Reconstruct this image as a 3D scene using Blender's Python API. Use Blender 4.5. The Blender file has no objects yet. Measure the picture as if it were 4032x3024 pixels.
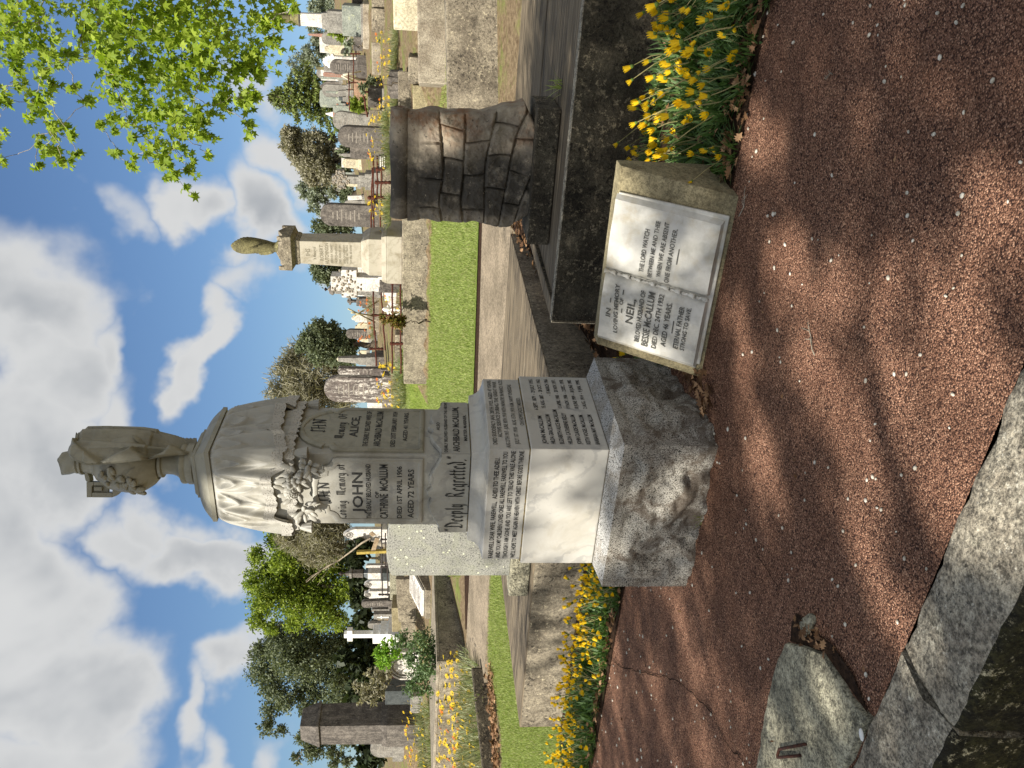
import bpy, bmesh, math, random
import numpy as np
from mathutils import Vector, Matrix, noise
random.seed(7); RNG = np.random.default_rng(7)
SC = bpy.context.scene; COL = SC.collection
PI = math.pi

# ---------------------------------------------------------------- camera
# The photograph was taken with the phone on its side: world up is image left.
CF, PITCH, ROLL, EYE = 3250., .10084, .02183, 1.5
cam_d = bpy.data.cameras.new("camera"); cam = bpy.data.objects.new("camera", cam_d); COL.objects.link(cam)
cam_d.sensor_width = 36; cam_d.lens = 36 * CF / 4032; cam_d.clip_start = .05; cam_d.clip_end = 2000
_F = Vector((0, math.cos(PITCH), -math.sin(PITCH))); _R = Vector((1, 0, 0)); _U = Vector((0, math.sin(PITCH), math.cos(PITCH)))
_R2 = _R * math.cos(ROLL) + _U * math.sin(ROLL); _U2 = _U * math.cos(ROLL) - _R * math.sin(ROLL)
cam.matrix_world = Matrix(((-_U2.x, _R2.x, -_F.x, 0), (-_U2.y, _R2.y, -_F.y, 0), (-_U2.z, _R2.z, -_F.z, EYE), (0, 0, 0, 1)))
SC.camera = cam
SC.view_settings.view_transform = 'Standard'; SC.view_settings.look = 'None'
SC.view_settings.gamma = 1; SC.view_settings.exposure = EXPOSURE = .72
SC.cycles.max_bounces = 6; SC.cycles.transparent_max_bounces = 8; SC.cycles.use_denoising = True
SC.cycles.sample_clamp_indirect = 6

# ---------------------------------------------------------------- sun and sky
SUN_H = Vector((-.80, -.60, 0)).normalized(); SUN_EL = math.radians(43)
SUN_DIR = Vector((SUN_H.x * math.cos(SUN_EL), SUN_H.y * math.cos(SUN_EL), math.sin(SUN_EL)))
sun_d = bpy.data.lights.new("sun", 'SUN'); sun_d.energy = 5.; sun_d.angle = math.radians(.53); sun_d.color = (1, .945, .85)
sun = bpy.data.objects.new("sun", sun_d); COL.objects.link(sun)
sun.rotation_euler = SUN_DIR.to_track_quat('Z', 'Y').to_euler(); sun.location = SUN_DIR * 60

def nd(nt, t, ins=None, **kw):
    n = nt.nodes.new(t)
    for k, v in kw.items(): setattr(n, k, v)
    for k, v in (ins or {}).items():
        s = n.inputs[k]
        if hasattr(v, 'is_output') and v.is_output: nt.links.new(v, s)
        else: s.default_value = v
    return n
def hexc(h):
    h = h.lstrip('#'); o = []
    for i in (0, 2, 4):
        v = int(h[i:i+2], 16) / 255; o.append(v / 12.92 if v <= .04045 else ((v + .055) / 1.055) ** 2.4)
    return (*o, 1)
def col(c): return hexc(c) if isinstance(c, str) else (tuple(c) + (1,) if len(c) == 3 else tuple(c))
def mix(nt, f, a, b, mode='MIX'):
    n = nt.nodes.new('ShaderNodeMix'); n.data_type = 'RGBA'; n.blend_type = mode
    for s, v in ((n.inputs[0], f), (n.inputs[6], a), (n.inputs[7], b)):
        if hasattr(v, 'is_output'): nt.links.new(v, s)
        else: s.default_value = v if not isinstance(v, str) else col(v)
    return n.outputs[2]
def mth(nt, op, a, b=0., c=None, clamp=False):
    n = nt.nodes.new('ShaderNodeMath'); n.operation = op; n.use_clamp = clamp
    for i, v in enumerate((a, b) if c is None else (a, b, c)):
        if hasattr(v, 'is_output'): nt.links.new(v, n.inputs[i])
        else: n.inputs[i].default_value = v
    return n.outputs[0]
def ramp(nt, f, lo, hi, a=0., b=1., smooth=True):
    n = nt.nodes.new('ShaderNodeMapRange'); n.interpolation_type = 'SMOOTHSTEP' if smooth else 'LINEAR'
    nt.links.new(f, n.inputs[0])
    for i, v in enumerate((lo, hi, a, b)): n.inputs[i + 1].default_value = v
    return n.outputs[0]

# pixel of the photograph (4032x3024) -> ray, used to work out where things stand on the hillside
def ray(x, y):
    u, v = 1512 - y, x - 2016
    u, v = u * math.cos(ROLL) + v * math.sin(ROLL), -u * math.sin(ROLL) + v * math.cos(ROLL)
    a, b = u / CF, -v / CF
    return (a, math.cos(PITCH) + math.sin(PITCH) * b, -math.sin(PITCH) + math.cos(PITCH) * b)

def make_world():
    w = bpy.data.worlds.new("World"); SC.world = w; w.use_nodes = True
    nt = w.node_tree; nt.nodes.clear()
    out = nd(nt, 'ShaderNodeOutputWorld')
    sky = nd(nt, 'ShaderNodeTexSky', sky_type='NISHITA', sun_disc=False, sun_elevation=SUN_EL,
             sun_rotation=math.atan2(SUN_H.x, SUN_H.y), air_density=1.25, dust_density=.25, ozone_density=2.6)
    tc = nd(nt, 'ShaderNodeTexCoord'); d = tc.outputs['Generated']
    n1 = nd(nt, 'ShaderNodeTexNoise', {'Vector': d, 'Scale': 4.2, 'Detail': 4, 'Roughness': .5})
    n2 = nd(nt, 'ShaderNodeTexNoise', {'Vector': d, 'Scale': 13., 'Detail': 4, 'Roughness': .6})
    off = nd(nt, 'ShaderNodeVectorMath', {0: n1.outputs['Color'], 1: (.5, .5, .5)}, operation='SUBTRACT').outputs[0]
    off = nd(nt, 'ShaderNodeVectorMath', {0: off, 'Scale': .30}, operation='SCALE').outputs[0]
    off2 = nd(nt, 'ShaderNodeVectorMath', {0: n2.outputs['Color'], 1: (.5, .5, .5)}, operation='SUBTRACT').outputs[0]
    off2 = nd(nt, 'ShaderNodeVectorMath', {0: off2, 'Scale': .075}, operation='SCALE').outputs[0]
    dd = nd(nt, 'ShaderNodeVectorMath', {0: d, 1: off}, operation='ADD').outputs[0]
    dd = nd(nt, 'ShaderNodeVectorMath', {0: dd, 1: off2}, operation='ADD').outputs[0]
    # cloud banks: direction (image coords on the 2212-wide view), half sizes, weight
    lobes = [(40, 640, 150, 150, 1.), (190, 1000, 120, 170, 1.), (190, 700, 70, 110, .85), (300, 960, 80, 110, .8), (180, 1230, 80, 110, .75), (460, 720, 60, 110, .75), (500, 540, 60, 90, .8), (390, 1110, 80, 90, .8), (110, 800, 150, 190, 1.1), (60, 1000, 190, 200, 1.2), (60, 1250, 170, 200, 1.2), (70, 1520, 170, 180, 1.2),
             (40, 1750, 160, 160, 1.), (270, 850, 75, 130, .75), (330, 1130, 70, 110, .8), (420, 1190, 130, 85, 1.05), (250, 1010, 90, 120, .8),
             (440, 1440, 90, 90, .85), (370, 1560, 60, 100, .75), (430, 1640, 60, 80, .7), (590, 1600, 50, 90, .6),
             (480, 470, 90, 130, 1.15), (545, 330, 90, 80, .85), (330, 430, 80, 90, 1.0), (215, 440, 60, 70, .55), (500, 640, 80, 70, .6),
             (480, 790, 55, 90, .95), (640, 400, 40, 130, .8), (600, 560, 40, 60, .5), (690, 640, 30, 50, .6), (560, 1000, 40, 80, .45), (450, 980, 60, 70, .5),
             (510, 130, 60, 90, .6), (560, 210, 60, 60, .6)]
    acc = None
    for (px, py, rx, ry, wgt) in lobes:
        r = Vector(ray(px * 1.8228, py * 1.8228)).normalized()
        sub = nd(nt, 'ShaderNodeVectorMath', {0: dd, 1: tuple(r)}, operation='SUBTRACT').outputs[0]
        sc = nd(nt, 'ShaderNodeVectorMath', {0: sub, 1: (1783 / ry, 3., 1783 / rx)}, operation='MULTIPLY').outputs[0]
        ln = nd(nt, 'ShaderNodeVectorMath', {0: sc}, operation='LENGTH').outputs['Value']
        v = ramp(nt, ln, 1.30, .05, 0., wgt)
        acc = v if acc is None else mth(nt, 'MAXIMUM', acc, v)
    # the rest of the sky, out of frame: mostly cloud, put in for brighter, more neutral fill light
    far = ramp(nt, n1.outputs['Fac'], .36, .52, 0., 1.)
    sep = nd(nt, 'ShaderNodeSeparateXYZ', {0: d})
    side = ramp(nt, sep.outputs['Y'], .62, .45)
    acc = mth(nt, 'MAXIMUM', acc, mth(nt, 'MULTIPLY', far, side))
    dens = mth(nt, 'MULTIPLY_ADD', n2.outputs['Fac'], .30, mth(nt, 'SUBTRACT', acc, .16))
    cover = ramp(nt, dens, .14, .74)
    n3 = nd(nt, 'ShaderNodeTexNoise', {'Vector': d, 'Scale': 5.5, 'Detail': 4, 'Roughness': .52, 'Distortion': .3})
    # thick parts seen from below are greyer
    thick = mth(nt, 'MULTIPLY', ramp(nt, dens, .55, 1.2), ramp(nt, n3.outputs['Fac'], .34, .62))
    ccol = mix(nt, thick, CLOUD_HI, CLOUD_LO)
    skyc = mix(nt, 1., sky.outputs['Color'], SKY_TINT, 'MULTIPLY')
    c = mix(nt, cover, skyc, ccol)
    w.cycles.sampling_method = 'MANUAL'; w.cycles.sample_map_resolution = 512
    bg = nd(nt, 'ShaderNodeBackground', {'Color': c, 'Strength': .1})
    nt.links.new(bg.outputs[0], out.inputs[0])
CLOUD_HI, CLOUD_LO, SKY_TINT = (4.15, 4.2, 4.22, 1), (2.35, 2.5, 2.7, 1), (.50, .585, .70, 1)
make_world()

# ---------------------------------------------------------------- hillside and placement helpers
K0 = np.array([.08, 1.95]); E1 = np.array([-.87111, .49108]); E2 = np.array([.49108, .87111])   # along / across the rows of graves
ROW = math.atan2(-.49108, .87111)                                                               # rotation of things set square to the rows
TT = [-60, -3, -.62, -.33, 0, 3.6, 12.4, 12.7, 20, 30, 36, 42, 60, 200]; ZZ = [-3, -1.5, -1.4, -.02, 0, .22, 1.5, 1.85, 2.95, 4.6, 5.7, 6.2, 6.6, 7.]
def zgv(P):
    P = np.asarray(P, float); t = (P - K0) @ E2; s = (P - K0) @ E1
    return np.interp(t, TT, ZZ) - np.clip(s - 4, 0, 12) * .11 * np.clip((t - 16) / 19, 0, 1)
def zg(x, y): return float(zgv(np.array([[x, y]]))[0])
def TS(t, s, z=None):
    p = K0 + E2 * t + E1 * s
    return Vector((p[0], p[1], zg(*p) if z is None else z))
def atZ(x, y, z):
    r = ray(x, y); k = (z - EYE) / r[2]; return Vector((r[0] * k, r[1] * k, z))
def atY(x, y, Y):
    r = ray(x, y); k = Y / r[1]; return Vector((r[0] * k, Y, EYE + r[2] * k))
def G(x, y, dz=0., far=60.):
    r = np.array(ray(x, y)); k = np.arange(.8, far, .01)
    P = r[None] * k[:, None]; h = P[:, 2] + EYE - zgv(P[:, :2]) - dz
    i = np.argmax(h < 0)
    if h[i] >= 0: i = len(k) - 1
    p = P[i]; return Vector((p[0], p[1], EYE + p[2]))
REG = {'a': (466.3, 411.5, .2356), 'b': (493.7, 1042.4, .3716), 'e': (630.9, 0, .1488), 'f': (630.9, 246.9, .1488), 'l': (658.3, 1152, .16535),
       'm': (713.2, 576, .2305), 'g': (548.6, 0, .2645), 'p': (576, 795.5, .26454), 'd': (0, 0, 1), 'k': (822.9, 1206.9, .28825),
       'c': (905.2, 438.9, .2314), 's': (795.5, 164.6, .2315), 'h': (1097.2, 0, .2976), 'w': (1591, 1097.2, .3386)}
def q(r, X, Y):
    ox, oy, s = REG[r]; return ((ox + X * s) * 1.8228, (oy + Y * s) * 1.8228)
def gq(r, X, Y, dz=0.): return G(*q(r, X, Y), dz)

def tag(o, label=None, cat=None, group=None, kind=None):
    if label: o['label'] = label
    if cat: o['category'] = cat
    if group: o['group'] = group
    if kind: o['kind'] = kind
    return o
def thing(name, label, cat, loc=(0, 0, 0), rz=0., group=None, tilt=(0., 0.)):
    o = bpy.data.objects.new(name, None); COL.objects.link(o); o.empty_display_size = .2
    o.location = loc; o.rotation_euler = (tilt[0], tilt[1], rz)
    return tag(o, label, cat, group)

class MB:
    """collects faces, then links them as ONE mesh object"""
    def __init__(s, off=(0, 0, 0)): s.v = []; s.f = []; s.m = []; s.off = Vector(off)
    def add(s, vs, fs, mi=0):
        n = len(s.v); s.v += [tuple(Vector(p) + s.off) for p in vs]
        for f in fs: s.f.append(tuple(i + n for i in f)); s.m.append(mi)
        return s
    def box(s, c, d, rz=0., mi=0, R=None):
        M = R or Matrix.Rotation(rz, 3, 'Z'); c = Vector(c)
        P = [c + M @ Vector((x * d[0] / 2, y * d[1] / 2, z * d[2] / 2)) for z in (-1, 1) for y in (-1, 1) for x in (-1, 1)]
        return s.add(P, [(0, 2, 3, 1), (4, 5, 7, 6), (0, 1, 5, 4), (2, 6, 7, 3), (0, 4, 6, 2), (1, 3, 7, 5)], mi)
    def frust(s, w0, z0, w1, z1, mi=0, d0=None, d1=None, cap=(1, 1), c=(0, 0)):
        d0 = w0 if d0 is None else d0; d1 = w1 if d1 is None else d1
        P = [(c[0] + x * w, c[1] + y * d, z) for (w, d, z) in ((w0, d0, z0), (w1, d1, z1)) for (x, y) in ((-1, -1), (1, -1), (1, 1), (-1, 1))]
        F = [(0, 1, 5, 4), (1, 2, 6, 5), (2, 3, 7, 6), (3, 0, 4, 7)]
        if cap[0]: F.append((3, 2, 1, 0))
        if cap[1]: F.append((4, 5, 6, 7))
        return s.add(P, F, mi)
    def prism(s, pts, a, b, axis='y', mi=0):
        """outline pts (x,z) extruded along y, or (x,y) along z"""
        n = len(pts)
        if axis == 'y': P = [(x, a, z) for x, z in pts] + [(x, b, z) for x, z in pts]
        elif axis == 'x': P = [(a, x, z) for x, z in pts] + [(b, x, z) for x, z in pts]
        else: P = [(x, y, a) for x, y in pts] + [(x, y, b) for x, y in pts]
        F = [tuple(range(n)), tuple(range(2 * n - 1, n - 1, -1))] + [(i, i + n, (i + 1) % n + n, (i + 1) % n) for i in range(n)]
        return s.add(P, F, mi)
    def lathe(s, prof, n=24, c=(0, 0, 0), mi=0, sq=None):
        P = []; F = []
        for (r, z) in prof:
            for k in range(n):
                a = 2 * PI * k / n; P.append((c[0] + r * math.cos(a), c[1] + r * math.sin(a), c[2] + z))
        for j in range(len(prof) - 1):
            for k in range(n): F.append((j * n + k, j * n + (k + 1) % n, (j + 1) * n + (k + 1) % n, (j + 1) * n + k))
        F.append(tuple(range(n - 1, -1, -1))); F.append(tuple((len(prof) - 1) * n + k for k in range(n)))
        return s.add(P, F, mi)
    def tube(s, pts, rad, n=6, mi=0, cap=True):
        pts = [Vector(p) for p in pts]; R = rad if isinstance(rad, (list, tuple)) else [rad] * len(pts)
        P = []; F = []
        for i, p in enumerate(pts):
            t = (pts[min(i + 1, len(pts) - 1)] - pts[max(i - 1, 0)]).normalized()
            a = t.cross(Vector((0, 0, 1)) if abs(t.z) < .9 else Vector((1, 0, 0))).normalized(); b = t.cross(a)
            for k in range(n):
                w = 2 * PI * k / n; P.append(p + (a * math.cos(w) + b * math.sin(w)) * R[i])
        for i in range(len(pts) - 1):
            for k in range(n): F.append((i * n + k, i * n + (k + 1) % n, (i + 1) * n + (k + 1) % n, (i + 1) * n + k))
        if cap: F += [tuple(range(n - 1, -1, -1)), tuple((len(pts) - 1) * n + k for k in range(n))]
        return s.add(P, F, mi)
    def ell(s, c, r, M=None, n=10, m=6, mi=0, zmin=-1.):
        """ellipsoid with half axes r, turned by M"""
        M = M or Matrix.Identity(3); c = Vector(c); P = []; F = []
        for j in range(m + 1):
            ph = -PI / 2 + PI * j / m
            for k in range(n):
                a = 2 * PI * k / n
                P.append(c + M @ Vector((r[0] * math.cos(ph) * math.cos(a), r[1] * math.cos(ph) * math.sin(a), r[2] * math.sin(ph))))
        for j in range(m):
            for k in range(n): F.append((j * n + k, j * n + (k + 1) % n, (j + 1) * n + (k + 1) % n, (j + 1) * n + k))
        return s.add(P, F, mi)
    def grid(s, fn, nu, nv, mi=0, wrap=False):
        P = [fn(i / (nu if wrap else nu - 1), j / (nv - 1)) for j in range(nv) for i in range(nu)]
        F = []
        for j in range(nv - 1):
            for i in range(nu if wrap else nu - 1):
                a = j * nu + i; b = j * nu + (i + 1) % nu; F.append((a, b, b + nu, a + nu))
        return s.add(P, F, mi)
    def build(s, name, mats, parent=None, smooth=False, bevel=0., seg=2, auto=None, merge=False):
        me = bpy.data.meshes.new(name); me.from_pydata(s.v, [], s.f)
        for m in (mats if isinstance(mats, (list, tuple)) else [mats]): me.materials.append(m)
        if any(s.m): me.polygons.foreach_set('material_index', s.m)
        bm = bmesh.new(); bm.from_mesh(me)
        if merge: bmesh.ops.remove_doubles(bm, verts=bm.verts, dist=1e-5)
        bmesh.ops.recalc_face_normals(bm, faces=bm.faces)
        if bevel:
            ed = [e for e in bm.edges if len(e.link_faces) == 2 and e.calc_face_angle(0) > math.radians(28)]
            bmesh.ops.bevel(bm, geom=ed, offset=bevel, segments=seg, profile=.6, affect='EDGES', clamp_overlap=True)
        bm.to_mesh(me); bm.free()
        if smooth: me.polygons.foreach_set('use_smooth', [True] * len(me.polygons))
        if auto is not None: me.set_sharp_from_angle(angle=math.radians(auto)); 
        o = bpy.data.objects.new(name, me); COL.objects.link(o)
        if parent: o.parent = parent
        return o
def fast_mesh(name, V, F, mats, parent=None, mi=None, smooth=False):
    """numpy verts (n,3), faces (m,k) all the same k"""
    me = bpy.data.meshes.new(name); n, (m, k) = len(V), F.shape
    me.vertices.add(n); me.vertices.foreach_set('co', np.asarray(V, np.float32).ravel())
    me.loops.add(m * k); me.loops.foreach_set('vertex_index', np.asarray(F, np.int32).ravel())
    me.polygons.add(m); me.polygons.foreach_set('loop_start', np.arange(0, m * k, k, dtype=np.int32))
    if mi is not None: me.polygons.foreach_set('material_index', np.asarray(mi, np.int32))
    if smooth: me.polygons.foreach_set('use_smooth', np.ones(m, bool))
    for x in (mats if isinstance(mats, (list, tuple)) else [mats]): me.materials.append(x)
    me.update(calc_edges=True); me.validate()
    o = bpy.data.objects.new(name, me); COL.objects.link(o)
    if parent: o.parent = parent
    return o
def copy_tree(o, loc, rz=None, scale=None, label=None, group=None):
    c = o.copy(); COL.objects.link(c); c.location = loc
    if rz is not None: c.rotation_euler.z = rz
    if scale is not None: c.scale = (scale,) * 3 if not isinstance(scale, (tuple, list)) else scale
    if label: c['label'] = label
    if group: c['group'] = group
    for ch in list(o.children):
        k = ch.copy(); COL.objects.link(k); k.parent = c
        for g in list(ch.children):
            h = g.copy(); COL.objects.link(h); h.parent = k
    return c
def fbm(p, sc, seed=0., oc=4): return noise.fractal(Vector(p) * sc + Vector((seed, seed * 1.7, seed * .3)), 1., 2., oc)

# ---------------------------------------------------------------- materials
def base_mat(name, rough=.85, spec=.3):
    m = bpy.data.materials.new(name); m.use_nodes = True; nt = m.node_tree; nt.nodes.clear()
    out = nd(nt, 'ShaderNodeOutputMaterial'); b = nd(nt, 'ShaderNodeBsdfPrincipled', {'Roughness': rough, 'Specular IOR Level': spec})
    nt.links.new(b.outputs[0], out.inputs[0]); return m, nt, b
def coords(nt, world=False, rnd=True):
    if world: return nd(nt, 'ShaderNodeNewGeometry').outputs['Position']
    tc = nd(nt, 'ShaderNodeTexCoord').outputs['Object']
    if not rnd: return tc
    r = nd(nt, 'ShaderNodeObjectInfo').outputs['Random']
    sc = nd(nt, 'ShaderNodeVectorMath', {0: (37., 53., 71.), 'Scale': r}, operation='SCALE').outputs[0]
    return nd(nt, 'ShaderNodeVectorMath', {0: tc, 1: sc}, operation='ADD').outputs[0]
def nz(nt, v, scale, detail=6, rough=.6, dist=0., out='Fac'):
    return nd(nt, 'ShaderNodeTexNoise', {'Vector': v, 'Scale': scale, 'Detail': detail, 'Roughness': rough, 'Distortion': dist}).outputs[out]
def scaled(nt, v, s): return nd(nt, 'ShaderNodeVectorMath', {0: v, 1: s}, operation='MULTIPLY').outputs[0]
def bump(nt, b, h, strength, dist=.01):
    n = nd(nt, 'ShaderNodeBump', {'Height': h, 'Strength': strength, 'Distance': dist}); nt.links.new(n.outputs[0], b.inputs['Normal'])

def stone(name, a, b_, stains=(), rough=.88, sc=6., grain=.5, gsc=140., bmp=.5, bd=.006, world=False, spec=.25, streak=None, speck=None):
    """a..b_: two base tones; stains: (colour, low, high, scale) blotches; streak: (colour, amount) run-off lines down the face"""
    m, nt, bs = base_mat(name, rough, spec); v = coords(nt, world)
    c = mix(nt, ramp(nt, nz(nt, v, sc, 8, .65), .36, .64), a, b_)
    for (sc_, lo, hi, s) in stains:
        c = mix(nt, ramp(nt, nz(nt, v, s, 9, .7, .4), lo, hi), c, sc_)
    if streak:
        sv = nd(nt, 'ShaderNodeVectorMath', {0: scaled(nt, v, (13., 13., .9)), 1: scaled(nt, nz(nt, v, 5., 3, .6, 0., 'Color'), (2.2, 2.2, 2.2))}, operation='ADD').outputs[0]
        c = mix(nt, mth(nt, 'MULTIPLY', ramp(nt, nz(nt, sv, 1., 5, .6), .48, .66), streak[1]), c, streak[0])
    if speck:
        for (pc, thr, ps) in speck: c = mix(nt, mth(nt, 'MULTIPLY', ramp(nt, nz(nt, v, ps, 6, .8), thr - .07, thr + .02), ramp(nt, nz(nt, v, ps * .09, 4, .7), .36, .60)), c, pc)
    g = mth(nt, 'MULTIPLY_ADD', nz(nt, v, gsc * .3, 4, .75), .6, mth(nt, 'MULTIPLY', nz(nt, v, gsc, 2, .6), .4))
    c = mix(nt, grain, c, mix(nt, ramp(nt, g, .36, .64), (.08, .08, .08, 1), (.92, .92, .92, 1)), 'OVERLAY')
    nt.links.new(c, bs.inputs['Base Color'])
    h = mth(nt, 'ADD', nz(nt, v, gsc * .45, 5, .7), mth(nt, 'MULTIPLY', nz(nt, v, sc * 2.2, 6, .6), 1.2))
    bump(nt, bs, h, bmp, bd); return m
def plain(name, c, rough=.7, c2=None, sc=20., spec=.3, bmp=0., metal=0.):
    m, nt, bs = base_mat(name, rough, spec); v = coords(nt)
    cc = mix(nt, ramp(nt, nz(nt, v, sc, 5, .6), .35, .65), c, c2 or c); nt.links.new(cc, bs.inputs['Base Color'])
    bs.inputs['Metallic'].default_value = metal
    if bmp: bump(nt, bs, nz(nt, v, sc * 3, 4, .6), bmp, .004)
    return m
def leafmat(name, cols, trans=.35, rough=.55, sc=9., tcol=None):
    """foliage: colour varies leaf by leaf (mesh island), light passes through"""
    m, nt, bs = base_mat(name, rough, .25); v = coords(nt, True)
    r = nd(nt, 'ShaderNodeNewGeometry').outputs['Random Per Island']
    cr = nd(nt, 'ShaderNodeValToRGB', {0: r}); e = cr.color_ramp.elements
    e[0].color = col(cols[0]); e[1].color = col(cols[-1])
    for i, cc in enumerate(cols[1:-1]): x = e.new((i + 1) / (len(cols) - 1)); x.color = col(cc)
    c = mix(nt, mth(nt, 'MULTIPLY', nz(nt, v, sc, 3, .5), .5), cr.outputs[0], (.5, .5, .5, 1), 'SOFT_LIGHT')
    nt.links.new(c, bs.inputs['Base Color'])
    tr = nd(nt, 'ShaderNodeBsdfTranslucent'); nt.links.new(mix(nt, 1., c, tcol or (1.25, 1.3, .75, 1), 'MULTIPLY'), tr.inputs[0])
    ms = nd(nt, 'ShaderNodeMixShader', {0: trans}); out = next(n for n in nt.nodes if n.type == 'OUTPUT_MATERIAL')
    nt.links.new(bs.outputs[0], ms.inputs[1]); nt.links.new(tr.outputs[0], ms.inputs[2]); nt.links.new(ms.outputs[0], out.inputs[0])
    return m
def marble(name, tone, vein, stain, wear=.5, rough=.5, lichen=None):
    m, nt, bs = base_mat(name, rough, .4); v = coords(nt, False, False)
    dv = nd(nt, 'ShaderNodeVectorMath', {0: scaled(nt, v, (1., 1., .8)), 1: scaled(nt, nz(nt, v, 3.4, 6, .6, 0., 'Color'), (.55, .55, .55))}, operation='ADD').outputs[0]
    w = nd(nt, 'ShaderNodeTexWave', {'Vector': nd(nt, 'ShaderNodeMapping', {'Vector': dv, 'Rotation': (.3, .75, .5)}).outputs[0], 'Scale': 2.6, 'Distortion': 3., 'Detail': 3, 'Detail Scale': 2.5}).outputs['Fac']
    vn = mth(nt, 'MULTIPLY', ramp(nt, w, .62, 1.), ramp(nt, nz(nt, v, 4., 4, .5), .35, .7))
    c = mix(nt, mth(nt, 'MULTIPLY', vn, .5), tone, vein)
    c = mix(nt, mth(nt, 'MULTIPLY', ramp(nt, nz(nt, v, 26., 5, .7), .60, .72), .3), c, vein)
    c = mix(nt, mth(nt, 'MULTIPLY', ramp(nt, nz(nt, v, 3.1, 8, .7, .5), .46, .70), wear), c, stain)
    if lichen: c = mix(nt, mth(nt, 'MULTIPLY', ramp(nt, nz(nt, v, 7., 8, .75, .3), .52, .68), lichen[1]), c, lichen[0])
    nt.links.new(c, bs.inputs['Base Color']); bump(nt, bs, nz(nt, v, 90., 4, .6), .12, .003); return m
def granite(name, w, g, k, stain=None, sc=150., rough=.75, bmp=.4):
    m, nt, bs = base_mat(name, rough, .3); v = coords(nt, False, False)
    n1 = nz(nt, v, sc, 2, .5); n2 = nz(nt, v, sc * .62, 2, .6)
    c = mix(nt, ramp(nt, n1, .42, .55), g, w); c = mix(nt, ramp(nt, n2, .56, .64), c, k)
    if stain: c = mix(nt, mth(nt, 'MULTIPLY', ramp(nt, nz(nt, v, 5.5, 9, .72, .6), .46, .60), stain[1]), c, stain[0])
    nt.links.new(c, bs.inputs['Base Color']); bump(nt, bs, nz(nt, v, sc * .5, 4, .7), bmp, .004); return m
# ================================================================ ground
M = {}
def ground_sheet():
    xs = np.concatenate([np.linspace(-260, -30, 24), np.linspace(-28, 28, 113), np.linspace(30, 260, 24)])
    ys = np.concatenate([np.linspace(-60, -6, 10), np.linspace(-5, 40, 181), np.linspace(42, 320, 50)])
    X, Y = np.meshgrid(xs, ys); P = np.stack([X.ravel(), Y.ravel()], 1); Zs = zgv(P)
    t = (P - K0) @ E2; near = t < 3.2
    s_ = (P - K0) @ E1; Zs = Zs - np.where(near, .05, .012) - np.where((t > -.32) & (t < 1.7) & (s_ > -3.2) & (s_ < 6.2), 1.3, 0)
    rs = np.random.default_rng(3); Zs += np.where(t > 13, rs.normal(0, .012, len(Zs)), 0)
    nx, ny = len(xs), len(ys); i = np.arange(nx * ny).reshape(ny, nx)
    F = np.stack([i[:-1, :-1], i[:-1, 1:], i[1:, 1:], i[1:, :-1]], -1).reshape(-1, 4)
    o = fast_mesh('ground', np.c_[P, Zs], F, M['earth_grass'], smooth=True); tag(o, kind='structure')
def m_ground():
    m, nt, b = base_mat('earth_grass', .95, .1); v = coords(nt, True)
    g = mix(nt, ramp(nt, nz(nt, v, 3., 7, .7), .3, .7), '#5f6b35', '#7d8348')
    e = mix(nt, ramp(nt, nz(nt, v, 18., 5, .7), .3, .7), '#5a4a38', '#8d7c62')
    c = mix(nt, ramp(nt, nz(nt, v, 1.4, 8, .78), .36, .52), g, e); nt.links.new(c, b.inputs['Base Color'])
    bump(nt, b, nz(nt, v, 45., 5, .7), .8, .03); M['earth_grass'] = m
    m, nt, b = base_mat('soil', .95, .1); v = coords(nt, True)
    c = mix(nt, ramp(nt, nz(nt, v, 40., 6, .75), .3, .7), '#211811', '#4d3a2c'); nt.links.new(c, b.inputs['Base Color'])
    bump(nt, b, nz(nt, v, 60., 5, .7), 1., .03); M['soil'] = m
    m, nt, b = base_mat('lawn', .9, .15); v = coords(nt, True)
    g = mix(nt, ramp(nt, nz(nt, v, 2.2, 6, .65), .3, .7), '#849340', '#a1ad5c')
    g = mix(nt, ramp(nt, nz(nt, v, 60., 4, .8), .35, .7), '#4f6420', g)
    g = mix(nt, mth(nt, 'MULTIPLY', ramp(nt, nz(nt, v, 3.1, 5, .8), .6, .74), .5), g, '#a59a58')
    nt.links.new(g, b.inputs['Base Color']); bump(nt, b, nz(nt, v, 90., 3, .7), 1., .03); M['lawn'] = m
    # crushed red scoria set in the grave covering
    m, nt, b = base_mat('red_scoria', .92, .12); v = coords(nt, True)
    vo = nd(nt, 'ShaderNodeTexVoronoi', {'Vector': v, 'Scale': 185., 'Randomness': 1.})
    cell = nd(nt, 'ShaderNodeSeparateColor', {0: vo.outputs['Color']})
    c = mix(nt, cell.outputs[0], '#6e4e3d', '#ab8068')
    c = mix(nt, ramp(nt, cell.outputs[1], .82, .9), c, '#cda184'); c = mix(nt, ramp(nt, cell.outputs[2], .82, .9), c, '#3f2d29')
    c = mix(nt, mth(nt, 'MULTIPLY', ramp(nt, nz(nt, v, 1.7, 7, .65), .4, .7), .45), c, '#6b4a39')
    c = mix(nt, mth(nt, 'MULTIPLY', ramp(nt, nz(nt, v, 5., 6, .7), .56, .72), .4), c, '#b28a6f')
    c = mix(nt, mth(nt, 'MULTIPLY', ramp(nt, vo.outputs['Distance'], .42, .8), .8), c, '#2a1a15')
    nt.links.new(c, b.inputs['Base Color'])
    h = mth(nt, 'ADD', mth(nt, 'MULTIPLY', vo.outputs['Distance'], -1.), nz(nt, v, 170., 3, .7)); bump(nt, b, h, 1., .007); M['red'] = m
m_ground()
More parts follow.
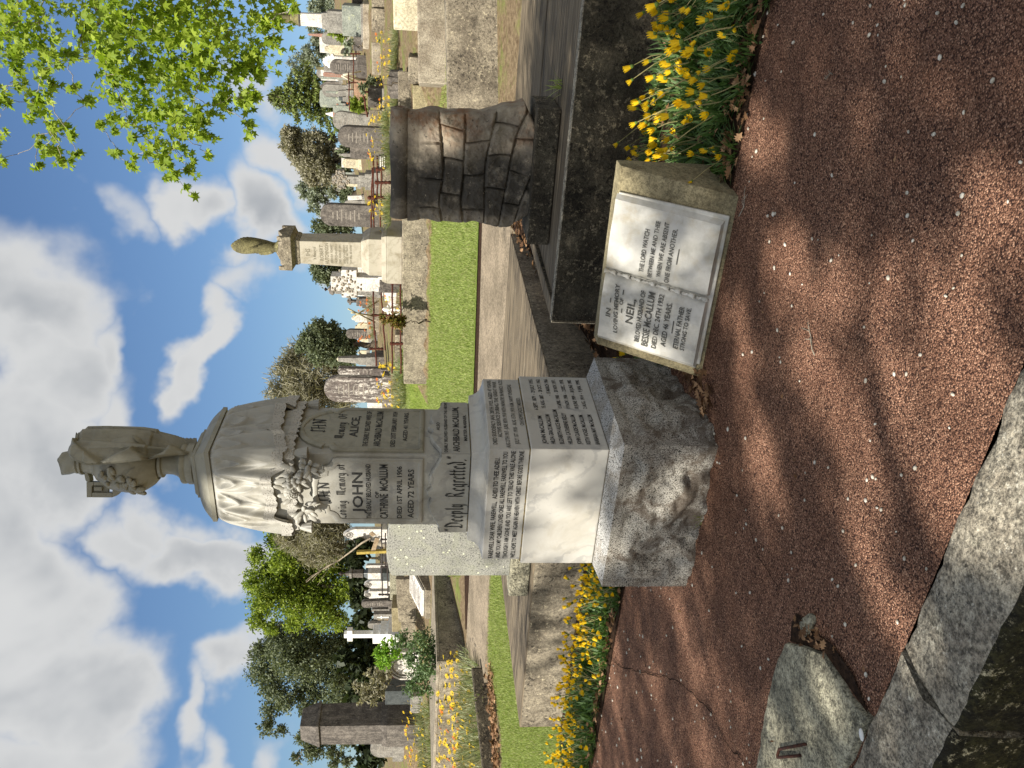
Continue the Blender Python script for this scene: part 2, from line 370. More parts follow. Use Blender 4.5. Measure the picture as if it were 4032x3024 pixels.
M['conc'] = stone('weathered_concrete', '#958b78', '#736a5b', [('#4a443a', .55, .75, 5.), ('#b0a48a', .58, .75, 9.)], sc=3.5, streak=('#433c33', .35), speck=[('#35302a', .58, 30.), ('#c0b498', .63, 22.)])
M['conc_lt'] = stone('pale_concrete', '#a49a88', '#807565', [('#4d463a', .58, .78, 4.), ('#bdb199', .62, .78, 7.)], sc=3., streak=('#5a5144', .3), speck=[('#5a5042', .62, 34.)])
M['conc_dk'] = stone('mossy_dark_concrete', '#5a5345', '#3d372d', [('#8d806a', .56, .70, 9.), ('#25211b', .54, .7, 4.)], sc=6., bmp=1., bd=.012, speck=[('#a3967c', .60, 24.), ('#211d18', .58, 40.)])
M['conc_kerb'] = stone('gritty_kerb_concrete', '#a09886', '#857c6c', [('#aaa48f', .56, .72, 10.), ('#55514a', .60, .76, 5.)], sc=9., gsc=110., grain=.8, bmp=1., bd=.014, speck=[('#4b473f', .60, 60.), ('#c9c3b2', .62, 48.)])
M['conc_moss'] = stone('mossy_kerb_face', '#3b3820', '#26231a', [('#6d6440', .54, .7, 7.)], sc=6., gsc=90., grain=.7, bmp=1., bd=.014, speck=[('#c9be9c', .61, 30.), ('#14120d', .58, 44.)])
M['conc_rough'] = stone('rough_slab_concrete', '#a39e88', '#7c7866', [('#55534a', .57, .74, 5.), ('#b8b294', .60, .74, 7.)], sc=5., gsc=120., grain=.8, bmp=1., bd=.014, speck=[('#4d4a40', .59, 48.), ('#c9c3a4', .63, 40.)])
M['conc_tan'] = stone('tan_concrete', '#9a8f70', '#7e7459', [('#5d553f', .56, .74, 6.), ('#b5aa8a', .60, .75, 12.)], sc=5., bmp=.5, speck=[('#6b6149', .63, 30.)])
def m_wood():
    # concrete worn into long ribs like old boards
    m, nt, b = base_mat('ribbed_concrete', .9, .2); tc = coords(nt, True)
    v = nd(nt, 'ShaderNodeMapping', {'Vector': tc, 'Rotation': (0, 0, -ROW)}).outputs[0]; s = scaled(nt, v, (1.2, 22., 22.))
    n = nz(nt, s, 1., 7, .65, .3)
    c = mix(nt, ramp(nt, n, .3, .68), '#40382f', '#827560'); c = mix(nt, mth(nt, 'MULTIPLY', ramp(nt, nz(nt, tc, 2.4, 7, .7), .5, .72), .7), c, '#39342e')
    c = mix(nt, ramp(nt, nz(nt, scaled(nt, v, (3., 60., 60.)), 1., 4, .7), .6, .75), c, '#b1a692')
    nt.links.new(c, b.inputs['Base Color']); bump(nt, b, n, .7, .012); M['wood'] = m
m_wood()
M['path'] = stone('path_concrete', '#8a7d6a', '#736857', [('#5a5044', .56, .8, 3.), ('#a39783', .6, .8, 9.)], sc=2.5, gsc=100., bmp=.4, world=True)
M['dark'] = plain('dark_joint', '#15110d', 1., '#241d16', 30., .05)
M['white_chip'] = plain('white_stone_chip', '#d9d4c6', .6, '#a89f8d', 60.)
M['leaf_dry'] = leafmat('dry_leaves', ['#3b2818', '#8a6746', '#5c422c', '#b08d6a', '#6b4a33'], .1, .8)
ground_sheet()

def tri_patch(name, pts, mat, dz, parent=None, thick=0.):
    """polygon (world xy) draped over the hillside, dz above it; thick > 0 gives it sides"""
    bm = bmesh.new(); f = bm.faces.new([bm.verts.new((p[0], p[1], 0)) for p in pts])
    for t in TT[4:9]:
        c = K0 + E2 * t
        bmesh.ops.bisect_plane(bm, geom=bm.verts[:] + bm.edges[:] + bm.faces[:], plane_co=(c[0], c[1], 0), plane_no=(E2[0], E2[1], 0))
    for v in bm.verts: v.co.z = zg(v.co.x, v.co.y) + dz
    bmesh.ops.recalc_face_normals(bm, faces=bm.faces)
    if bm.faces[:][0].normal.z < 0: bmesh.ops.reverse_faces(bm, faces=bm.faces)
    if thick:
        r = bmesh.ops.extrude_face_region(bm, geom=bm.faces[:])
        for v in r['geom']:
            if isinstance(v, bmesh.types.BMVert): v.co.z -= thick
        bmesh.ops.recalc_face_normals(bm, faces=bm.faces)
    me = bpy.data.meshes.new(name); bm.to_mesh(me); bm.free(); me.materials.append(mat)
    o = bpy.data.objects.new(name, me); COL.objects.link(o)
    if parent: o.parent = parent
    return o

def jitter_line(a, b, n, amp, rnd):
    a, b = np.array(a, float), np.array(b, float); d = b - a; pn = np.array([-d[1], d[0]]) / np.linalg.norm(d)
    return [a + d * k / n + pn * (rnd.uniform(-amp, amp) if 0 < k < n else 0) for k in range(n + 1)]

# ---------------------------------------------------------------- red grave covering under the monument
def red_slab():
    root = thing('grave_slab', 'red brown scoria topped grave slab strewn with white chips, under the draped urn monument', 'grave slab', TS(1.2, 1.5), ROW)
    W2L = Matrix.Translation(root.location) @ Matrix.Rotation(ROW, 4, 'Z'); W2L.invert()
    rs = np.random.default_rng(11)
    mb = MB()
    def fn(u, v):
        s = -3.2 + 9.4 * u; t = -.004 + 2.75 * v
        p = TS(t, s); p.z += .004 * noise.noise(Vector((p.x * 3, p.y * 3, 0))) + .004
        if t > 2.45: p.z -= .03
        return W2L @ p
    mb.grid(fn, 180, 60)
    top = mb.build('covering', M['red'], root, smooth=True)
    # white chips set in the surface
    ch = MB()
    for k in range(620):
        s = rs.uniform(-2.6, 5.8); t = rs.uniform(.03, 2.36)
        if abs(s - .65 + 0) < .5 and 1.5 < t: continue
        p = W2L @ TS(t, s); r = rs.uniform(.0045, .0105) * (1.25 if t > 1.2 else 1.)
        ch.ell((p.x, p.y, p.z + .007), (r, r * rs.uniform(.55, .9), r * .45), Matrix.Rotation(rs.uniform(0, 6), 3, 'Z'), 6, 4)
    tag(ch.build('white_chips', M['white_chip'], root, smooth=True), kind='stuff')
    # cracks
    cr = MB()
    def crack(pix, w):
        P = [G(*q('d', *p)) for p in pix]; out = []
        for a, b in zip(P[:-1], P[1:]):
            n = max(2, int((b - a).length / .05))
            out += [a.lerp(b, k / n) + Vector((rs.normal(0, .006), rs.normal(0, .006), 0)) for k in range(n)]
        L = []; R = []
        for i, p in enumerate(out):
            d = (out[min(i + 1, len(out) - 1)] - out[max(0, i - 1)]); d.z = 0; d.normalize(); e = Vector((-d.y, d.x, 0)) * w * rs.uniform(.4, 1.3) * .5
            for lst, pp in ((L, p + e), (R, p - e)): lst.append(W2L @ Vector((pp.x, pp.y, zg(pp.x, pp.y) + .0125)))
        n = len(L); cr.add(L + R, [(i, i + 1, n + i + 1, n + i) for i in range(n - 1)])
    crack([(1545, 1000), (1560, 1030), (1610, 1080), (1645, 1200), (1700, 1290)], .004)
    crack([(1300, 1400), (1345, 1440), (1470, 1470), (1545, 1540), (1570, 1600), (1610, 1640), (1625, 1670)], .006)
    cr.build('crack', M['dark'], root)
red_slab()

def kerb_front():
    # kerb along the near side: gritty top, mossy outer face
    root = thing('stone_kerb', 'gritty grey concrete kerb along the near edge of the red grave slab, mossy outer face', 'kerb', TS(-.15, 1.), ROW)
    def rough_bar(s0, s1, nm, z0, parent, t0=-.315, t1=-.006, seed=0., cut=0.):
        ns = max(6, int((s1 - s0) / .035)); mb = MB()
        prof = [(t1, -.12), (t1, -.012), (t1 - .012, 0.), (t1 - .08, .004), (t1 - .16, .002), (t1 - .24, .003), (t0 + .02, -.002), (t0, -.02), (t0 - .004, -.15), (t0 - .002, -.3), (t0, -.7), (t0, -1.45)]
        P = []; 
        for i in range(ns + 1):
            s = s0 + (s1 - s0) * i / ns
            for j, (t, z) in enumerate(prof):
                k = noise.noise(Vector((s * 7 + seed, t * 7, z * 7))) ; k2 = noise.noise(Vector((s * 26, t * 26, z * 26)))
                tt = t + (k * .011 + k2 * .006 if j in (0, 1, 2, 6, 7, 8, 9) else 0); zz = z + k * .006 + k2 * .003
                ds = 0
                if cut and i == 0: ds = .05 * noise.noise(Vector((t * 9, 3.3, z * 4)))
                if cut and i == ns: ds = .05 * noise.noise(Vector((t * 9, 3.3 + cut, z * 4)))
                p = TS(0, 0, 0); q_ = Vector((0, 0, 0)); q_.x = -(s + ds); q_.y = tt + .15; q_.z = zz + .02 + z0
                P.append((q_.x + 1., q_.y, q_.z))
        m = len(prof); F = [(i * m + j, i * m + j + 1, (i + 1) * m + j + 1, (i + 1) * m + j) for i in range(ns) for j in range(m - 1)]
        F += [tuple(range(m - 1, -1, -1)), tuple(ns * m + j for j in range(m))]
        mb.add(P, F); mb.m = [1 if (f < ns * (m - 1) and f % (m - 1) >= 6) else 0 for f in range(len(F))]
        return mb.build(nm, [M['conc_kerb'], M['conc_moss']], parent, smooth=True, auto=50)
    rough_bar(-3.2, 1.005, 'kerb_block', 0., root, cut=1.)
    rough_bar(1.018, 6.2, 'kerb_block', .004, root, seed=5., cut=1.)
    # chipped end of the neighbouring kerb lying at the outer corner
    root.location.z = zg(*TS(-.15, 1.).xy)
kerb_front()

def left_slab():
    z = zg(*TS(.3, 1.8).xy)
    root = thing('concrete_slab', 'broken rough concrete slab with a rusty staple, near left corner of the red grave', 'slab', (0, 0, 0))
    pts = [(1642, 1690), (1655, 1610), (1672, 1500), (1688, 1440), (1710, 1386), (1735, 1390), (1768, 1400), (1790, 1408), (1815, 1450), (1850, 1500), (1889, 1547), (1850, 1640), (1790, 1760), (1700, 1900), (1560, 2000)]
    P = [G(*q('d', *p)) for p in pts]
    mb = MB(); n = len(P)
    rs = np.random.default_rng(5)
    # rim, with a slightly domed and pitted top made as rings shrinking to the middle
    c = sum(P, Vector()) / n; rings = []
    dense = []
    for a, b in zip(P, P[1:] + P[:1]):
        k = max(1, int((b - a).length / .05)); dense += [a.lerp(b, j / k) for j in range(k)]
    n = len(dense); dense = [p + Vector((rs.normal(0, .004), rs.normal(0, .004), 0)) for p in dense]
    V = []; F = []
    for f, dz in ((1.0, -.05), (1.0, .014), (.985, .026), (.9, .03), (.7, .034), (.45, .036), (.2, .036)):
        for p in dense:
            w = c.lerp(p, f); V.append((w.x, w.y, zg(w.x, w.y) + dz + .004 * noise.noise(w * 18)))
    m = 7
    for j in range(m - 1): F += [(j * n + i, j * n + (i + 1) % n, (j + 1) * n + (i + 1) % n, (j + 1) * n + i) for i in range(n)]
    F.append(tuple((m - 1) * n + i for i in range(n)))
    mb.add(V, F); mb.build('slab_top', M['conc_rough'], root, smooth=True, auto=40)
    # rusty staple
    A, B_ = G(*q('d', 1692, 1620), dz=.035), G(*q('d', 1695, 1598), dz=.035)
    A = G(3082, 2982, dz=.033); B_ = G(3088, 2950, dz=.033); far1 = G(3180, 2930, dz=.033); far2 = G(3160, 2975, dz=.033)
    st = MB(); h = .022
    st.tube([far2 + Vector((0, 0, -.02)), far2 + Vector((0, 0, .012)), A.lerp(far2, .15) + Vector((0, 0, h)), A + Vector((0, 0, h)), A.lerp(B_, .3) + Vector((0, 0, h + .002)), A.lerp(B_, .8) + Vector((0, 0, h)), B_ + Vector((0, 0, h)), B_.lerp(far1, .2) + Vector((0, 0, h)), far1 + Vector((0, 0, .012)), far1 + Vector((0, 0, -.02))], .0062, 8)
    st.build('staple', plain('rusty_iron', '#4a2a1c', .8, '#2a1a15', 60., .3, .4), root, smooth=True)
left_slab()

def corner_pit():
    root = thing('grave_opening', 'small triangular hole of leaf mould and a grey stone between red slab and broken slab', 'hole', G(*q('d', 1770, 1385)))
    o = Vector(root.location)
    pts = [(1715, 1385), (1717, 1345), (1728, 1323), (1737, 1330), (1760, 1362), (1805, 1392), (1850, 1455), (1886, 1545), (1850, 1495), (1790, 1410), (1740, 1392)]
    mb = MB(); P = [G(*q('d', *p)) - o for p in pts]; n = len(P)
    mb.add([(p.x, p.y, p.z + .0145) for p in P], [tuple(range(n))]); mb.build('shaded_leaf_mould', M['soil'], root)  # flat patch without a recess: the hole's shade is in the dark soil colour
    s = MB(); c = G(*q('d', 1752, 1352)) - o
    s.ell((c.x, c.y, c.z + .012), (.075, .035, .02), Matrix.Rotation(-.75, 3, 'Z'), 12, 8); st = s.build('stone', M['conc_rough'], root, smooth=True)
    for v in st.data.vertices: v.co += Vector((1, 1, .4)) * .010 * noise.noise(v.co * 40)
    return root
corner_pit()
wp = MB(); c = G(*q('d', 1867, 1587), dz=.03)
wp.ell((0, 0, .004), (.021, .012, .006), Matrix.Rotation(.35, 3, 'Z'), 14, 8)
o = wp.build('pebble', plain('white_pebble', '#e6e6e2', .4), smooth=True); o.location = c + Vector((0, 0, .006)); tag(o, 'flat white oval pebble on the rough slab beside the kerb', 'pebble')
# ================================================================ lettering
BL = {  # broad-nib strokes, x-height .6
'L': (.55, [[(.12, .95), (.12, .12)], [(.02, .86), (.12, .97), (.3, .9)], [(.0, .1), (.12, .04), (.34, .14), (.52, .02), (.6, .14)]]),
'D': (.72, [[(.18, .9), (.18, .08)], [(.02, .82), (.16, .98), (.42, .86), (.62, .66), (.62, .3), (.42, .06), (.1, .06), (.02, .14)]]),
'R': (.70, [[(.16, .9), (.16, .1), (.06, .0)], [(.0, .82), (.16, .98), (.42, .9), (.5, .7), (.38, .54), (.18, .5)], [(.3, .52), (.5, .16), (.6, .02), (.7, .1)]]),
'M': (.82, [[(.1, .82), (.2, .94), (.2, .14), (.08, .02)], [(.2, .86), (.42, .94), (.42, .1)], [(.42, .86), (.64, .94), (.64, .14), (.76, .04)]]),
'O': (.62, [[(.12, .8), (.12, .2), (.3, .04), (.5, .2), (.5, .8), (.3, .96), (.12, .8)]]),
'I': (.42, [[(.2, .95), (.2, .1)], [(.02, .84), (.2, .98), (.38, .86)], [(.02, .12), (.2, .02), (.38, .12)]]),
'N': (.8, [[(.16, .9), (.16, .06)], [(.16, .9), (.56, .08)], [(.58, .95), (.58, .1)], [(.0, .96), (.2, .9)], [(.46, .98), (.74, .9)]]),
'H': (.76, [[(.16, .95), (.16, .05)], [(.54, .95), (.54, .05)], [(.02, .45), (.68, .58)], [(.0, .95), (.3, .98)], [(.42, .02), (.7, .1)]]),
'a': (.46, [[(.12, .56), (.3, .6), (.32, .1), (.4, .02)], [(.3, .36), (.1, .26), (.12, .08), (.3, .1)]]),
'd': (.46, [[(.12, .96), (.34, .6), (.34, .12), (.22, .02), (.1, .12), (.1, .44), (.24, .58)]]),
'e': (.40, [[(.1, .5), (.1, .12), (.22, .02), (.36, .12)], [(.1, .5), (.24, .6), (.34, .46), (.12, .3)]]),
'f': (.34, [[(.16, .04), (.16, .84), (.26, .96), (.38, .86)], [(.02, .56), (.34, .56)]]),
'g': (.46, [[(.1, .5), (.1, .14), (.22, .04), (.34, .14)], [(.1, .5), (.24, .6), (.34, .52), (.34, -.14), (.2, -.28), (.06, -.18)]]),
'i': (.24, [[(.06, .5), (.14, .6), (.14, .12), (.22, .03)], [(.1, .82), (.18, .76)]]),
'l': (.24, [[(.06, .9), (.14, .98), (.14, .12), (.22, .03)]]),
'm': (.68, [[(.04, .5), (.12, .6), (.12, .03)], [(.12, .5), (.3, .6), (.32, .03)], [(.32, .5), (.5, .6), (.52, .12), (.6, .03)]]),
'n': (.46, [[(.04, .5), (.12, .6), (.12, .03)], [(.12, .5), (.3, .6), (.32, .12), (.4, .03)]]),
'o': (.42, [[(.1, .48), (.1, .14), (.22, .03), (.34, .14), (.34, .48), (.22, .6), (.1, .48)]]),
'p': (.46, [[(.04, .5), (.12, .62), (.12, -.3)], [(.12, .5), (.28, .6), (.34, .48), (.34, .14), (.22, .03), (.12, .12)]]),
'r': (.34, [[(.04, .5), (.12, .6), (.12, .03)], [(.12, .48), (.24, .6), (.34, .52)]]),
't': (.30, [[(.12, .82), (.12, .12), (.22, .03), (.3, .1)], [(.02, .58), (.28, .58)]]),
'v': (.46, [[(.06, .66), (.12, .5), (.12, .12), (.22, .03), (.34, .2), (.34, .5), (.24, .62)]]),
'y': (.46, [[(.04, .54), (.12, .6), (.12, .16), (.24, .06), (.34, .16)], [(.3, .6), (.34, .5), (.34, -.14), (.2, -.3), (.06, -.22)]]),
'.': (.2, [[(.06, .06), (.12, .0)]]), '"': (.3, [[(.06, .98), (.02, .8)], [(.2, .98), (.16, .8)]]), ' ': (.3, [])}
def nib_text(txt):
    nx, ny = .062, .052; x0 = 0.; V = []; F = []
    for ch in txt:
        w, st = BL[ch]
        for line in st:
            for (a, b) in zip(line[:-1], line[1:]):
                n = len(V); d = (b[0] - a[0], b[1] - a[1])
                P = [(x0 + a[0] - nx, a[1] - ny), (x0 + b[0] - nx, b[1] - ny), (x0 + b[0] + nx, b[1] + ny), (x0 + a[0] + nx, a[1] + ny)]
                if abs(d[0] * ny - d[1] * nx) < 1e-3: continue
                V += P; F.append((n, n + 1, n + 2, n + 3))
        x0 += w + .06
    return V, F
def font_text(txt):
    cu = bpy.data.curves.new('txt', 'FONT'); cu.body = txt; cu.size = 1.; cu.resolution_u = 2; cu.offset = .02
    ob = bpy.data.objects.new('txt', cu); me = ob.to_mesh()
    V = [(v.co.x, v.co.y) for v in me.vertices]; F = [tuple(p.vertices) for p in me.polygons]
    ob.to_mesh_clear(); bpy.data.objects.remove(ob); bpy.data.curves.remove(cu); return V, F
class TB:
    """one part per line of lettering"""
    def __init__(s, off=(0, 0, 0)): s.off = off; s.lines = []
    def line(s):
        m = MB(s.off); s.lines.append(m); return m
    def build(s, name, mats, parent): return [m.build(name, mats, parent) for m in s.lines if m.v]
def put_text(mb, txt, x0, x1, zc, h, place, black=False, slope=0., mi=0, arc=0.):
    """fit txt between x0 and x1, letters h tall centred on zc; place(x, z) -> point just proud of the face"""
    V, F = nib_text(txt) if black else font_text(txt)
    if not V: return
    xs = [v[0] for v in V]; a, b = min(xs), max(xs); base, top = (0., 1.) if black else (0., .70)
    P = []
    for (x, y) in V:
        u = (x - a) / (b - a); z = zc + ((y - base) / (top - base) - .5) * h + slope * (u - .5) + arc * (1 - (2 * u - 1) ** 2)
        P.append(place(x0 + (x1 - x0) * u, z))
    (mb.line() if isinstance(mb, TB) else mb).add(P, F, mi)

# ================================================================ the draped urn monument
M['marble'] = marble('grey_veined_marble', '#a8a59a', '#6d6d6d', '#827b69', .6)
M['marble_sh'] = marble('weathered_shaded_marble', '#989483', '#66655e', '#726c57', .65, lichen=('#66664a', .35))  # weathered and lichened, with shade put into its darker base tone
M['marble_w'] = marble('polished_white_marble', '#bfbcb3', '#77787a', '#a39a86', .45, .38)
M['granite'] = granite('rough_grey_granite', '#b3aea2', '#746e64', '#25231f', ('#54473a', .8), 190.)
M['granite_c'] = granite('cut_grey_granite', '#b5b4b0', '#807e7a', '#2d2c2b', ('#7a6f5e', .5), 190.)
M['lead'] = plain('lead_lettering', '#242423', .7, '#4a4945', 55.)
M['lead_worn'] = plain('worn_lettering', '#4a4a46', .7, '#6f6d64', 60.)
MC = Vector((-.4526, 4.4952, 0)); MZ = .085
def monument():
    root = thing('grave_monument', 'tall draped urn monument of grey veined marble on a rock faced granite base', 'monument', (MC.x, MC.y, MZ), ROW)
    off = (0, 0, -MZ); mk = lambda: MB(off)
    fr = lambda w: (lambda x, z: (x, -w - .0016, z))          # on the left-hand (front) face
    rt = lambda w: (lambda y, z: (w + .0016, y, z))           # on the right-hand face
    # --- granite base: cut bevel on top, drafted margins round rock-faced panels
    b = mk(); w = .452; zt = .558; zb = .03
    b.frust(w, zt - .0005, .372, .6045, 0, cap=(0, 1)); b.build('base_cap', M['granite_c'], root, bevel=.004)
    b = mk()
    def rock(face):
        def fn(u, v):
            x = (u * 2 - 1) * w; z = zb + (zt - zb) * v; e = min(w - abs(x), (zt - z) * .9)
            d = 0.
            if e > .045:
                k = min(1, (e - .045) / .05); p = Vector((x * 3.1 + face * 7.7, z * 3.1, face * 3.))
                d = -.012 * min(1, (e - .045) / .012) + k * (.052 * (noise.fractal(p * 1.5, 1., 2., 5) + .22) + .017 * noise.ridged_multi_fractal(p * 3., 1., 2., 4, 1., 2.) - .008)
            y = -w - d
            return Matrix.Rotation(face * PI / 2, 3, 'Z') @ Vector((x, y, z))
        return fn
    for f in range(4): b.grid(rock(f), 76, 46)
    b.build('granite_base', M['granite'], root, smooth=True, auto=58, merge=True)
    # --- two marble dies
    b = mk(); b.box((0, 0, (.607 + .994) / 2), (.732, .732, .387)); die = b.build('marble_die', M['marble_w'], root, bevel=.006)
    t = TB(off)
    names = [("JOHN McCALLUM", "6 SEPT. 1879  -  29 JULY 1955."), ("HILDA GRACE McCALLUM", "15 AUG. 1887  -  28 OCT. 1963."), ("ELIZABETH ALICE McCALLUM", "-  15 MARCH 1966"), ("HILDA CATHERINE KELLY", "13 APRIL 1908  -  20 NOV. 1971."),
             ("JOHN CLAUDE McCALLUM", "19 NOV. 1906  -  2 DEC. 1978."), ("KEITH VOGEL McCALLUM", "18 JUNE 1909  -  30 JUNE 1985."), ("BARBARA MAY McCALLUM", "2 AUG. 1914  -  9 JAN. 1998.")]
    L0 = (.928, .886, .842, .799, .754, .709, .663); mid = (-.06, -.045, .005, -.03, -.045, -.045, -.04)
    for (nm, dt), z, m_ in zip(names, L0, mid):
        ln = len(nm); put_text(t, nm, -.322, m_, z - .006, .022, rt(.366)); put_text(t, dt, {0: -.0, 2: .15}.get(L0.index(z), .02), .333, z + .004, .021, rt(.366))
    t.build('inscription', M['lead'], die)
    b = mk(); b.box((0, 0, .9965), (.716, .716, .006)); b.box((0, 0, .6055), (.722, .722, .005)); b.box((0, 0, 1.2785), (.498, .498, .006)); b.build('mortar_joint', plain('joint_mortar', '#4b4130', .9, '#7c6b42', 40.), root)
    b = mk(); w3 = .350
    prof = [(w3, .9995), (w3, 1.194), (w3 - .003, 1.199), (w3 - .012, 1.202), (w3 - .028, 1.207), (w3 - .046, 1.219), (w3 - .058, 1.236), (w3 - .064, 1.252), (w3 - .066, 1.262), (.283, 1.2625), (.281, 1.2755), (.272, 1.2765)]
    for (a, z0), (c, z1) in zip(prof[:-1], prof[1:]): b.frust(a, z0, c, z1, cap=(0, 0))
    b.frust(.350, .9994, .350, .9995, cap=(1, 0)); b.frust(.272, 1.2765, .2719, 1.2766, cap=(0, 1))
    corn = b.build('moulded_die', M['marble_w'], root, merge=True, smooth=True, auto=30)
    t = TB(off)
    for txt, x0, x1, z in (("FAREWELL DEAR WIFE, FAREWELL,   ADIEU TO THEE ADIEU.", -.342, .30, 1.155), ("AND YOU MY CHILDREN LOVED ONES ALL FAREWELL, FAREWELL TO YOU", -.342, .335, 1.117),
                           ("THOUGH I AM GONE AND YOU ARE LEFT TO TREAD THIS VALE ALONE", -.342, .34, 1.078), ("WE'LL HOPE TO MEET AGAIN IN HEAVEN WITH CHRIST BEFORE GOD'S THRONE.", -.342, .344, 1.037)):
        put_text(t, txt, x0, x1, z, .0235, fr(w3))
    t.build('inscription', M['lead'], corn); t = TB(off)
    for txt, x0, x1, z in (("DIED SUDDENLY JAN. 20TH 1925, AGED 47 YEARS.", -.31, .335, 1.166), ("ACTIVE SERVICE DURING THE GREAT WAR", -.245, .32, 1.137), ("AUG 27TH 1917 - JUNE 30TH 1918 WITH INFANTRY IN FRANCE  N.Z.E.F", -.338, .348, 1.102),
                           ("JULY 1ST 1918 - AUG 15TH 1919 H.M. NAVY OVERSEAS.", -.305, .295, 1.056), ("OH HOW SADLY MISSED.", -.13, .15, 1.0165)):
        put_text(t, txt, x0, x1, z, .021, rt(w3))
    t.build('worn_inscription', M['lead_worn'], corn)
    # --- plinth with scalloped apron, all four sides
    b = mk(); b.frust(.2505, 1.282, .2505, 1.405, cap=(1, 1))
    half = [(0, 1.497), (.012, 1.494), (.02, 1.482), (.03, 1.472), (.045, 1.474), (.07, 1.484), (.095, 1.485), (.12, 1.478), (.15, 1.464), (.18, 1.448), (.205, 1.436), (.23, 1.430), (.2515, 1.430)]
    for f in range(4):
        R = Matrix.Rotation(f * PI / 2, 3, 'Z')
        pts = [(-x, z) for x, z in half[::-1]] + half[1:]
        n = len(pts); P = []
        for y, dz, k in ((-.2525, -.006, 1), (-.243, 0., 1), (-.2285, .002, 1)): P += [R @ Vector((x, y, z + dz)) for x, z in pts]
        P += [R @ Vector((x, -.2525, 1.2822)) for x, z in pts]
        F = [(j * n + i, j * n + i + 1, (j + 1) * n + i + 1, (j + 1) * n + i) for j in (0, 1) for i in range(n - 1)] + [(i, 3 * n + i, 3 * n + i + 1, i + 1) for i in range(n - 1)]
        b.add(P, F)
    pl = b.build('scalloped_plinth', M['marble'], root)
    t = TB(off); put_text(t, '"Deeply  Regretted."', -.243, .238, 1.352, .098, fr(.2525), True); t.build('inscription', M['lead'], pl)
    t = TB(off)
    put_text(t, "ALSO", -.038, .038, 1.4455, .017, rt(.2525)); put_text(t, "DEARLY BELOVED HUSBAND OF THE ABOVE", -.24, .246, 1.405, .0165, rt(.2525))
    put_text(t, "ARCHIBALD McCALLUM,", -.236, .2, 1.352, .033, rt(.2525)); put_text(t, "MASTER MARINER.", -.135, .12, 1.303, .017, rt(.2525)); t.build('inscription', M['lead'], pl)
    # --- shaft
    b = mk(); b.frust(.2235, 1.40, .2195, 2.30); b.build('shaft', M['marble'], root, bevel=.004)
    # raised panels: shouldered on the front and back, round headed on the sides
    fh = [(.203, 1.518), (.203, 1.955), (.196, 1.968), (.18, 1.975), (.165, 1.985), (.155, 2.0), (.15, 2.018), (.118, 2.022), (.112, 2.05), (.095, 2.068), (.05, 2.078)]
    rh = [(.205, 1.518), (.205, 1.955), (.2, 1.972), (.185, 1.985), (.168, 1.992), (.165, 2.02), (.178, 2.03), (.165, 2.06), (.14, 2.10), (.105, 2.135), (.06, 2.158), (0, 2.165)]
    for f, hf in ((0, fh), (1, rh), (2, fh), (3, rh)):
        b = mk(); R = Matrix.Rotation(f * PI / 2, 3, 'Z')
        pts = hf + ([] if hf is rh else []) ; pts = pts + [(-x, z) for x, z in pts[::-1] if x > 0]
        n = len(pts); cx = 0; cz = 1.8; P = []
        def ins(x, z, k):
            return (x - math.copysign(min(k, abs(x) * .9), x) if abs(x) > .03 else x, z + k if z < 1.53 else z - k)
        for k, y in ((0, .221), (0, .2335), (.006, .238), (.016, .2395), (.024, .236), (.026, .2318)): P += [R @ Vector((ins(x, z, k)[0], -y + 0, ins(x, z, k)[1])) for x, z in pts]
        F = [(j * n + i, j * n + (i + 1) % n, (j + 1) * n + (i + 1) % n, (j + 1) * n + i) for j in range(5) for i in range(n)] + [tuple(5 * n + i for i in range(n))]
        b.add(P, F); pan = b.build('panel', M['marble'] if f != 1 else M['marble_sh'], root, smooth=True, auto=35)  # right panel takes the darker marble, shade of that side painted in
        if f == 0:
            t = TB(off); pf = fr(.2318)
            put_text(t, "IHN", -.075, .06, 2.02, .062, pf, True) 
            put_text(t, "Loving  Memory of", -.185, .17, 1.935, .05, pf, True); put_text(t, "JOHN", -.142, .117, 1.851, .052, pf); put_text(t, "THE DEARLY BELOVED HUSBAND", -.176, .169, 1.795, .024, pf)
            put_text(t, "OF", -.044, -.002, 1.752, .018, pf); put_text(t, "CATHRINE  McCALLUM", -.176, .168, 1.7175, .041, pf); put_text(t, "DIED 1ST APRIL 1906", -.174, .158, 1.6375, .025, pf); put_text(t, "AGED 72 YEARS", -.172, .14, 1.579, .03, pf)
            t.build('inscription', M['lead'], pan)
        if f == 1:
            t = TB(off); pf = rt(.2318)
            put_text(t, "IHN", -.045, .09, 2.065, .075, pf, True); put_text(t, "Memory  Of", -.10, .144, 1.952, .05, pf, True); put_text(t, "ALICE,", -.082, .121, 1.881, .042, pf)
            put_text(t, "THE DEARLY BELOVED WIFE OF", -.166, .172, 1.814, .026, pf); put_text(t, "ARCHIBALD McCALLUM", -.166, .172, 1.756, .034, pf); put_text(t, "DIED 21ST FEBRUARY 1924", -.166, .172, 1.676, .024, pf); put_text(t, "AGED 41 YEARS.", -.115, .168, 1.615, .022, pf)
            t.build('inscription', M['lead'], pan)
    # --- cap slab and domed top
    b = mk(); b.frust(.2165, 2.574, .2165, 2.596)
    arc = [(.2165 - .004, 2.5965), (.205, 2.605), (.192, 2.622), (.176, 2.640), (.158, 2.655), (.14, 2.666), (.128, 2.672), (.1275, 2.6735)]
    for (a, z0), (c, z1) in zip(arc[:-1], arc[1:]): b.frust(a, z0, c, z1, cap=(0, 0))
    b.frust(.129, 2.6735, .129, 2.682); b.frust(.122, 2.682, .114, 2.697)
    b.build('cap', M['marble_sh'], root, smooth=True, auto=25)
    # --- carved cloth over the shaft
    SQ = 64
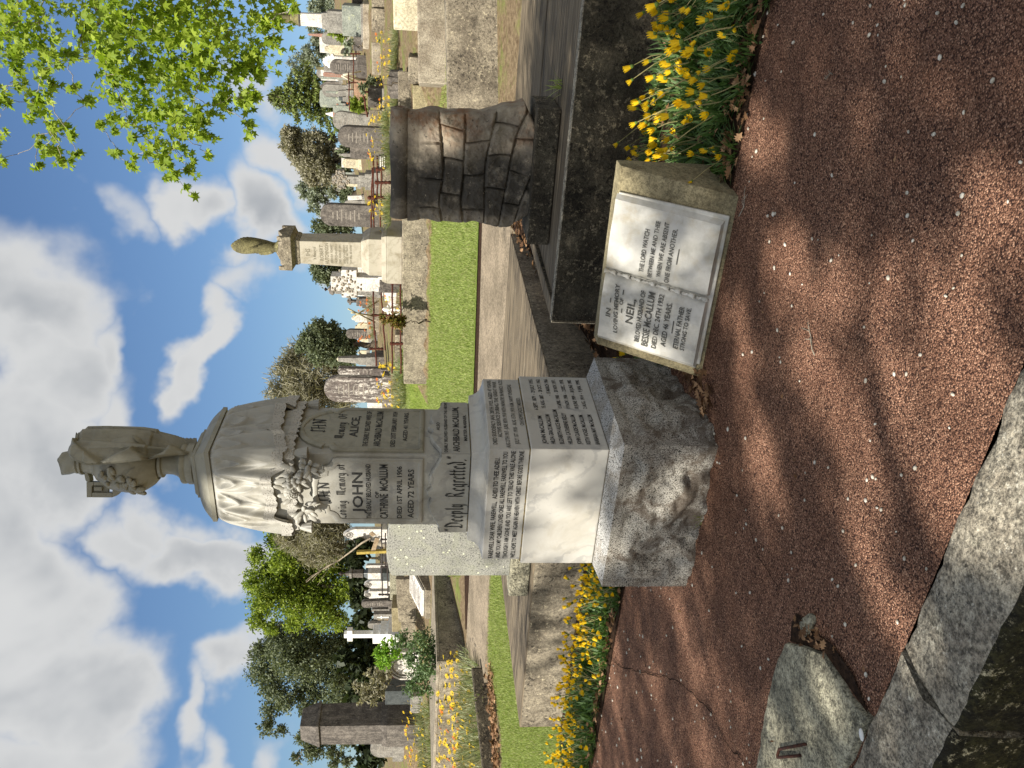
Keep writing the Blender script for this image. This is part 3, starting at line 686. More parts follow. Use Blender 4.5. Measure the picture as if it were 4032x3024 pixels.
    def per(u, w, r=.03):
        """rounded square perimeter, u in 0..1 from the front-left corner; returns xy, face coordinate, normal"""
        f = int(u * 4) % 4; x = ((u * 4) % 1) * 2 - 1; R = Matrix.Rotation(f * PI / 2, 3, 'Z')
        e = (abs(x) - (1 - r / w)) / (r / w)
        px, py = x * w, -w; n = Vector((0, -1, 0))
        if e > 0:
            a = e * PI / 4; px = math.copysign(w - r + r * math.sin(a), x); py = -w + r - r * math.cos(a); n = Vector((math.copysign(math.sin(a), x), -math.cos(a), 0))
        return R @ Vector((px, py, 0)), x, f, R @ n
    def hang(x, f):
        a = abs(x)
        low = 2.200 + .012 * math.sin(x * 9 + f)
        midz = 2.268 + .010 * math.sin(x * 7 + f * 2)
        if f % 2: midz = 2.250
        return low if a > .62 else (midz if a < .52 else midz + (low - midz) * (a - .52) / .10)
    def folds(x, f, v):
        a = abs(x); d = 0.
        for c_, wd, am in ((-.55, .13, .030), (.48, .15, .030), (-.98, .2, .012), (.98, .2, .014), (-.08, .16, .008), (.24, .06, .010), (-.30, .06, .009)):
            kx = (x - c_) / wd; d += am * 1.7 * math.exp(-(kx / .55) ** 2 if kx > 0 else -(kx / 1.1) ** 2) * (.3 + .7 * v)
        # swags hung between the gathers: nested V-shaped ridges
        for (c_, hw) in ((-.32, .24), (.20, .26), (-.76, .2), (.74, .2)):
            k = (x - c_) / hw
            if abs(k) < 1:
                ph = (v - .42 * (1 - abs(k) ** 1.5)) * 2.5
                d += .020 * (1 - 2 * abs(math.sin(ph * PI)) ** .8) * (1 - k * k) ** .7 * max(0, 1 - v * 1.15) ** .8
        for kk in (17., 29.): d += .0022 * math.sin(x * kk + f * 3 + v * 1.5) * (.4 + v)
        k = min(1., v / .16); return d * k * k * (3 - 2 * k)
    def cloth(w0, w1, ztop, zfun, amp, nu=480, nv=44, inset=.02):
        b = mk()
        def fn(u, v):
            if v > .985: v2 = 1.; w_in = inset
            else: v2 = v / .985 if False else min(1., v * 1.02); w_in = 0
            w = w0 + (w1 - w0) * (1 - (1 - v2) ** 1.8); P, x, f, n = per(u, w)
            zb_ = zfun(x, f); top = ztop - (.012 * (1 - min(1, v2 * 12)) ** 2 if False else 0); z = top + (zb_ - top) * v2
            P = P + n * (amp * folds(x, f, v2) - w_in); P.z = z
            if v2 < .05: s = (v2 / .05); P.x *= (.955 + .045 * math.sqrt(s)); P.y *= (.955 + .045 * math.sqrt(s))
            return P
        b.grid(fn, nu, nv, wrap=True); return b
    m, nt, bs = base_mat('carved_lace', .6, .35); v = coords(nt, False, False)
    vo = nd(nt, 'ShaderNodeTexVoronoi', {'Vector': v, 'Scale': 140.}); hol = ramp(nt, vo.outputs['Distance'], .15, .40)
    c = mix(nt, hol, '#8a8678', '#b4b0a6'); nt.links.new(c, bs.inputs['Base Color']); bump(nt, bs, hol, .7, .004); M['lace'] = m
    dr = cloth(.214, .252, 2.5735, hang, 1.0).build('carved_drape', M['marble'], root, smooth=True)
    # lace hem: a band standing a hair proud of the hem
    def hem(nm, w0, zf, hgt, amp, scal):
        b = mk()
        def fn(u, v):
            P, x, f, n = per(u, w0); z0 = zf(x, f) + hgt; z1 = zf(x, f) - scal * abs(math.sin(x * 19.)) * v
            P = P + n * (amp * folds(x, f, 1.)); P.z = z0 + (z1 - z0) * v; return P
        b.grid(fn, 480, 6, wrap=True); return b.build(nm, M['lace'], root, smooth=True)
    hem('lace_hem', .2545, hang, .052, 1., .008)
    low2 = lambda x, f: 2.168 + (.0 if abs(x) < .8 else -.004)
    cloth(.2215, .2415, 2.45, low2, .5, 480, 16, .012).build('under_drape', M['marble'], root, smooth=True)
    hem('under_lace', .2435, low2, .04, .5, .014)
    # --- tassels at the corners and the knot above each
    for i, (sx, sy) in enumerate(((-1, -1), (1, -1), (1, 1), (-1, 1))):
        b = mk(); c = (sx * .232, sy * .232)
        prof = [(.006, 2.19), (.016, 2.175), (.013, 2.166), (.02, 2.158), (.015, 2.152), (.021, 2.13), (.027, 2.105), (.031, 2.090), (.028, 2.0885)]
        n = 24; P = []; F = []
        for r, z in prof:
            for k in range(n):
                rr = r * (1 + (.10 if k % 2 else -.02) * (1 if z < 2.15 else 0)); a = 2 * PI * k / n; P.append((c[0] + rr * math.cos(a), c[1] + rr * math.sin(a), z))
        for j in range(len(prof) - 1): F += [(j * n + k, j * n + (k + 1) % n, (j + 1) * n + (k + 1) % n, (j + 1) * n + k) for k in range(n)]
        F.append(tuple((len(prof) - 1) * n + k for k in range(n))); b.add(P, F)
        b.build('tassel', M['marble'], root, smooth=True, auto=50)
    # --- carved garland: leaves, berries and a rose
    b = mk(); rs = random.Random(4)
    def petal(c, d, n, L, W, T):
        d = Vector(d).normalized(); n = Vector(n).normalized(); s = n.cross(d); R = Matrix((s, d, n)).transposed(); b.ell(c, (W, L, T), R, 8, 6)
    fy = -.262
    for (cx_, cz_, rr) in ((.10, 2.15, .075), (-.09, 2.12, .08), (.165, 2.085, .055)):
        for k in range(11):
            a = k * 2.4 + rs.uniform(-.2, .2); r = rr * math.sqrt((k + .5) / 11); d = Vector((math.cos(a), -.25, math.sin(a)))
            petal((cx_ + r * math.cos(a), fy - .008 - .02 * (1 - r / rr) - rs.random() * .01, cz_ + r * math.sin(a) * .8), d, (rs.uniform(-.5, .5), -1, rs.uniform(-.3, .5)), rs.uniform(.022, .034), rs.uniform(.012, .018), .009)
    for k in range(16): b.ell((.11 + rs.uniform(-.035, .045), fy - .03 - rs.random() * .012, 2.155 + rs.uniform(-.035, .035)), (.0125,) * 3, None, 10, 7)
    for ring, (n_, r, t_) in enumerate(((7, .036, .016), (6, .026, .026), (5, .016, .034), (3, .007, .038))):       # the rose
        for k in range(n_):
            a = 2 * PI * k / n_ + ring * .4; petal((.018 + r * math.cos(a), fy - t_, 2.172 + r * math.sin(a)), (-math.sin(a), -.2, math.cos(a)), (math.cos(a), -.9 + .25 * ring, math.sin(a)), .019 - .003 * ring, .014 - .002 * ring, .005)
    for (x, z, a, L) in ((.178, 2.19, 1.1, .034), (.19, 2.11, -.3, .04), (.15, 2.03, -1.2, .03), (.175, 2.06, -.8, .036), (.09, 2.225, 1.9, .034), (.05, 2.235, 1.2, .03), (-.15, 2.15, 2.6, .028), (-.14, 2.08, -2.3, .034), (-.09, 2.055, -1.8, .03), (.0, 2.215, 1.6, .032), (-.04, 2.2, 2.2, .028)):
        petal((x, fy - .012, z), (math.cos(a), -.1, math.sin(a)), (.2, -1, .3), L, L * .5, .006)
    b.build('carved_garland', M['marble'], root, smooth=True)
    # --- urn (turned, smaller parts square to the camera side)
    b = mk(); UZ = 0
    b.lathe([(.1, 2.6972), (.112, 2.705), (.112, 2.735), (.104, 2.743), (.109, 2.752), (.109, 2.768), (.09, 2.776), (.072, 2.795), (.062, 2.82), (.06, 2.85), (.063, 2.868), (.078, 2.872), (.078, 2.886), (.06, 2.889),
             (.085, 2.9), (.115, 2.925), (.14, 2.965), (.155, 3.01), (.158, 3.05), (.152, 3.09), (.142, 3.13), (.118, 3.165), (.1, 3.185), (.1, 3.192), (.085, 3.2), (.066, 3.225), (.058, 3.26), (.056, 3.272)], 40)
    for k in range(14):          # upright carved leaves round the bowl
        a = 2 * PI * k / 14; c_, s_ = math.cos(a), math.sin(a)
        P = []; F = []
        for j in range(7):
            v = j / 6; z = 2.892 + .115 * v; r = .075 + .083 * v ** .7 + .006; hw = .034 * (1 - (v * 2 - .9) ** 2 * .55) * (1 if v < .95 else .2)
            for i in (-1, -.5, 0, .5, 1): P.append((r * c_ - s_ * hw * i + .007 * (1 - abs(i)) * c_, r * s_ + c_ * hw * i + .007 * (1 - abs(i)) * s_, z))
        for j in range(6): F += [(j * 5 + i, j * 5 + i + 1, j * 5 + 5 + i + 1, j * 5 + 5 + i) for i in range(4)]
        b.add(P, F)
    urn = b.build('urn', M['marble_sh'], root, smooth=True, auto=45)
    b = mk(); b.lathe([(.055, 3.268), (.068, 3.274), (.068, 3.284), (.056, 3.288), (.054, 3.292), (.062, 3.298), (.062, 3.307), (.057, 3.31), (.06, 3.345), (.052, 3.372), (.03, 3.389), (.008, 3.392)], 20)
    fl = b.build('flame_finial', M['marble_sh'], urn, smooth=True, auto=50)
    for v in fl.data.vertices:
        z = v.co.z + MZ
        if z > 3.312: k = (z - 3.312) / .08; v.co.x += k * .02 * math.sin(z * 60 + v.co.y * 50) - .012 * k; v.co.y += k * .014 * math.sin(z * 47 + v.co.x * 70)
    # handles with a pierced key pattern, set in the view-wise plane
    RV = Matrix.Rotation(-ROW, 3, 'Z')
    for sgn in (-1, 1):
        b = mk(); T = .026
        def pl(pts):
            n = len(b.v); b.prism([(sgn * x, z) for x, z in pts], -T, T)
            for i in range(n, len(b.v)): p = RV @ (Vector(b.v[i]) - b.off); b.v[i] = tuple(p + b.off)
        pl([(.102, 3.25), (.182, 3.247), (.182, 3.222), (.124, 3.222), (.118, 3.214), (.102, 3.214)])      # top bar
        pl([(.157, 3.221), (.182, 3.221), (.182, 3.121), (.157, 3.121)])                                  # outer bar
        pl([(.102, 3.213), (.119, 3.213), (.119, 3.14), (.102, 3.14)])                                    # inner bar
        pl([(.128, 3.212), (.148, 3.212), (.148, 3.172), (.128, 3.172)])
        T = .009; pl([(.119, 3.221), (.157, 3.221), (.157, 3.145), (.119, 3.145)]); T = .026
        pl([(.157, 3.120), (.182, 3.120), (.172, 3.105), (.158, 3.09), (.152, 3.075), (.15, 3.05), (.135, 3.05), (.14, 3.09), (.125, 3.11), (.14, 3.12)])
        pl([(.06, 3.262), (.09, 3.256), (.101, 3.25), (.101, 3.232), (.075, 3.236), (.055, 3.245)])
        b.build('urn_handle', M['marble_sh'], urn, bevel=.003)
    # flowers carved on the bowl
    b = mk(); rs = random.Random(9)
    for k in range(34):
        u = rs.random(); ang = -PI / 2 - ROW + (-.55 - .95 * u + rs.uniform(-.25, .25)) + .35; z = 3.12 - .17 * u + rs.uniform(-.035, .035); r = .160
        c = Vector((r * math.cos(ang), r * math.sin(ang), z)); n = Vector((math.cos(ang), math.sin(ang), rs.uniform(-.2, .5)))
        d = Vector((rs.uniform(-1, 1), rs.uniform(-1, 1), rs.uniform(-1, 1))); d = (d - n * d.dot(n) / n.dot(n)).normalized()
        s = n.normalized().cross(d); R = Matrix((s, d, n.normalized())).transposed(); b.ell(c, (rs.uniform(.012, .02), rs.uniform(.016, .028), .012), R, 8, 6)
    b.build('carved_flowers', M['marble_sh'], urn, smooth=True)
    # cloth over the right of the urn; x, y here are view-wise, then turned into the monument frame
    b = mk()
    zig = [(3.285, .125), (3.12, .02), (2.985, .092), (2.90, .035), (2.80, .088), (2.715, .052)]
    edge = [(3.292, .05), (3.24, .018), (3.18, .002), (3.09, .008), (2.99, .018), (2.88, .032), (2.80, .042), (2.715, .052)]
    itp = lambda T_, z: float(np.interp(-z, [-a for a, _ in T_], [c for _, c in T_]))
    sil = [(3.293, .12), (3.28, .165), (3.26, .186), (3.15, .192), (3.0, .188), (2.925, .178), (2.915, .166), (2.82, .146), (2.765, .122), (2.70, .114)]
    def fn(u, v):
        z = 3.293 + (2.702 - 3.293) * v; xr = itp(sil, z); xe = itp(edge, z)
        # front half: from the edge round to the right, then the back
        a0 = math.asin(max(-1, min(1, xe / xr))); a = a0 + (PI * 1.02 - a0) * u      # angle from the -y (camera) direction
        r = xr; x = r * math.sin(a); y = -r * math.cos(a) * (.98 if z < 3.2 else .95)
        k = 0.
        k += .026 * (1 - 2 * abs(math.sin(a * 4.2 + z * 1.2 + .4)) ** .7) * math.sin(PI * min(1, u * 1.6)) * (.4 + v) + .007 * math.sin(a * 15 - z * 5.)
        if a < PI / 2: k += .052 * (1 / (1 + math.exp((x - itp(zig, z)) / .004))) - .018
        if u < .02: k -= .02
        return RV @ (Vector((x, y, 0)) * (1 + k / r) + Vector((0, 0, z - (.02 * (1 - u) if v == 0 else 0))))
    b.grid(fn, 200, 160)
    n0 = len(b.v)
    def top(u, v):            # shoulder of the cloth up to the neck
        p = fn(u, 0.) ; k = .45 * v; return Vector((p.x * (1 - k), p.y * (1 - k), 3.293 + .006 * math.sin(v * PI)))
    b.grid(top, 200, 6)
    b.build('urn_drape', M['marble_sh'], urn, smooth=True)
    return root
MON = monument()
# ================================================================ marble book on its concrete wedge
def book():
    Fc = TS(1.85, .6075); V = Vector((E2[0] * .25 + E1[0] * -.055, E2[1] * .25 + E1[1] * -.055, .517)); X = Vector((-E1[0], -E1[1], 0))
    root = thing('book_headstone', 'open marble book on a sloping tan concrete wedge, right of the draped urn monument', 'book memorial', (Fc.x, Fc.y, .10))
    O = Vector((0, 0, .005)); N = X.cross(V).normalized()
    at = lambda x, v, h=0.: O + X * x + V * v + N * h
    b = MB(); hw = .4715; back = Vector((E2[0], E2[1], 0)) * .11
    fl, fr_ = at(-hw, 0), at(hw, 0); bl, br = at(-hw, 1), at(hw, 1)
    dn = lambda p, z: Vector((p.x, p.y, z))
    bl2, br2 = bl + back, br + back
    P = [dn(fl, -.06), dn(fr_, -.06), fr_, fl, bl, br, br2, bl2, dn(br2, -.06), dn(bl2, -.06)]
    b.add(P, [(0, 1, 2, 3), (3, 2, 5, 4), (4, 5, 6, 7), (7, 6, 8, 9), (1, 8, 6, 5, 2), (0, 3, 4, 7, 9), (0, 9, 8, 1)])
    b.build('wedge', M['conc_tan'], root, bevel=.008)
    m, nt, bs = base_mat('book_marble', .5, .35); v = coords(nt, False, False)
    c = mix(nt, ramp(nt, nz(nt, v, 9., 6, .65), .35, .7), '#d9d6cc', '#b9b6aa'); c = mix(nt, mth(nt, 'MULTIPLY', ramp(nt, nz(nt, v, 6., 7, .7, .4), .5, .7), .5), c, '#b7a680')
    nt.links.new(c, bs.inputs['Base Color']); bump(nt, bs, nz(nt, v, 90., 4, .6), .12, .003); M['book'] = m
    sp = -.036
    b = MB()   # cover: thin slab standing out all round
    cov = [(-.395, .055), (.378, .055), (.352, .978), (-.40, .97)]
    b.add([at(x, v_, .001) for x, v_ in cov] + [at(x, v_, .016) for x, v_ in cov], [(3, 2, 1, 0), (4, 5, 6, 7)] + [(i, (i + 1) % 4, (i + 1) % 4 + 4, i + 4) for i in range(4)])
    b.build('cover', M['book'], root, bevel=.004)
    # page blocks with a gentle swell
    for sg in (-1, 1):
        b = MB(); w0 = .352 if sg < 0 else .352
        nu, nv = 26, 8
        def top(i, j):
            k = i / (nu - 1); v_ = .105 + .885 * j / (nv - 1); x = sp + sg * (.006 + w0 * k) + (.012 * (1 - v_) * sg if sg > 0 else -.004)
            h = .046 + .016 * math.sin(min(1, k * 1.25) * PI) ** 1. - .010 * k + (.004 * k)
            if k < .06: h -= .012 * (1 - k / .06)
            return x, v_, h
        Vt = [at(*top(i, j)) for j in range(nv) for i in range(nu)]; Vb = [at(top(i, j)[0] + sg * .022 * i / (nu - 1), top(i, j)[1] - (.022 if j == 0 else 0), .0155) for j in range(nv) for i in range(nu)]
        n = nu * nv; F = [(j * nu + i, j * nu + i + 1, (j + 1) * nu + i + 1, (j + 1) * nu + i) for j in range(nv - 1) for i in range(nu - 1)]
        S = [(i, i + 1) for i in range(nu - 1)] + [((nv - 1) * nu + i + 1, (nv - 1) * nu + i) for i in range(nu - 1)] + [((j + 1) * nu, j * nu) for j in range(nv - 1)] + [(j * nu + nu - 1, (j + 1) * nu + nu - 1) for j in range(nv - 1)]
        b.add(Vt + Vb, F + [(a, c_, c_ + n, a + n) for a, c_ in S])
        pg = b.build('page_block', M['book'], root, smooth=True, auto=40)
        t = TB()
        def place(x, u, sg=sg):
            k = min(1, max(0, abs(x - sp) / .352)); h = .046 + .016 * math.sin(min(1, k * 1.25) * PI) - .006 * k + .0042 - (.012 * (1 - k / .06) if k < .06 else 0)
            return at(x, u, h)
        ln = (lambda txt, x0, x1, f, hh, **kw: put_text(t, txt, x0, x1, 1. - f * .88 - .01, hh / .577, place, **kw))
        if sg < 0:
            ln("IN", -.272, -.225, .085, .024); ln("-", -.19, -.165, .085, .03)
            ln("LOVING MEMORY", -.352, -.085, .160, .022, slope=.03); ln("-", -.23, -.205, .21, .03); ln("OF", -.185, -.15, .205, .02); ln("-", -.13, -.105, .2, .03)
            ln("NEIL,", -.275, -.135, .305, .038); ln("BELOVED HUSBAND OF", -.365, -.08, .405, .024); ln("BESSIE McCALLUM", -.375, -.075, .49, .034)
            ln("DIED DEC. 24TH 1932", -.372, -.072, .585, .025); ln("AGED 46 YEARS.", -.345, -.1, .675, .026); ln("ETERNAL FATHER", -.335, -.1, .80, .024); ln("STRONG TO SAVE.", -.335, -.095, .868, .022)
            ln("-", -.255, -.185, .735, .03)
        else:
            ln("THE LORD WATCH", .01, .225, .35, .023); ln("BETWEEN ME AND THEE", -.005, .275, .435, .021); ln("WHEN WE ARE ABSENT", .01, .28, .52, .022); ln("ONE FROM ANOTHER.", -.008, .262, .605, .023); ln("-", .1, .175, .665, .03)
        t.build('inscription', M['lead_worn'], pg)
    b = MB(); pts = []; n = 46
    for k in range(n): v_ = .085 + .915 * k / (n - 1); pts.append(at(sp + .002 * math.sin(k * 1.1), v_, .050 + .002 * math.sin(k * 1.1 + 1.5)))
    b.tube(pts, [.0095 + .0022 * math.sin(k * 1.15) for k in range(n)], 8); b.build('spine_cord', M['book'], root, smooth=True)
book()

# ================================================================ scroll memorial on the dark neighbouring plot
def m_scroll():
    # iron stained sandstone: rust towards its right edge, black lichen through the middle
    m, nt, bs = base_mat('lichened_sandstone', .9, .2); v = coords(nt, False, False); x = nd(nt, 'ShaderNodeSeparateXYZ', {0: v}).outputs[0]
    w = mth(nt, 'ADD', x, mth(nt, 'MULTIPLY', mth(nt, 'SUBTRACT', nz(nt, v, 3.5, 5, .65), .5), .55))
    c = mix(nt, ramp(nt, nz(nt, v, 9., 6, .7), .3, .7), '#83786a', '#a59a86')
    c = mix(nt, mth(nt, 'MULTIPLY', ramp(nt, w, .10, .40), ramp(nt, nz(nt, v, 4., 6, .7), .44, .62)), c, '#8a6a50')
    blk = mth(nt, 'MULTIPLY', ramp(nt, w, .22, .02), ramp(nt, w, -.44, -.2)); c = mix(nt, mth(nt, 'MULTIPLY', blk, ramp(nt, nz(nt, v, 7., 8, .75), .30, .52)), c, '#504b43')
    c = mix(nt, ramp(nt, nz(nt, v, 30., 5, .78), .60, .68), c, '#2f2c28'); c = mix(nt, ramp(nt, nz(nt, v, 24., 5, .78), .62, .70), c, '#bdb19b')
    nt.links.new(c, bs.inputs['Base Color']); bump(nt, bs, mth(nt, 'ADD', nz(nt, v, 45., 5, .7), nz(nt, v, 12., 5, .7)), .8, .010); M['scroll'] = m
m_scroll()
def scroll():
    c = TS(4.13, .66, .66)
    base = thing('scroll_headstone', 'dark lichened stone carved as a hanging scroll over rough blocks, on a low plinth', 'headstone', c, ROW)
    b = MB(); b.box((0, 0, .078), (.95, .46, .156)); b.build('plinth', M['conc_dk'], base, bevel=.012)
    # local x = right, y = back; front face near y=-.03
    b = MB(); hw = .37
    rs = random.Random(3); seeds = [(rs.uniform(-.36, .36), rs.uniform(.18, .9), rs.uniform(-1, 1)) for _ in range(34)]
    def halfw(z, side):
        k = (z - .156) / .86
        if side > 0: return .37 + .02 * (1 - k) + (.10 * max(0, 1 - k * 2.4) if k < .42 else 0) - (.14 * max(0, (.08 - k) / .08) if k < .08 else 0) + .004 * math.sin(z * 23)
        return .40 + .012 * math.sin(z * 19 + 1) + .010 * math.sin(z * 8.) * (1 - k) - (.10 * max(0, .14 - k) / .14)
    def relief(x, z):
        # rough coursed blocks, slanting at the foot, under a plain band below the roll
        n1 = noise.noise(Vector((x * 3.2, z * 3.2, 1.))); n2 = noise.noise(Vector((x * 4., z * 4., 7.)))
        zz = z + .035 * n1 + (.30 * x * max(0, (.5 - z) / .35)); r = (zz - .15) / .158; row = math.floor(r); fr_ = r - row
        c = (x + .04 * n2 + row * .137) / .235; colm = math.floor(c); fc = c - colm
        d = min(min(fr_, 1 - fr_) * .158, min(fc, 1 - fc) * .235); hsh = math.sin(row * 12.9898 + colm * 78.233) * 43758.5453; hsh -= math.floor(hsh)
        g = -.024 * max(0, 1 - d / .013) if d < .013 else 0
        tilt = (fr_ - .5) * .018 * (1 if hsh > .5 else -1) + (fc - .5) * .02 * (1 if (hsh * 7) % 1 > .5 else -1)
        rg = .022 * noise.ridged_multi_fractal(Vector((x * 5, z * 5, 4.)), 1., 2., 5, 1., 2.) - .022
        return (g + .014 * (hsh - .5) + tilt + rg) * min(1, max(0, (.95 - z) / .08))
    def fn(u, v):
        z = .15 + .87 * v; fr = u < .7; kx = -1 + 2 * u / .7 if fr else 1 - 2 * (u - .7) / .3; kx = .6 * kx + .4 * math.sin(kx * PI / 2); sa = (-1 if fr else 1) * max(0., 1 - abs(kx) ** 10) ** .5; ca = math.copysign(abs(kx) ** 5, kx)
        # rounded-rectangle section
        w = halfw(z, 1 if ca > 0 else -1); T = .075 + .09 * (1 - v) ** 1.2
        ex = .20; x = math.copysign(abs(ca) ** ex, ca) * w * (1 + .02 * noise.noise(Vector((3., z * 9, ca))) ); y = math.copysign(abs(sa) ** ex, sa) * T + .05
        p = Vector((x, y, z)); k = noise.fractal(p * 7, 1., 2., 4)
        if sa < -.2: p.y -= relief(x, z) + .008 * k
        else: p += Vector((ca, sa, 0)) * .012 * k
        return p
    b.grid(fn, 420, 170, wrap=True); b.build('scroll_sheet', M['scroll'], base, smooth=True, auto=55)
    b = MB()
    def roll(u, v):
        x = -.385 + .765 * v; a = 2 * PI * u; r = .068 + .004 * math.sin(x * 11) ; return Vector((x, .02 - r * math.cos(a), 1.075 + r * math.sin(a)))
    b.grid(roll, 28, 40, wrap=True); n = 28
    b.f += [tuple(range(n)), tuple(39 * n + k for k in range(n))]; b.m += [0, 0]
    for k in (0, 1):   # spiral on the ends
        x = .381 if k else -.386; sp = [(x, .02 - (.012 + .045 * i / 30) * math.cos(i * .42), 1.075 + (.012 + .045 * i / 30) * math.sin(i * .42)) for i in range(31)]; b.tube(sp, .006, 5)
    b.build('rolled_top', M['scroll'], base, smooth=True, auto=50)
scroll()

# ================================================================ the two low plots behind the red grave, path and lawn
def slab_poly(name, pts_ts, zt, zb, mats, parent=None, bevel=.012):
    """flat-sided block from (t, s) corners; zt / zb per corner"""
    n = len(pts_ts); mb = MB()
    T_ = [TS(t, s, z) for (t, s), z in zip(pts_ts, zt)]; B_ = [TS(t, s, z) for (t, s), z in zip(pts_ts, zb)]
    o = Vector(parent.location) if parent else Vector()
    mb.add([p - o for p in T_ + B_], [tuple(range(n)), tuple(range(2 * n - 1, n - 1, -1))] + [(i, (i + 1) % n, (i + 1) % n + n, i + n) for i in range(n)])
    mb.m = [0, 1] + [1] * n
    return mb.build(name, mats, parent, bevel=bevel)
def plots():
    # left plot
    r = thing('grave_platform', 'low concrete grave platform with ribbed worn top and mossy front, behind the yellow flowers left', 'grave platform', TS(3.3, 3.7))
    slab_poly('platform', [(3.29, 5.58), (3.29, 1.9), (6.35, 1.9), (6.6, 5.58)], [.597, .655, .70, .66], [.0] * 4, [M['wood'], M['conc']], r)
    # right plot, three pieces with open joints and a raised front kerb
    r = thing('grave_platform', 'dark mossy raised grave platform carrying the stone scroll, behind the yellow flowers right', 'grave platform', TS(3.3, -.5))
    slab_poly('platform', [(3.40, 1.44), (3.40, -3.6), (5.15, -3.6), (5.15, 1.40)], [.655] * 4, [0.] * 4, [M['wood'], M['conc_dk']], r)
    slab_poly('platform', [(5.17, 1.40), (5.17, -3.6), (6.55, -3.6), (6.55, 1.30)], [.66, .66, .69, .69], [.1] * 4, [M['wood'], M['conc_dk']], r)
    slab_poly('platform', [(6.57, 1.30), (6.57, -3.6), (8.1, -3.6), (8.1, 1.25)], [.675, .675, .74, .74], [.2] * 4, [M['wood'], M['conc']], r)
    slab_poly('kerb', [(3.30, 1.47), (3.30, -3.6), (3.385, -3.6), (3.385, 1.47)], [.682] * 4, [0.] * 4, [M['conc_kerb'], M['conc_dk']], r, .006)
    slab_poly('kerb', [(3.39, 1.472), (3.39, 1.36), (6.4, 1.31), (6.4, 1.40)], [.679, .679, .70, .70], [.1] * 4, [M['wood'], M['conc_dk']], r, .006)
    m, nt, bs = base_mat('rain_water', .03, .5); bs.inputs['Base Color'].default_value = (.02, .025, .03, 1)
    mb = MB(); A = [TS(3.392, 1.30, .662), TS(3.392, -3.2, .662), TS(3.455, -3.2, .662), TS(3.455, 1.30, .662)]
    mb.add(A, [(0, 1, 2, 3)]); w = mb.build('rainwater', m); tag(w, kind='structure')
    # path, earth edge and lawns
    P = lambda L: [G(*q('d', *p)) for p in L]
    tag(tri_patch('path', P([(1048, 300), (1048, 480), (1043, 650), (1036, 880), (1022, 1150), (1019, 1241), (1012, 1391), (1003, 1480), (1000, 1600), (1046, 1560), (1056, 1391), (1063, 1241), (1072, 1080), (1100, 840), (1106, 640), (1110, 480), (1112, 300)]), M['path'], .035, thick=.08), kind='structure')
    tag(tri_patch('earth_edge', P([(1039, 300), (1037, 480), (1030, 700), (1024, 880), (1004, 1243), (1006, 1360), (1013, 1360), (1020, 1243), (1037, 880), (1044, 650), (1049, 480), (1049, 300)]), M['soil'], .006), kind='structure')
    tag(tri_patch('lawn', P([(1039, 440), (1037, 480), (1030, 700), (1024, 880), (1012, 1100), (1004, 1243)]) + P([(964, 1243)]) + [TS(14.3, 9.), TS(14.3, 7.0), TS(12.38, 6.9), TS(12.38, 2.3)], M['lawn'], .016), kind='structure')
    tag(tri_patch('lawn', P([(1064, 1100), (1064, 1245), (1060, 1330), (1058, 1420), (1075, 1500), (1086, 1580), (1092, 1700), (1215, 1720), (1213, 1560), (1160, 1500), (1110, 1300), (1092, 1100)]), M['lawn'], .012), kind='structure')
    tag(tri_patch('gap_soil', [TS(3.3, 1.92), TS(3.3, 1.42), TS(6.9, 1.38), TS(6.9, 1.92)], M['soil'], .01), kind='structure')
    tag(tri_patch('flower_bed_soil', [TS(2.36, 5.9), TS(2.36, 1.3), TS(1.93, 1.05), TS(1.93, -2.8), TS(3.3, -2.8), TS(3.3, 5.9)], M['soil'], .012), kind='structure')
plots()

# granite upright behind the monument, on a rough block
def upright():
    A = atZ(*q('d', 1142, 1240), .64); zt = atY(*q('d', 1102, 1243), A.y).z
    t0 = float((np.array(A.xy) - K0) @ E2); s0 = float((np.array(A.xy) - K0) @ E1)
    r = thing('granite_headstone', 'plain upright slab of speckled pale granite, close behind the monument at its left', 'headstone', TS(t0 + .2, s0 - .2, .63), ROW)
    hb = zt - .63
    b = MB(); b.box((-.02, 0, hb / 2), (.86, .40, hb)); b.build('foot_block', M['conc_rough'], r, bevel=.015)
    Lp = atZ(*q('d', 1100, 1243), zt); hs = atY(*q('d', 847, 1243), Lp.y).z - zt
    lx = (Lp - Vector(r.location)); x0 = lx.x * math.cos(ROW) + lx.y * math.sin(ROW)
    b = MB(); n = 14; w = .54
    pts = [(x0, hb), (x0 + w, hb), (x0 + w, hb + hs + .015)] + [(x0 + w - w * k / n, hb + hs + .015 + .03 * math.sin(PI * k / n)) for k in range(1, n)] + [(x0, hb + hs)]
    b.prism(pts, -.15, .03)
    M['granite_pale'] = granite('speckled_pale_granite', '#9c9b91', '#7d7c75', '#53534f', ('#a3a58a', .25), 120.)
    o = b.build('slab', M['granite_pale'], r, bevel=.006)
    sp = MB(); rs = random.Random(2)
    for k in range(46):
        x = x0 + rs.uniform(.02, w - .02); z = hb + rs.uniform(.02, hs - .01); rr = rs.uniform(.004, .011); sp.ell((x, -.151, z), (rr, .0015, rr), None, 8, 4)
    tag(sp.build('lichen_spots', plain('pale_lichen', '#dcdcc8', .9, '#b9bd9c', 90.), o), kind='stuff')
upright()

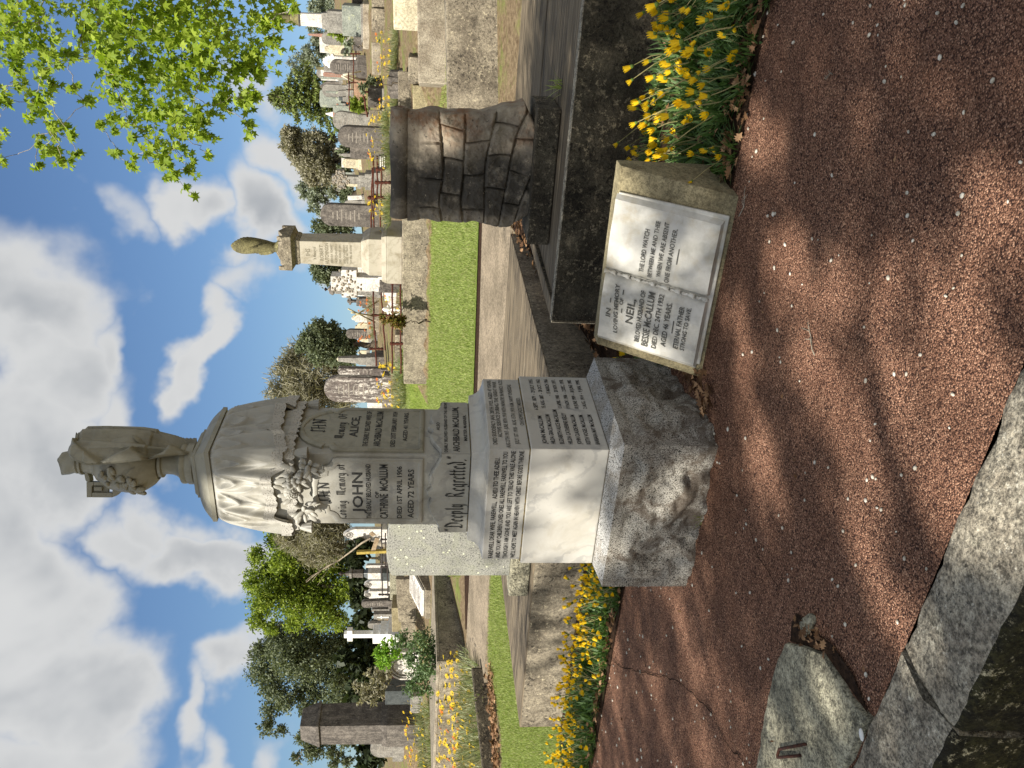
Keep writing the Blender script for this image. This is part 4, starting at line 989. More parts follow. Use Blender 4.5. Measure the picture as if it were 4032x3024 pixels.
# ================================================================ the obelisk with the furled urn on the terrace wall
M['sandy'] = marble('cream_weathered_marble', '#aaa291', '#837968', '#756a52', .75, .75)
M['lich_y'] = stone('yellow_lichen_stone', '#77714f', '#57523a', [('#99925f', .55, .72, 6.), ('#3b382a', .56, .74, 5.)], sc=5.)
def obelisk():
    P = G(*q('a', 1925, 640)); c = Vector((P.x, P.y, P.z - .02)); u = .2356 / 1783 * c.y
    r = thing('obelisk_monument', 'tall cream marble obelisk topped by a lichened furled urn, standing on the terrace wall', 'monument', (c.x + .2, c.y + .42, c.z), ROW)
    Z = lambda X: (1930 - X) * u * .985
    b = MB(); b.frust(.54, -.3, .53, Z(1700)); b.build('foundation', M['conc'], r, bevel=.03)
    b = MB(); b.frust(.455, Z(1700), .455, Z(1560)); b.frust(.455, Z(1560), .425, Z(1512)); b.build('base_course', M['sandy'], r, bevel=.012)
    b = MB(); b.frust(.35, Z(1512), .35, Z(1395)); b.frust(.35, Z(1395), .30, Z(1345), cap=(0, 0)); b.frust(.30, Z(1345), .26, Z(1320), cap=(0, 1)); b.build('base_course', M['sandy'], r, bevel=.008)
    b = MB(); w0, w1 = .245, .215; b.frust(w0, Z(1320), w1, Z(757)); sh = b.build('shaft', M['sandy'], r, bevel=.01)
    t = TB(); wz = lambda z: w0 + (w1 - w0) * (z - Z(1320)) / (Z(757) - Z(1320))
    fr = lambda x, z: (x, -wz(z) - .002, z)
    put_text(t, "IHS", -.06, .08, Z(830), .08, fr); put_text(t, "In Memory of", -.12, .12, Z(890), .06, fr)
    put_text(t, "ROBERT", -.14, .16, Z(955), .066, fr); put_text(t, "HUTCHINSON", -.2, .2, Z(1003), .066, fr)
    for i, (X, tx) in enumerate(((1048, "ZERINDA  ROBERT"), (1090, "HUTCHINSON"), (1125, "DIED AUGUST 1891"), (1165, "AND OF INTEREST"), (1190, "AGED 68 YEARS"), (1225, "THY WILL BE DONE"))): put_text(t, tx, -.18, .18, Z(X), .036, fr)
    t.build('inscription', plain('grey_lettering', '#77705f', .8), sh)
    b = MB(); b.frust(.222, Z(757), .235, Z(735)); b.frust(.235, Z(735), .235, Z(718)); b.frust(.235, Z(718), .31, Z(690)); b.frust(.322, Z(690), .322, Z(665))
    for f in range(4):       # gabled cap with corner lugs
        R = Matrix.Rotation(f * PI / 2, 3, 'Z')
        pts = [(-.32, Z(665)), (.32, Z(665)), (.32, Z(585)), (.30, Z(565)), (.27, Z(585)), (.24, Z(620)), (.12, Z(585)), (0, Z(555)), (-.12, Z(585)), (-.24, Z(620)), (-.27, Z(585)), (-.30, Z(565)), (-.32, Z(585))]
        n0 = len(b.v); b.prism(pts, -.3205, -.245)
        for i in range(n0, len(b.v)): b.v[i] = tuple(R @ Vector(b.v[i]))
    b.frust(.24, Z(665), .16, Z(560)); b.build('gabled_cap', M['conc'], r, bevel=.006)
    b = MB()
    prof = [(.15, Z(560)), (.13, Z(545)), (.10, Z(530)), (.09, Z(520)), (.095, Z(500)), (.12, Z(440)), (.132, Z(380)), (.137, Z(320)), (.138, Z(260)), (.128, Z(215)), (.10, Z(170)), (.06, Z(135)), (.012, Z(115))]
    n = 40; Pv = []; F = []
    dense = []
    for (a, z0), (a1, z1) in zip(prof[:-1], prof[1:]): dense += [(a + (a1 - a) * k / 4, z0 + (z1 - z0) * k / 4) for k in range(4)]
    dense.append(prof[-1])
    for rr, z in dense:
        for k in range(n):
            an = 2 * PI * k / n; tw = an * 3 + (z - 2.7) * 9.; g = ((tw / (2 * PI)) % 1. - .5) * .52 if z > Z(505) else 0
            Pv.append((rr * (1 + g) * math.cos(an), rr * (1 + g) * math.sin(an), z))
    for j in range(len(dense) - 1): F += [(j * n + k, j * n + (k + 1) % n, (j + 1) * n + (k + 1) % n, (j + 1) * n + k) for k in range(n)]
    F.append(tuple((len(dense) - 1) * n + k for k in range(n))); b.add(Pv, F); b.build('furled_urn', M['lich_y'], r, smooth=True)
obelisk()
def seg_wall(label, cat, A, B_, thick, za, zb, mat, name='wall', depth=.35, group=None, bevel=.02, cap=None):
    """wall on the ground line A-B (B to the right), thick away from the viewer, tops at za / zb above ground"""
    A, B_ = Vector(A), Vector(B_); d = (B_ - A); d.z = 0; L = d.length; rz = math.atan2(d.y, d.x); mid = (A + B_) / 2
    r = thing(name, label, cat, mid, rz, group); b = MB(); z0 = A.z - mid.z; z1 = B_.z - mid.z
    rough = lambda: 0
    b.add([(-L / 2, 0, z0 - depth), (L / 2, 0, z1 - depth), (L / 2, thick, z1 - depth), (-L / 2, thick, z0 - depth), (-L / 2, 0, z0 + za), (L / 2, 0, z1 + zb), (L / 2, thick, z1 + zb), (-L / 2, thick, z0 + za)],
          [(3, 2, 1, 0), (4, 5, 6, 7), (0, 1, 5, 4), (1, 2, 6, 5), (2, 3, 7, 6), (3, 0, 4, 7)])
    b.build('wall_body' if cap else 'block', mat, r, bevel=bevel)
    if cap:
        b = MB(); b.add([(-L / 2 - .03, -.04, z0 + za + .001), (L / 2 + .03, -.04, z1 + zb + .001), (L / 2 + .03, thick + .04, z1 + zb + .001), (-L / 2 - .03, thick + .04, z0 + za + .001)] + [(-L / 2 - .03, -.04, z0 + za + .07), (L / 2 + .03, -.04, z1 + zb + .07), (L / 2 + .03, thick + .04, z1 + zb + .07), (-L / 2 - .03, thick + .04, z0 + za + .07)],
          [(3, 2, 1, 0), (4, 5, 6, 7), (0, 1, 5, 4), (1, 2, 6, 5), (2, 3, 7, 6), (3, 0, 4, 7)]); b.build('coping', mat, r, bevel=.01)
    return r
seg_wall('long stained concrete terrace wall at the top of the lawn, left of the tall obelisk', 'wall', TS(12.42, 7.15), TS(12.42, 2.4), .3, .46, .52, M['conc'])
# ================================================================ graves on the hill behind
M['hs_dark'] = stone('dark_weathered_headstone', '#67615a', '#4d4843', [('#857e73', .58, .74, 8.), ('#37332f', .55, .75, 4.)], sc=5., streak=('#958c81', .35), gsc=90.)
M['hs_streak'] = stone('white_streaked_headstone', '#6b625c', '#544d48', [('#8a8178', .58, .74, 8.)], sc=5., streak=('#d5cec2', .95), gsc=90.)
M['hs_grey'] = stone('grey_headstone', '#8f8b82', '#76726b', [('#a9a494', .58, .74, 9.), ('#55524c', .58, .76, 5.)], sc=5., streak=('#5f5b54', .4), gsc=90.)
M['hs_white'] = stone('whitened_marble_headstone', '#d4cfc6', '#bcb6ac', [('#928b80', .58, .76, 7.)], sc=5., rough=.6, streak=('#9a9389', .35), gsc=90., bmp=.2)
M['hs_cream'] = stone('cream_headstone', '#c6bda2', '#afa58b', [('#8d7f5c', .58, .76, 6.)], sc=5., gsc=90., bmp=.2)
M['hs_green'] = stone('lichen_green_headstone', '#8d9186', '#7a7e75', [('#b0b394', .54, .68, 7.), ('#66706c', .56, .74, 5.)], sc=5., gsc=90.)
M['pink'] = granite('pink_granite', '#a5806f', '#84604f', '#5d443a', None, 90., .45, .1)
M['blackgr'] = stone('polished_dark_granite', '#4f5352', '#3c403f', [('#8c9390', .62, .76, 12.)], rough=.35, sc=9., spec=.5, bmp=.1)
M['paint_w'] = plain('white_paint', '#ebe9e2', .6, '#d9d6cc', 12.)
M['rust'] = plain('rusty_iron_rail', '#3d231b', .9, '#5a3226', 30., .2)
M['iron'] = plain('black_iron', '#2a2624', .7, '#3d322c', 30.)
M['timber'] = plain('grey_timber', '#a08c70', .9, '#7f6c55', 14.)
M['timber_y'] = plain('yellowed_timber', '#b09b4f', .9, '#8f7c3f', 14.)

def outline(shape, w, h):
    a = w / 2; n = 14
    if shape == 'rect': return [(-a, 0), (a, 0), (a, h), (-a, h)]
    if shape == 'round': r = min(a * .95, h * .45); return [(-a, 0), (a, 0)] + [(a * math.cos(PI * k / n), h - r + r * math.sin(PI * k / n)) for k in range(n + 1)]
    if shape == 'seg': r = a * .3; return [(-a, 0), (a, 0)] + [(a * math.cos(PI * k / n), h - r + r * math.sin(PI * k / n)) for k in range(n + 1)]
    if shape == 'gothic':
        r = min(a * 1.6, h * .5); R = [(a * (1 - k / n) ** .75 if k else a, h - r + r * (k / n) ** .85) for k in range(n + 1)]
        return [(-a, 0), (a, 0)] + R + [(-x, z) for x, z in R[-2::-1]]
    if shape == 'ornate':
        r = a * .42; R = [(a, h - r * 2.9), (a * .98, h - r * 2.5), (a * .8, h - r * 2.2), (a * .62, h - r * 1.9), (a * .5, h - r * 1.5)] + [(r * math.cos(-.3 + (PI / 2 + .3) * k / 8), h - r + r * math.sin(-.3 + (PI / 2 + .3) * k / 8)) for k in range(9)]
        return [(-a, 0), (a, 0)] + R + [(-x, z) for x, z in R[-2::-1]]
def place_px(r, Xb, y0, y1, Xt, dz=0., dist=None):
    X, Y_ = Xb, (y0 + y1) / 2; P = gq(r, X, Y_) if dist is None else atY(*q(r, X, Y_), dist)
    u = REG[r][2] / 1783 * P.y * (1 + .02); return P, (y1 - y0) * u, (Xb - Xt) * u, u
def facew(P, W, thick, yaw):
    v = Vector((-P.x, -P.y, 0)).normalized(); n = Vector((math.sin(yaw), -math.cos(yaw), 0)); s = Vector((math.cos(yaw), math.sin(yaw), 0))
    return max(.6 * W, (W - thick * abs(s.dot(v))) / max(.3, abs(n.dot(v))))
def hstone(label, r, Xt, Xb, y0, y1, shape, mat, thick=.11, yaw=ROW, plinth=.12, tilt=(0, 0), group=None, extra=None):
    P, W, Hh, u = place_px(r, Xb, y0, y1, Xt); w = facew(P, W, thick, yaw)
    o = thing('headstone', label, 'headstone', P, yaw, group, tilt); b = MB(); ph = plinth * Hh
    b.prism([(x, z + ph) for x, z in outline(shape, w, Hh - ph)], -thick / 2, thick / 2); sl = b.build('slab', mat, o, bevel=min(.012, w * .03))
    b = MB(); b.box((0, 0, ph / 2 - .15), (w * 1.22, thick * 2.1, ph + .3)); b.build('plinth', mat if shape != 'rect' else M['hs_grey'], o, bevel=.01)
    if extra is None and Hh > .55 and plinth > .04: extra = ex_lines
    if extra: extra(o, sl, w, Hh, thick, ph)
    return o
M['worn'] = plain('weathered_letters', '#7f786d', .9, '#9a9287', 40.)
def ex_disc(o, sl, w, h, t, ph):
    b = MB(); n = 20; R = w * .27; z = h - w * .36
    for r_ in (R, R * .6):
        pts = [(r_ * math.cos(2 * PI * k / n), -t / 2 - .004, z + r_ * math.sin(2 * PI * k / n)) for k in range(n + 1)]; b.tube(pts, .014, 5, cap=False)
    for k in range(8): b.ell((R * .35 * math.cos(k * PI / 4), -t / 2, z + R * .35 * math.sin(k * PI / 4)), (R * .16, .015, R * .16), None, 6, 4)
    b.build('carved_rosette', M['hs_grey'], o)
def ex_cross(o, sl, w, h, t, ph):
    b = MB(); b.box((0, -t / 2 - .008, ph + (h - ph) * .47), (w * .16, .016, (h - ph) * .66)); b.box((0, -t / 2 - .0085, ph + (h - ph) * .58), (w * .52, .017, w * .16)); b.build('relief_cross', M['paint_w'], o)
def ex_lines(o, sl, w, h, t, ph):
    b = MB()
    for k in range(7):
        z = h * (.78 - .075 * k); ww = w * (.3 + .12 * ((k * 7) % 3)); b.box((0, -t / 2 - .001, z), (ww, .003, h * .018))
    b.build('worn_lettering', M['worn'], o)
Wm, Dk, Gy = M['hs_white'], M['hs_dark'], M['hs_grey']
# right of the scroll and above it
hstone('large dark rounded headstone with a second slab leaning on its front, above the stone scroll', 'f', 700, 1400, 190, 500, 'round', Dk, .2)
hstone('dark square slab standing before the large rounded headstone above the stone scroll', 'f', 868, 1395, 225, 655, 'rect', Dk, .14, plinth=.03)
hstone('grey leaning rounded headstone right of the dark square slab', 'f', 620, 1150, 20, 285, 'round', Gy, .16, tilt=(0, .1))
hstone('cream rounded headstone left of the dark square slab', 'f', 742, 1000, 650, 785, 'round', M['hs_cream'], .14)
hstone('tall dark rounded headstone speckled with lichen, just right of the cream obelisk', 'f', 455, 1250, 1315, 1640, 'round', Dk, .17, extra=ex_lines)
hstone('small pale headstone leaning back beside a darker one, beside the tall lichened headstone', 'f', 820, 1040, 1165, 1235, 'rect', Wm, .12, tilt=(0, -.10))
hstone('small grey peaked headstone with white edge, beside the tall lichened headstone', 'f', 775, 1045, 1240, 1335, 'gothic', Gy, .16)
hstone('dark broad rounded headstone at upper right before a white rope edged stone', 'e', 572, 985, 885, 1088, 'round', Dk, .16)
hstone('greenish square headstone right of the white rope edged stone', 'e', 570, 800, 732, 825, 'rect', M['hs_green'], .16)
hstone('low dark grey stone with a red flush, right of the greenish square headstone', 'e', 600, 800, 632, 700, 'rect', Gy, .14)
hstone('pink granite headstone with pale border, left of the dark broad rounded headstone', 'e', 470, 800, 1062, 1128, 'round', M['pink'], .14)
hstone('thin grey leaning slab behind the pink granite headstone', 'e', 438, 790, 1108, 1152, 'rect', M['hs_green'], .1, tilt=(0, -.05))
hstone('pale broad block with yellow green lichen under the urn column at far upper right', 'e', 762, 1032, 80, 512, 'rect', M['hs_green'], .75, plinth=.0)
hstone('star carved dark stone panel among yellow daisies, upper right', 'e', 1115, 1315, 1290, 1560, 'rect', Dk, .2, plinth=0)
hstone('dark low broken stone with white flecks above the cracked kerb, right', 'e', 1395, 1560, 1030, 1420, 'seg', Dk, .25, plinth=0)
# middle, left of the obelisk
hstone('white oval topped headstone in the gap behind the cream obelisk', 'm', 165, 395, -10, 92, 'round', Wm, .12)
hstone('dark rounded headstone alone against the sky with orange flowers at its foot', 'm', 163, 440, 585, 680, 'round', Dk, .14)
hstone('small cream rounded headstone beside the broken white memorial', 'm', 258, 400, 525, 592, 'round', M['hs_cream'], .12)
hstone('broken white ornate memorial against the sky, right of the small cream headstone', 'm', 210, 400, 448, 525, 'ornate', Wm, .14)
hstone('plain pale slab behind the white ivy cross', 'm', 215, 470, 215, 280, 'rect', Wm, .1)
hstone('large dark rounded headstone with white vertical streaks, close right of the monument shaft', 'p', 497, 1010, 62, 282, 'round', M['hs_streak'], .17)
hstone('partly hidden streaked rounded headstone behind the large streaked one', 'p', 600, 985, -12, 60, 'round', M['hs_streak'], .16)
hstone('small pale stone low behind the large streaked headstone', 'p', 830, 960, 270, 330, 'rect', Wm, .12)
# left of the monument
hstone('white gothic headstone with a carved rosette, behind crossed timber rails', 'l', 530, 1085, -85, 95, 'gothic', Wm, .16, extra=ex_disc)
hstone('square white weathered stone behind the leaning yellow post', 'l', 612, 1010, 105, 240, 'rect', Wm, .2, plinth=.05)
hstone('small white rounded headstone right of the dark urn obelisk', 'l', 808, 1085, 392, 470, 'round', Wm, .12)
hstone('white pointed headstone with a small medallion, left of the dark urn obelisk', 'l', 793, 1120, 585, 722, 'gothic', Wm, .14, extra=ex_disc)
hstone('white ornate headstone with round crest, third from the dark urn obelisk', 'l', 792, 1128, 722, 850, 'ornate', Wm, .14, extra=ex_disc)
hstone('dark narrow leaning headstone with round top in the white row', 'l', 757, 1140, 840, 955, 'round', Dk, .13, tilt=(0, -.06))
hstone('small faded round headstone right of the square cross carved stone', 'l', 883, 1140, 960, 1024, 'round', Gy, .12)
hstone('square grey stone carved with a white relief cross', 'l', 912, 1150, 1012, 1120, 'rect', Gy, .16, extra=ex_cross, plinth=.03)
hstone('grey rounded headstone tucked behind the stepped white cross', 'l', 838, 1140, 1140, 1240, 'round', Gy, .13)
hstone('small rounded grey headstone with its base, far left edge', 'b', 832, 1010, 1480, 1590, 'round', Gy, .16, plinth=.3)
hstone('pale leaning slab right of the small rounded headstone, far left', 'b', 800, 930, 1470, 1515, 'rect', M['hs_green'], .12, tilt=(0, -.12))
hstone('polished dark granite block headstone right of the tall far left pillar stone', 'b', 918, 1062, 1142, 1283, 'rect', M['blackgr'], .4, plinth=.02)

M['ivy_carv'] = plain('stained_carving', '#a39989', .9, '#6f6658', 30.)
def stepped(o, w, zs, mat, names='step', d=None):
    for i, (k, z0, z1) in enumerate(zs): b = MB(); b.box((0, 0, (z0 + z1) / 2), (w * k, (d or w) * k, z1 - z0)); b.build(names, mat, o, bevel=.008)
def cross(label, r, Xt, Xb, y0, y1, mat, Xstep=None, arm=.72, thick=.16, ring=False, name='stone_cross', armw=None, sw=2.0, ivy=None):
    """arm: height of the cross-bar as a share of the upright"""
    P, W, Hh, u = place_px(r, Xb, y0, y1, Xt); w = W / .88
    o = thing(name, label, 'cross', P, ROW); zs = (Xb - Xstep) * u if Xstep else .1
    if Xstep: stepped(o, w * sw, [(1., -.2, zs * .36), (.78, zs * .36, zs * .68), (.56, zs * .68, zs)], mat)
    cw = armw or w * .28; b = MB(); h = Hh - zs
    b.box((0, 0, zs + h / 2), (cw, thick, h)); b.box((0, 0, zs + h * arm), (w, thick * .99, cw))
    if ring:
        pts = [(w * .36 * math.cos(2 * PI * k / 24), 0, zs + h * arm + w * .36 * math.sin(2 * PI * k / 24)) for k in range(25)]; b.tube(pts, cw * .28, 6, cap=False)
    c = b.build('cross', mat, o, bevel=.01)
    if ivy:
        b = MB(); rs = random.Random(5)
        for k in range(70):
            z = zs + h * rs.uniform(.35, .98) if rs.random() < .7 else zs + h * (arm + rs.uniform(-.06, .06)); x = rs.uniform(-.5, .5) * (cw if abs(z - zs - h * arm) > cw * .6 else w)
            b.ell((x, -thick / 2 - .006, z), (rs.uniform(.018, .034), .016, rs.uniform(.02, .034)), Matrix.Rotation(rs.uniform(0, 3), 3, 'Y'), 6, 4)
        b.build('carved_ivy', ivy, o, smooth=True)
    return o
cross('white painted cross on three white steps, left of the monument', 'l', 545, 1200, 1232, 1395, M['paint_w'], 905, .80, .15, armw=.15, sw=1.6)
cross('big grey stone cross carved with ivy, left of the cream obelisk', 'm', 40, 600, 35, 270, M['hs_white'], 465, .62, .3, sw=1.2, armw=.34, ivy=M['ivy_carv'])
cross('small dark celtic cross against the sky, left of the ivy cross', 'm', 175, 420, 300, 356, Dk, 255, .72, .14, True, sw=1.9)
cross('lichened stone cross carved with lilies on a stepped base, above the stone scroll', 'f', 615, 1265, 850, 1072, M['hs_grey'], 985, .66, .2, sw=1.15, ivy=M['ivy_carv'], armw=.2)
cross('pink granite celtic cross far up the slope, upper right', 'e', 618, 800, 1518, 1602, M['pink'], 745, .62, .12, True, sw=1.1)
cross('little white cross at the foot of the red obelisk, far upper right', 'e', 562, 800, 488, 560, M['paint_w'], 690, .7, .1, sw=1.2)

def pillar(label, r, Xs, y0, y1, mats, kinds, name='memorial_column', cat='monument', yaw=ROW):
    """Xs: region rows from top to base; kinds: per section (name, half width at top, half width at bottom) as shares of the full width, mats per section"""
    P, W, Hh, u = place_px(r, Xs[-1], y0, y1, Xs[0]); o = thing(name, label, cat, P, yaw); W *= .74
    for (nm, kt, kb, shp), m, a, c in zip(kinds, mats, Xs[:-1], Xs[1:]):
        zt, zb = (Xs[-1] - a) * u, (Xs[-1] - c) * u; b = MB()
        if c == Xs[-1]: zb -= .3
        if shp == 'sq': b.frust(kb * W, zb, kt * W, zt); b.build(nm, m, o, bevel=.008)
        elif shp == 'urn':
            h = zt - zb; b.lathe([(W * kb * .5, zb), (W * kb * .4, zb + h * .1), (W * kb * .3, zb + h * .2), (W * kb * .8, zb + h * .5), (W * kb, zb + h * .68), (W * kb * .8, zb + h * .78), (W * kb * .45, zb + h * .84), (W * kb * .3, zb + h * .95), (W * kt, zt)], 16); b.build(nm, m, o, smooth=True, auto=50)
        elif shp == 'drape':
            n = 20; Pv = []; F = []; rows = [(0, .8), (.1, 1.), (.35, .85), (.6, .9), (.8, .75), (.92, .5), (1., .1)]
            for v, k in rows:
                for i in range(n): an = 2 * PI * i / n; g = 1 + .14 * math.sin(an * 5 + v * 2); Pv.append((W * kb * k * g * math.cos(an), W * kb * k * g * math.sin(an), zb + (zt - zb) * v))
            for j in range(len(rows) - 1): F += [(j * n + i, j * n + (i + 1) % n, (j + 1) * n + (i + 1) % n, (j + 1) * n + i) for i in range(n)]
            F.append(tuple((len(rows) - 1) * n + i for i in range(n))); b.add(Pv, F); b.build(nm, m, o, smooth=True)
    return o
LY = M['lich_y']
pillar('column with white die topped by a yellow lichened draped urn, far upper right', 'e', [72, 300, 388, 400, 640, 700, 765], 130, 372, [LY, LY, Dk, Wm, Gy, Gy], [('draped_urn', .3, .30, 'drape'), ('cap', .28, .36, 'sq'), ('cap', .40, .40, 'sq'), ('die', .34, .38, 'sq'), ('base_course', .44, .48, 'sq'), ('base_course', .62, .62, 'sq')]).location = gq('e', 1032, 296) + Vector((.1, .4, .84))
pillar('slim red granite obelisk far up the slope at upper right', 'e', [262, 525, 545, 640, 800], 490, 580, [M['pink']] * 4, [('spire', .16, .4, 'sq'), ('cornice', .6, .6, 'sq'), ('die', .5, .5, 'sq'), ('base_course', .62, .62, 'sq')])
pillar('broken column crowned with yellow lichen, behind the dark broad rounded headstone', 'e', [376, 480, 600, 800], 968, 1056, [LY, Gy, Gy], [('column_stump', .3, .3, 'sq'), ('die', .5, .55, 'sq'), ('base_course', .75, .75, 'sq')])
pillar('pale round column on a stepped base, right one of a far pair', 'e', [510, 680, 730, 790, 900], 1310, 1400, [M['hs_green'], Gy, Gy, Gy], [('column_shaft', .18, .24, 'sq'), ('step', .42, .42, 'sq'), ('step', .55, .55, 'sq'), ('step', .7, .7, 'sq')])
pillar('pale thin column on a stepped base, left one of a far pair', 'e', [500, 690, 745, 800, 900], 1402, 1480, [M['hs_green'], M['blackgr'], Gy, Gy], [('column_shaft', .2, .26, 'sq'), ('step', .42, .42, 'sq'), ('step', .55, .55, 'sq'), ('step', .7, .7, 'sq')])
pillar('pink granite pedestal with a white peaked top, right of the grey leaning rounded headstone', 'e', [505, 610, 660, 760, 850], 1610, 1730, [Wm, M['pink'], M['pink'], Gy], [('peaked_top', .08, .4, 'sq'), ('cornice', .5, .5, 'sq'), ('die', .44, .44, 'sq'), ('base_course', .6, .6, 'sq')])
pillar('dark column with a small urn behind white headstone, in the row left of the monument', 'l', [470, 560, 610, 640, 780, 840, 1000, 1130], 450, 600, [M['iron'], Dk, Gy, Dk, M['blackgr'], Wm, M['blackgr']], [('urn', .04, .22, 'urn'), ('neck', .16, .26, 'sq'), ('cap', .40, .40, 'sq'), ('shaft', .30, .36, 'sq'), ('gable', .24, .44, 'sq'), ('die', .46, .46, 'sq'), ('base_course', .6, .6, 'sq')])
pillar('grey tapering obelisk on a stepped base against the sky, middle distance', 'm', [80, 95, 280, 345, 390, 430, 500], 815, 935, [M['hs_cream'], Gy, Gy, Gy, Gy, Dk], [('tip', .02, .2, 'sq'), ('shaft', .2, .34, 'sq'), ('die', .42, .42, 'sq'), ('step', .52, .52, 'sq'), ('step', .62, .62, 'sq'), ('step', .74, .74, 'sq')])
o = pillar('grey pedestal with dark inscribed panels and a small black urn, behind the ivy cross', 'm', [-30, 5, 18, 45, 60, 140, 330, 520], 190, 270, [M['iron'], Gy, Dk, Gy, Gy, Gy, Gy], [('urn', .05, .3, 'urn'), ('neck', .2, .24, 'sq'), ('cap', .5, .66, 'sq'), ('cap', .7, .6, 'sq'), ('die', .5, .52, 'sq'), ('die', .54, .56, 'sq'), ('base_course', .7, .7, 'sq')])
pillar('tall dark pillar headstone with rounded top and moulded base, far left', 'b', [455, 545, 560, 900, 930, 1060], 1300, 1486, [Dk, Dk, Dk, Dk, Dk], [('domed_top', .42, .60, 'sq'), ('cornice', .62, .62, 'sq'), ('die', .55, .58, 'sq'), ('moulding', .62, .66, 'sq'), ('base_course', .66, .66, 'sq')])
pillar('pale stepped gable memorial low behind the lily cross', 'f', [690, 760, 880, 1000], 560, 640, [Gy, Gy, Gy], [('spire', .1, .3, 'sq'), ('die', .4, .4, 'sq'), ('base_course', .6, .6, 'sq')])
pillar('narrow white peg marker on a pale block, right of the white rounded headstone', 'l', [762, 962, 1000, 1090], 300, 350, [M['hs_cream'], M['hs_cream'], Wm], [('peg', .22, .34, 'sq'), ('foot', .5, .7, 'sq'), ('block', .9, .9, 'sq')])

rsx = random.Random(77); protos = []
for k in range(34):
    reg_, X, Y_ = ('e', rsx.uniform(700, 870), rsx.uniform(560, 1680)) if k < 18 else (('f', rsx.uniform(730, 1000), rsx.uniform(520, 1320)) if k < 27 else ('m', rsx.uniform(330, 400), rsx.uniform(540, 900)))
    P = gq(reg_, X, Y_)
    if len(protos) < 5:
        o = thing('headstone', 'small far stone among the crowded little headstones on the upper slope', 'headstone', P, ROW, 'far little headstones on the upper slope')
        w, h = rsx.uniform(.35, .55), rsx.uniform(.6, 1.); b = MB(); b.prism([(x, z) for x, z in outline(('round', 'rect', 'gothic', 'seg', 'ornate')[len(protos)], w, h)], -.06, .06); b.build('slab', (Gy, Wm, Dk, M['hs_green'], M['hs_cream'])[len(protos)], o, bevel=.008)
        b = MB(); b.box((0, 0, 0), (w * 1.3, .26, .22)); b.build('plinth', Gy, o); protos.append(o)
    else: copy_tree(rsx.choice(protos), P, ROW + rsx.uniform(-.1, .1), rsx.uniform(.7, 1.2))
# white stone with a rope edge behind the dark broad headstone
P, W, Hh, u = place_px('e', 960, 835, 945, 470); o = thing('headstone', 'white headstone edged with carved rope, at the right shoulder of the dark broad rounded headstone', 'headstone', P + Vector((.15, .5, 0)), ROW)
b = MB(); b.prism(outline('gothic', W * 1.35, Hh), -.1, .1); b.build('slab', Wm, o, bevel=.01)
b = MB(); pts = [Vector((x, -.06, z)) for x, z in outline('gothic', W * 1.38, Hh)][2:]; rs = random.Random(8)
for p in pts:
    for k in range(3): b.ell(p + Vector((rs.uniform(-.03, .03), 0, rs.uniform(-.04, .04))), (.05, .06, .05), None, 6, 4)
b.build('rope_border', M['paint_w'], o, smooth=True)
# white broken garland lying across the low stone
P = gq('e', 790, 735); o = thing('fallen_ornament', 'white broken scrollwork leaning on the low dark grey stone, upper right', 'ornament', P + Vector((0, -.1, .35)))
b = MB(); b.tube([(.35, 0, .18), (.25, 0, .05), (.1, 0, .12), (-.02, 0, .02), (-.12, .0, .09), (-.2, 0, -.1), (-.28, 0, -.3)], [.03, .045, .04, .05, .04, .045, .03], 7); b.build('scrollwork', M['paint_w'], o, smooth=True)

# ---------------------------------------------------------------- kerbs, walls and ledgers on the hill
def seg(label, r, A, B_, ht, mat, thick=.3, cat='kerb', name='kerb', **kw): return seg_wall(label, cat, gq(r, *A), gq(r, *B_), thick, ht, ht, mat, name, **kw)
CL, CC, CT = M['conc_lt'], M['conc'], M['conc_tan']
def hseg(label, r, A, B_, Xt, mat, thick=.3, cat='kerb', name='kerb', **kw):
    a, b_ = gq(r, *A), gq(r, *B_); h = (A[0] - Xt) * REG[r][2] / 1783 * a.y; return seg_wall(label, cat, a, b_, thick, h, h, mat, name, **kw)
# big speckled block at right behind the scroll, its ledge and upper courses
hseg('broad lichen speckled concrete front of the raised plot, right edge above the dark platform', 'g', (1990, 930), (1975, -120), 1585, CC, .5, 'wall', 'plot_wall')
hseg('tan concrete course set back above the speckled plot front, right edge', 'g', (1580, 690), (1575, -120), 1345, CL, .8, 'wall', 'plot_wall')
hseg('grey stepped kerb block beside the leaf hollow, right', 'g', (1345, 690), (1345, 470), 1262, CC, .6)
hseg('long dark kerb with a black joint under it, above the lawn scrap at right', 'g', (1275, 960), (1270, 585), 1182, CC, .5)
hseg('tan kerb foot on the small lawn scrap behind the scroll', 'g', (1390, 950), (1388, 700), 1300, CT, .3)
hseg('bright whitish lichened ledger block, right edge', 'e', (1835, 455), (1832, -60), 1480, M['hs_cream'], .9, 'ledger', 'ledger')
hseg('long pale smooth kerb across the upper right lawn', 'e', (1285, 1090), (1275, 620), 1165, CL, .3)
hseg('cracked brown kerb with a dark fissure, upper right', 'e', (1335, 480), (1335, 130), 1160, CC, .3)
hseg('brown kerb with daisies on it at the far right edge, upper right', 'e', (1330, 118), (1330, -40), 1160, CC, .3)
hseg('pale slab under the furled urn column plinth, upper right', 'e', (1112, 720), (1112, 60), 1030, CL, 1.2, 'kerb')
hseg('dark grave kerb with a round drain hole, upper right', 'e', (1020, 745), (1020, 520), 890, Dk, .4)
hseg('grey kerb behind the urn column, far right edge', 'e', (1015, 75), (1015, -40), 875, Dk, .4)
hseg('dark broken kerb end by the terracotta trough, upper right', 'e', (1310, 1270), (1275, 1125), 1130, M['conc_dk'], .5)
hseg('grey kerb below the dark broad rounded headstone, upper right', 'e', (1075, 1110), (1060, 800), 955, Dk, .3)
hseg('pale leaning slab footing of the grey leaning headstone', 'f', (1310, 190), (1300, -60), 1130, CC, .3)
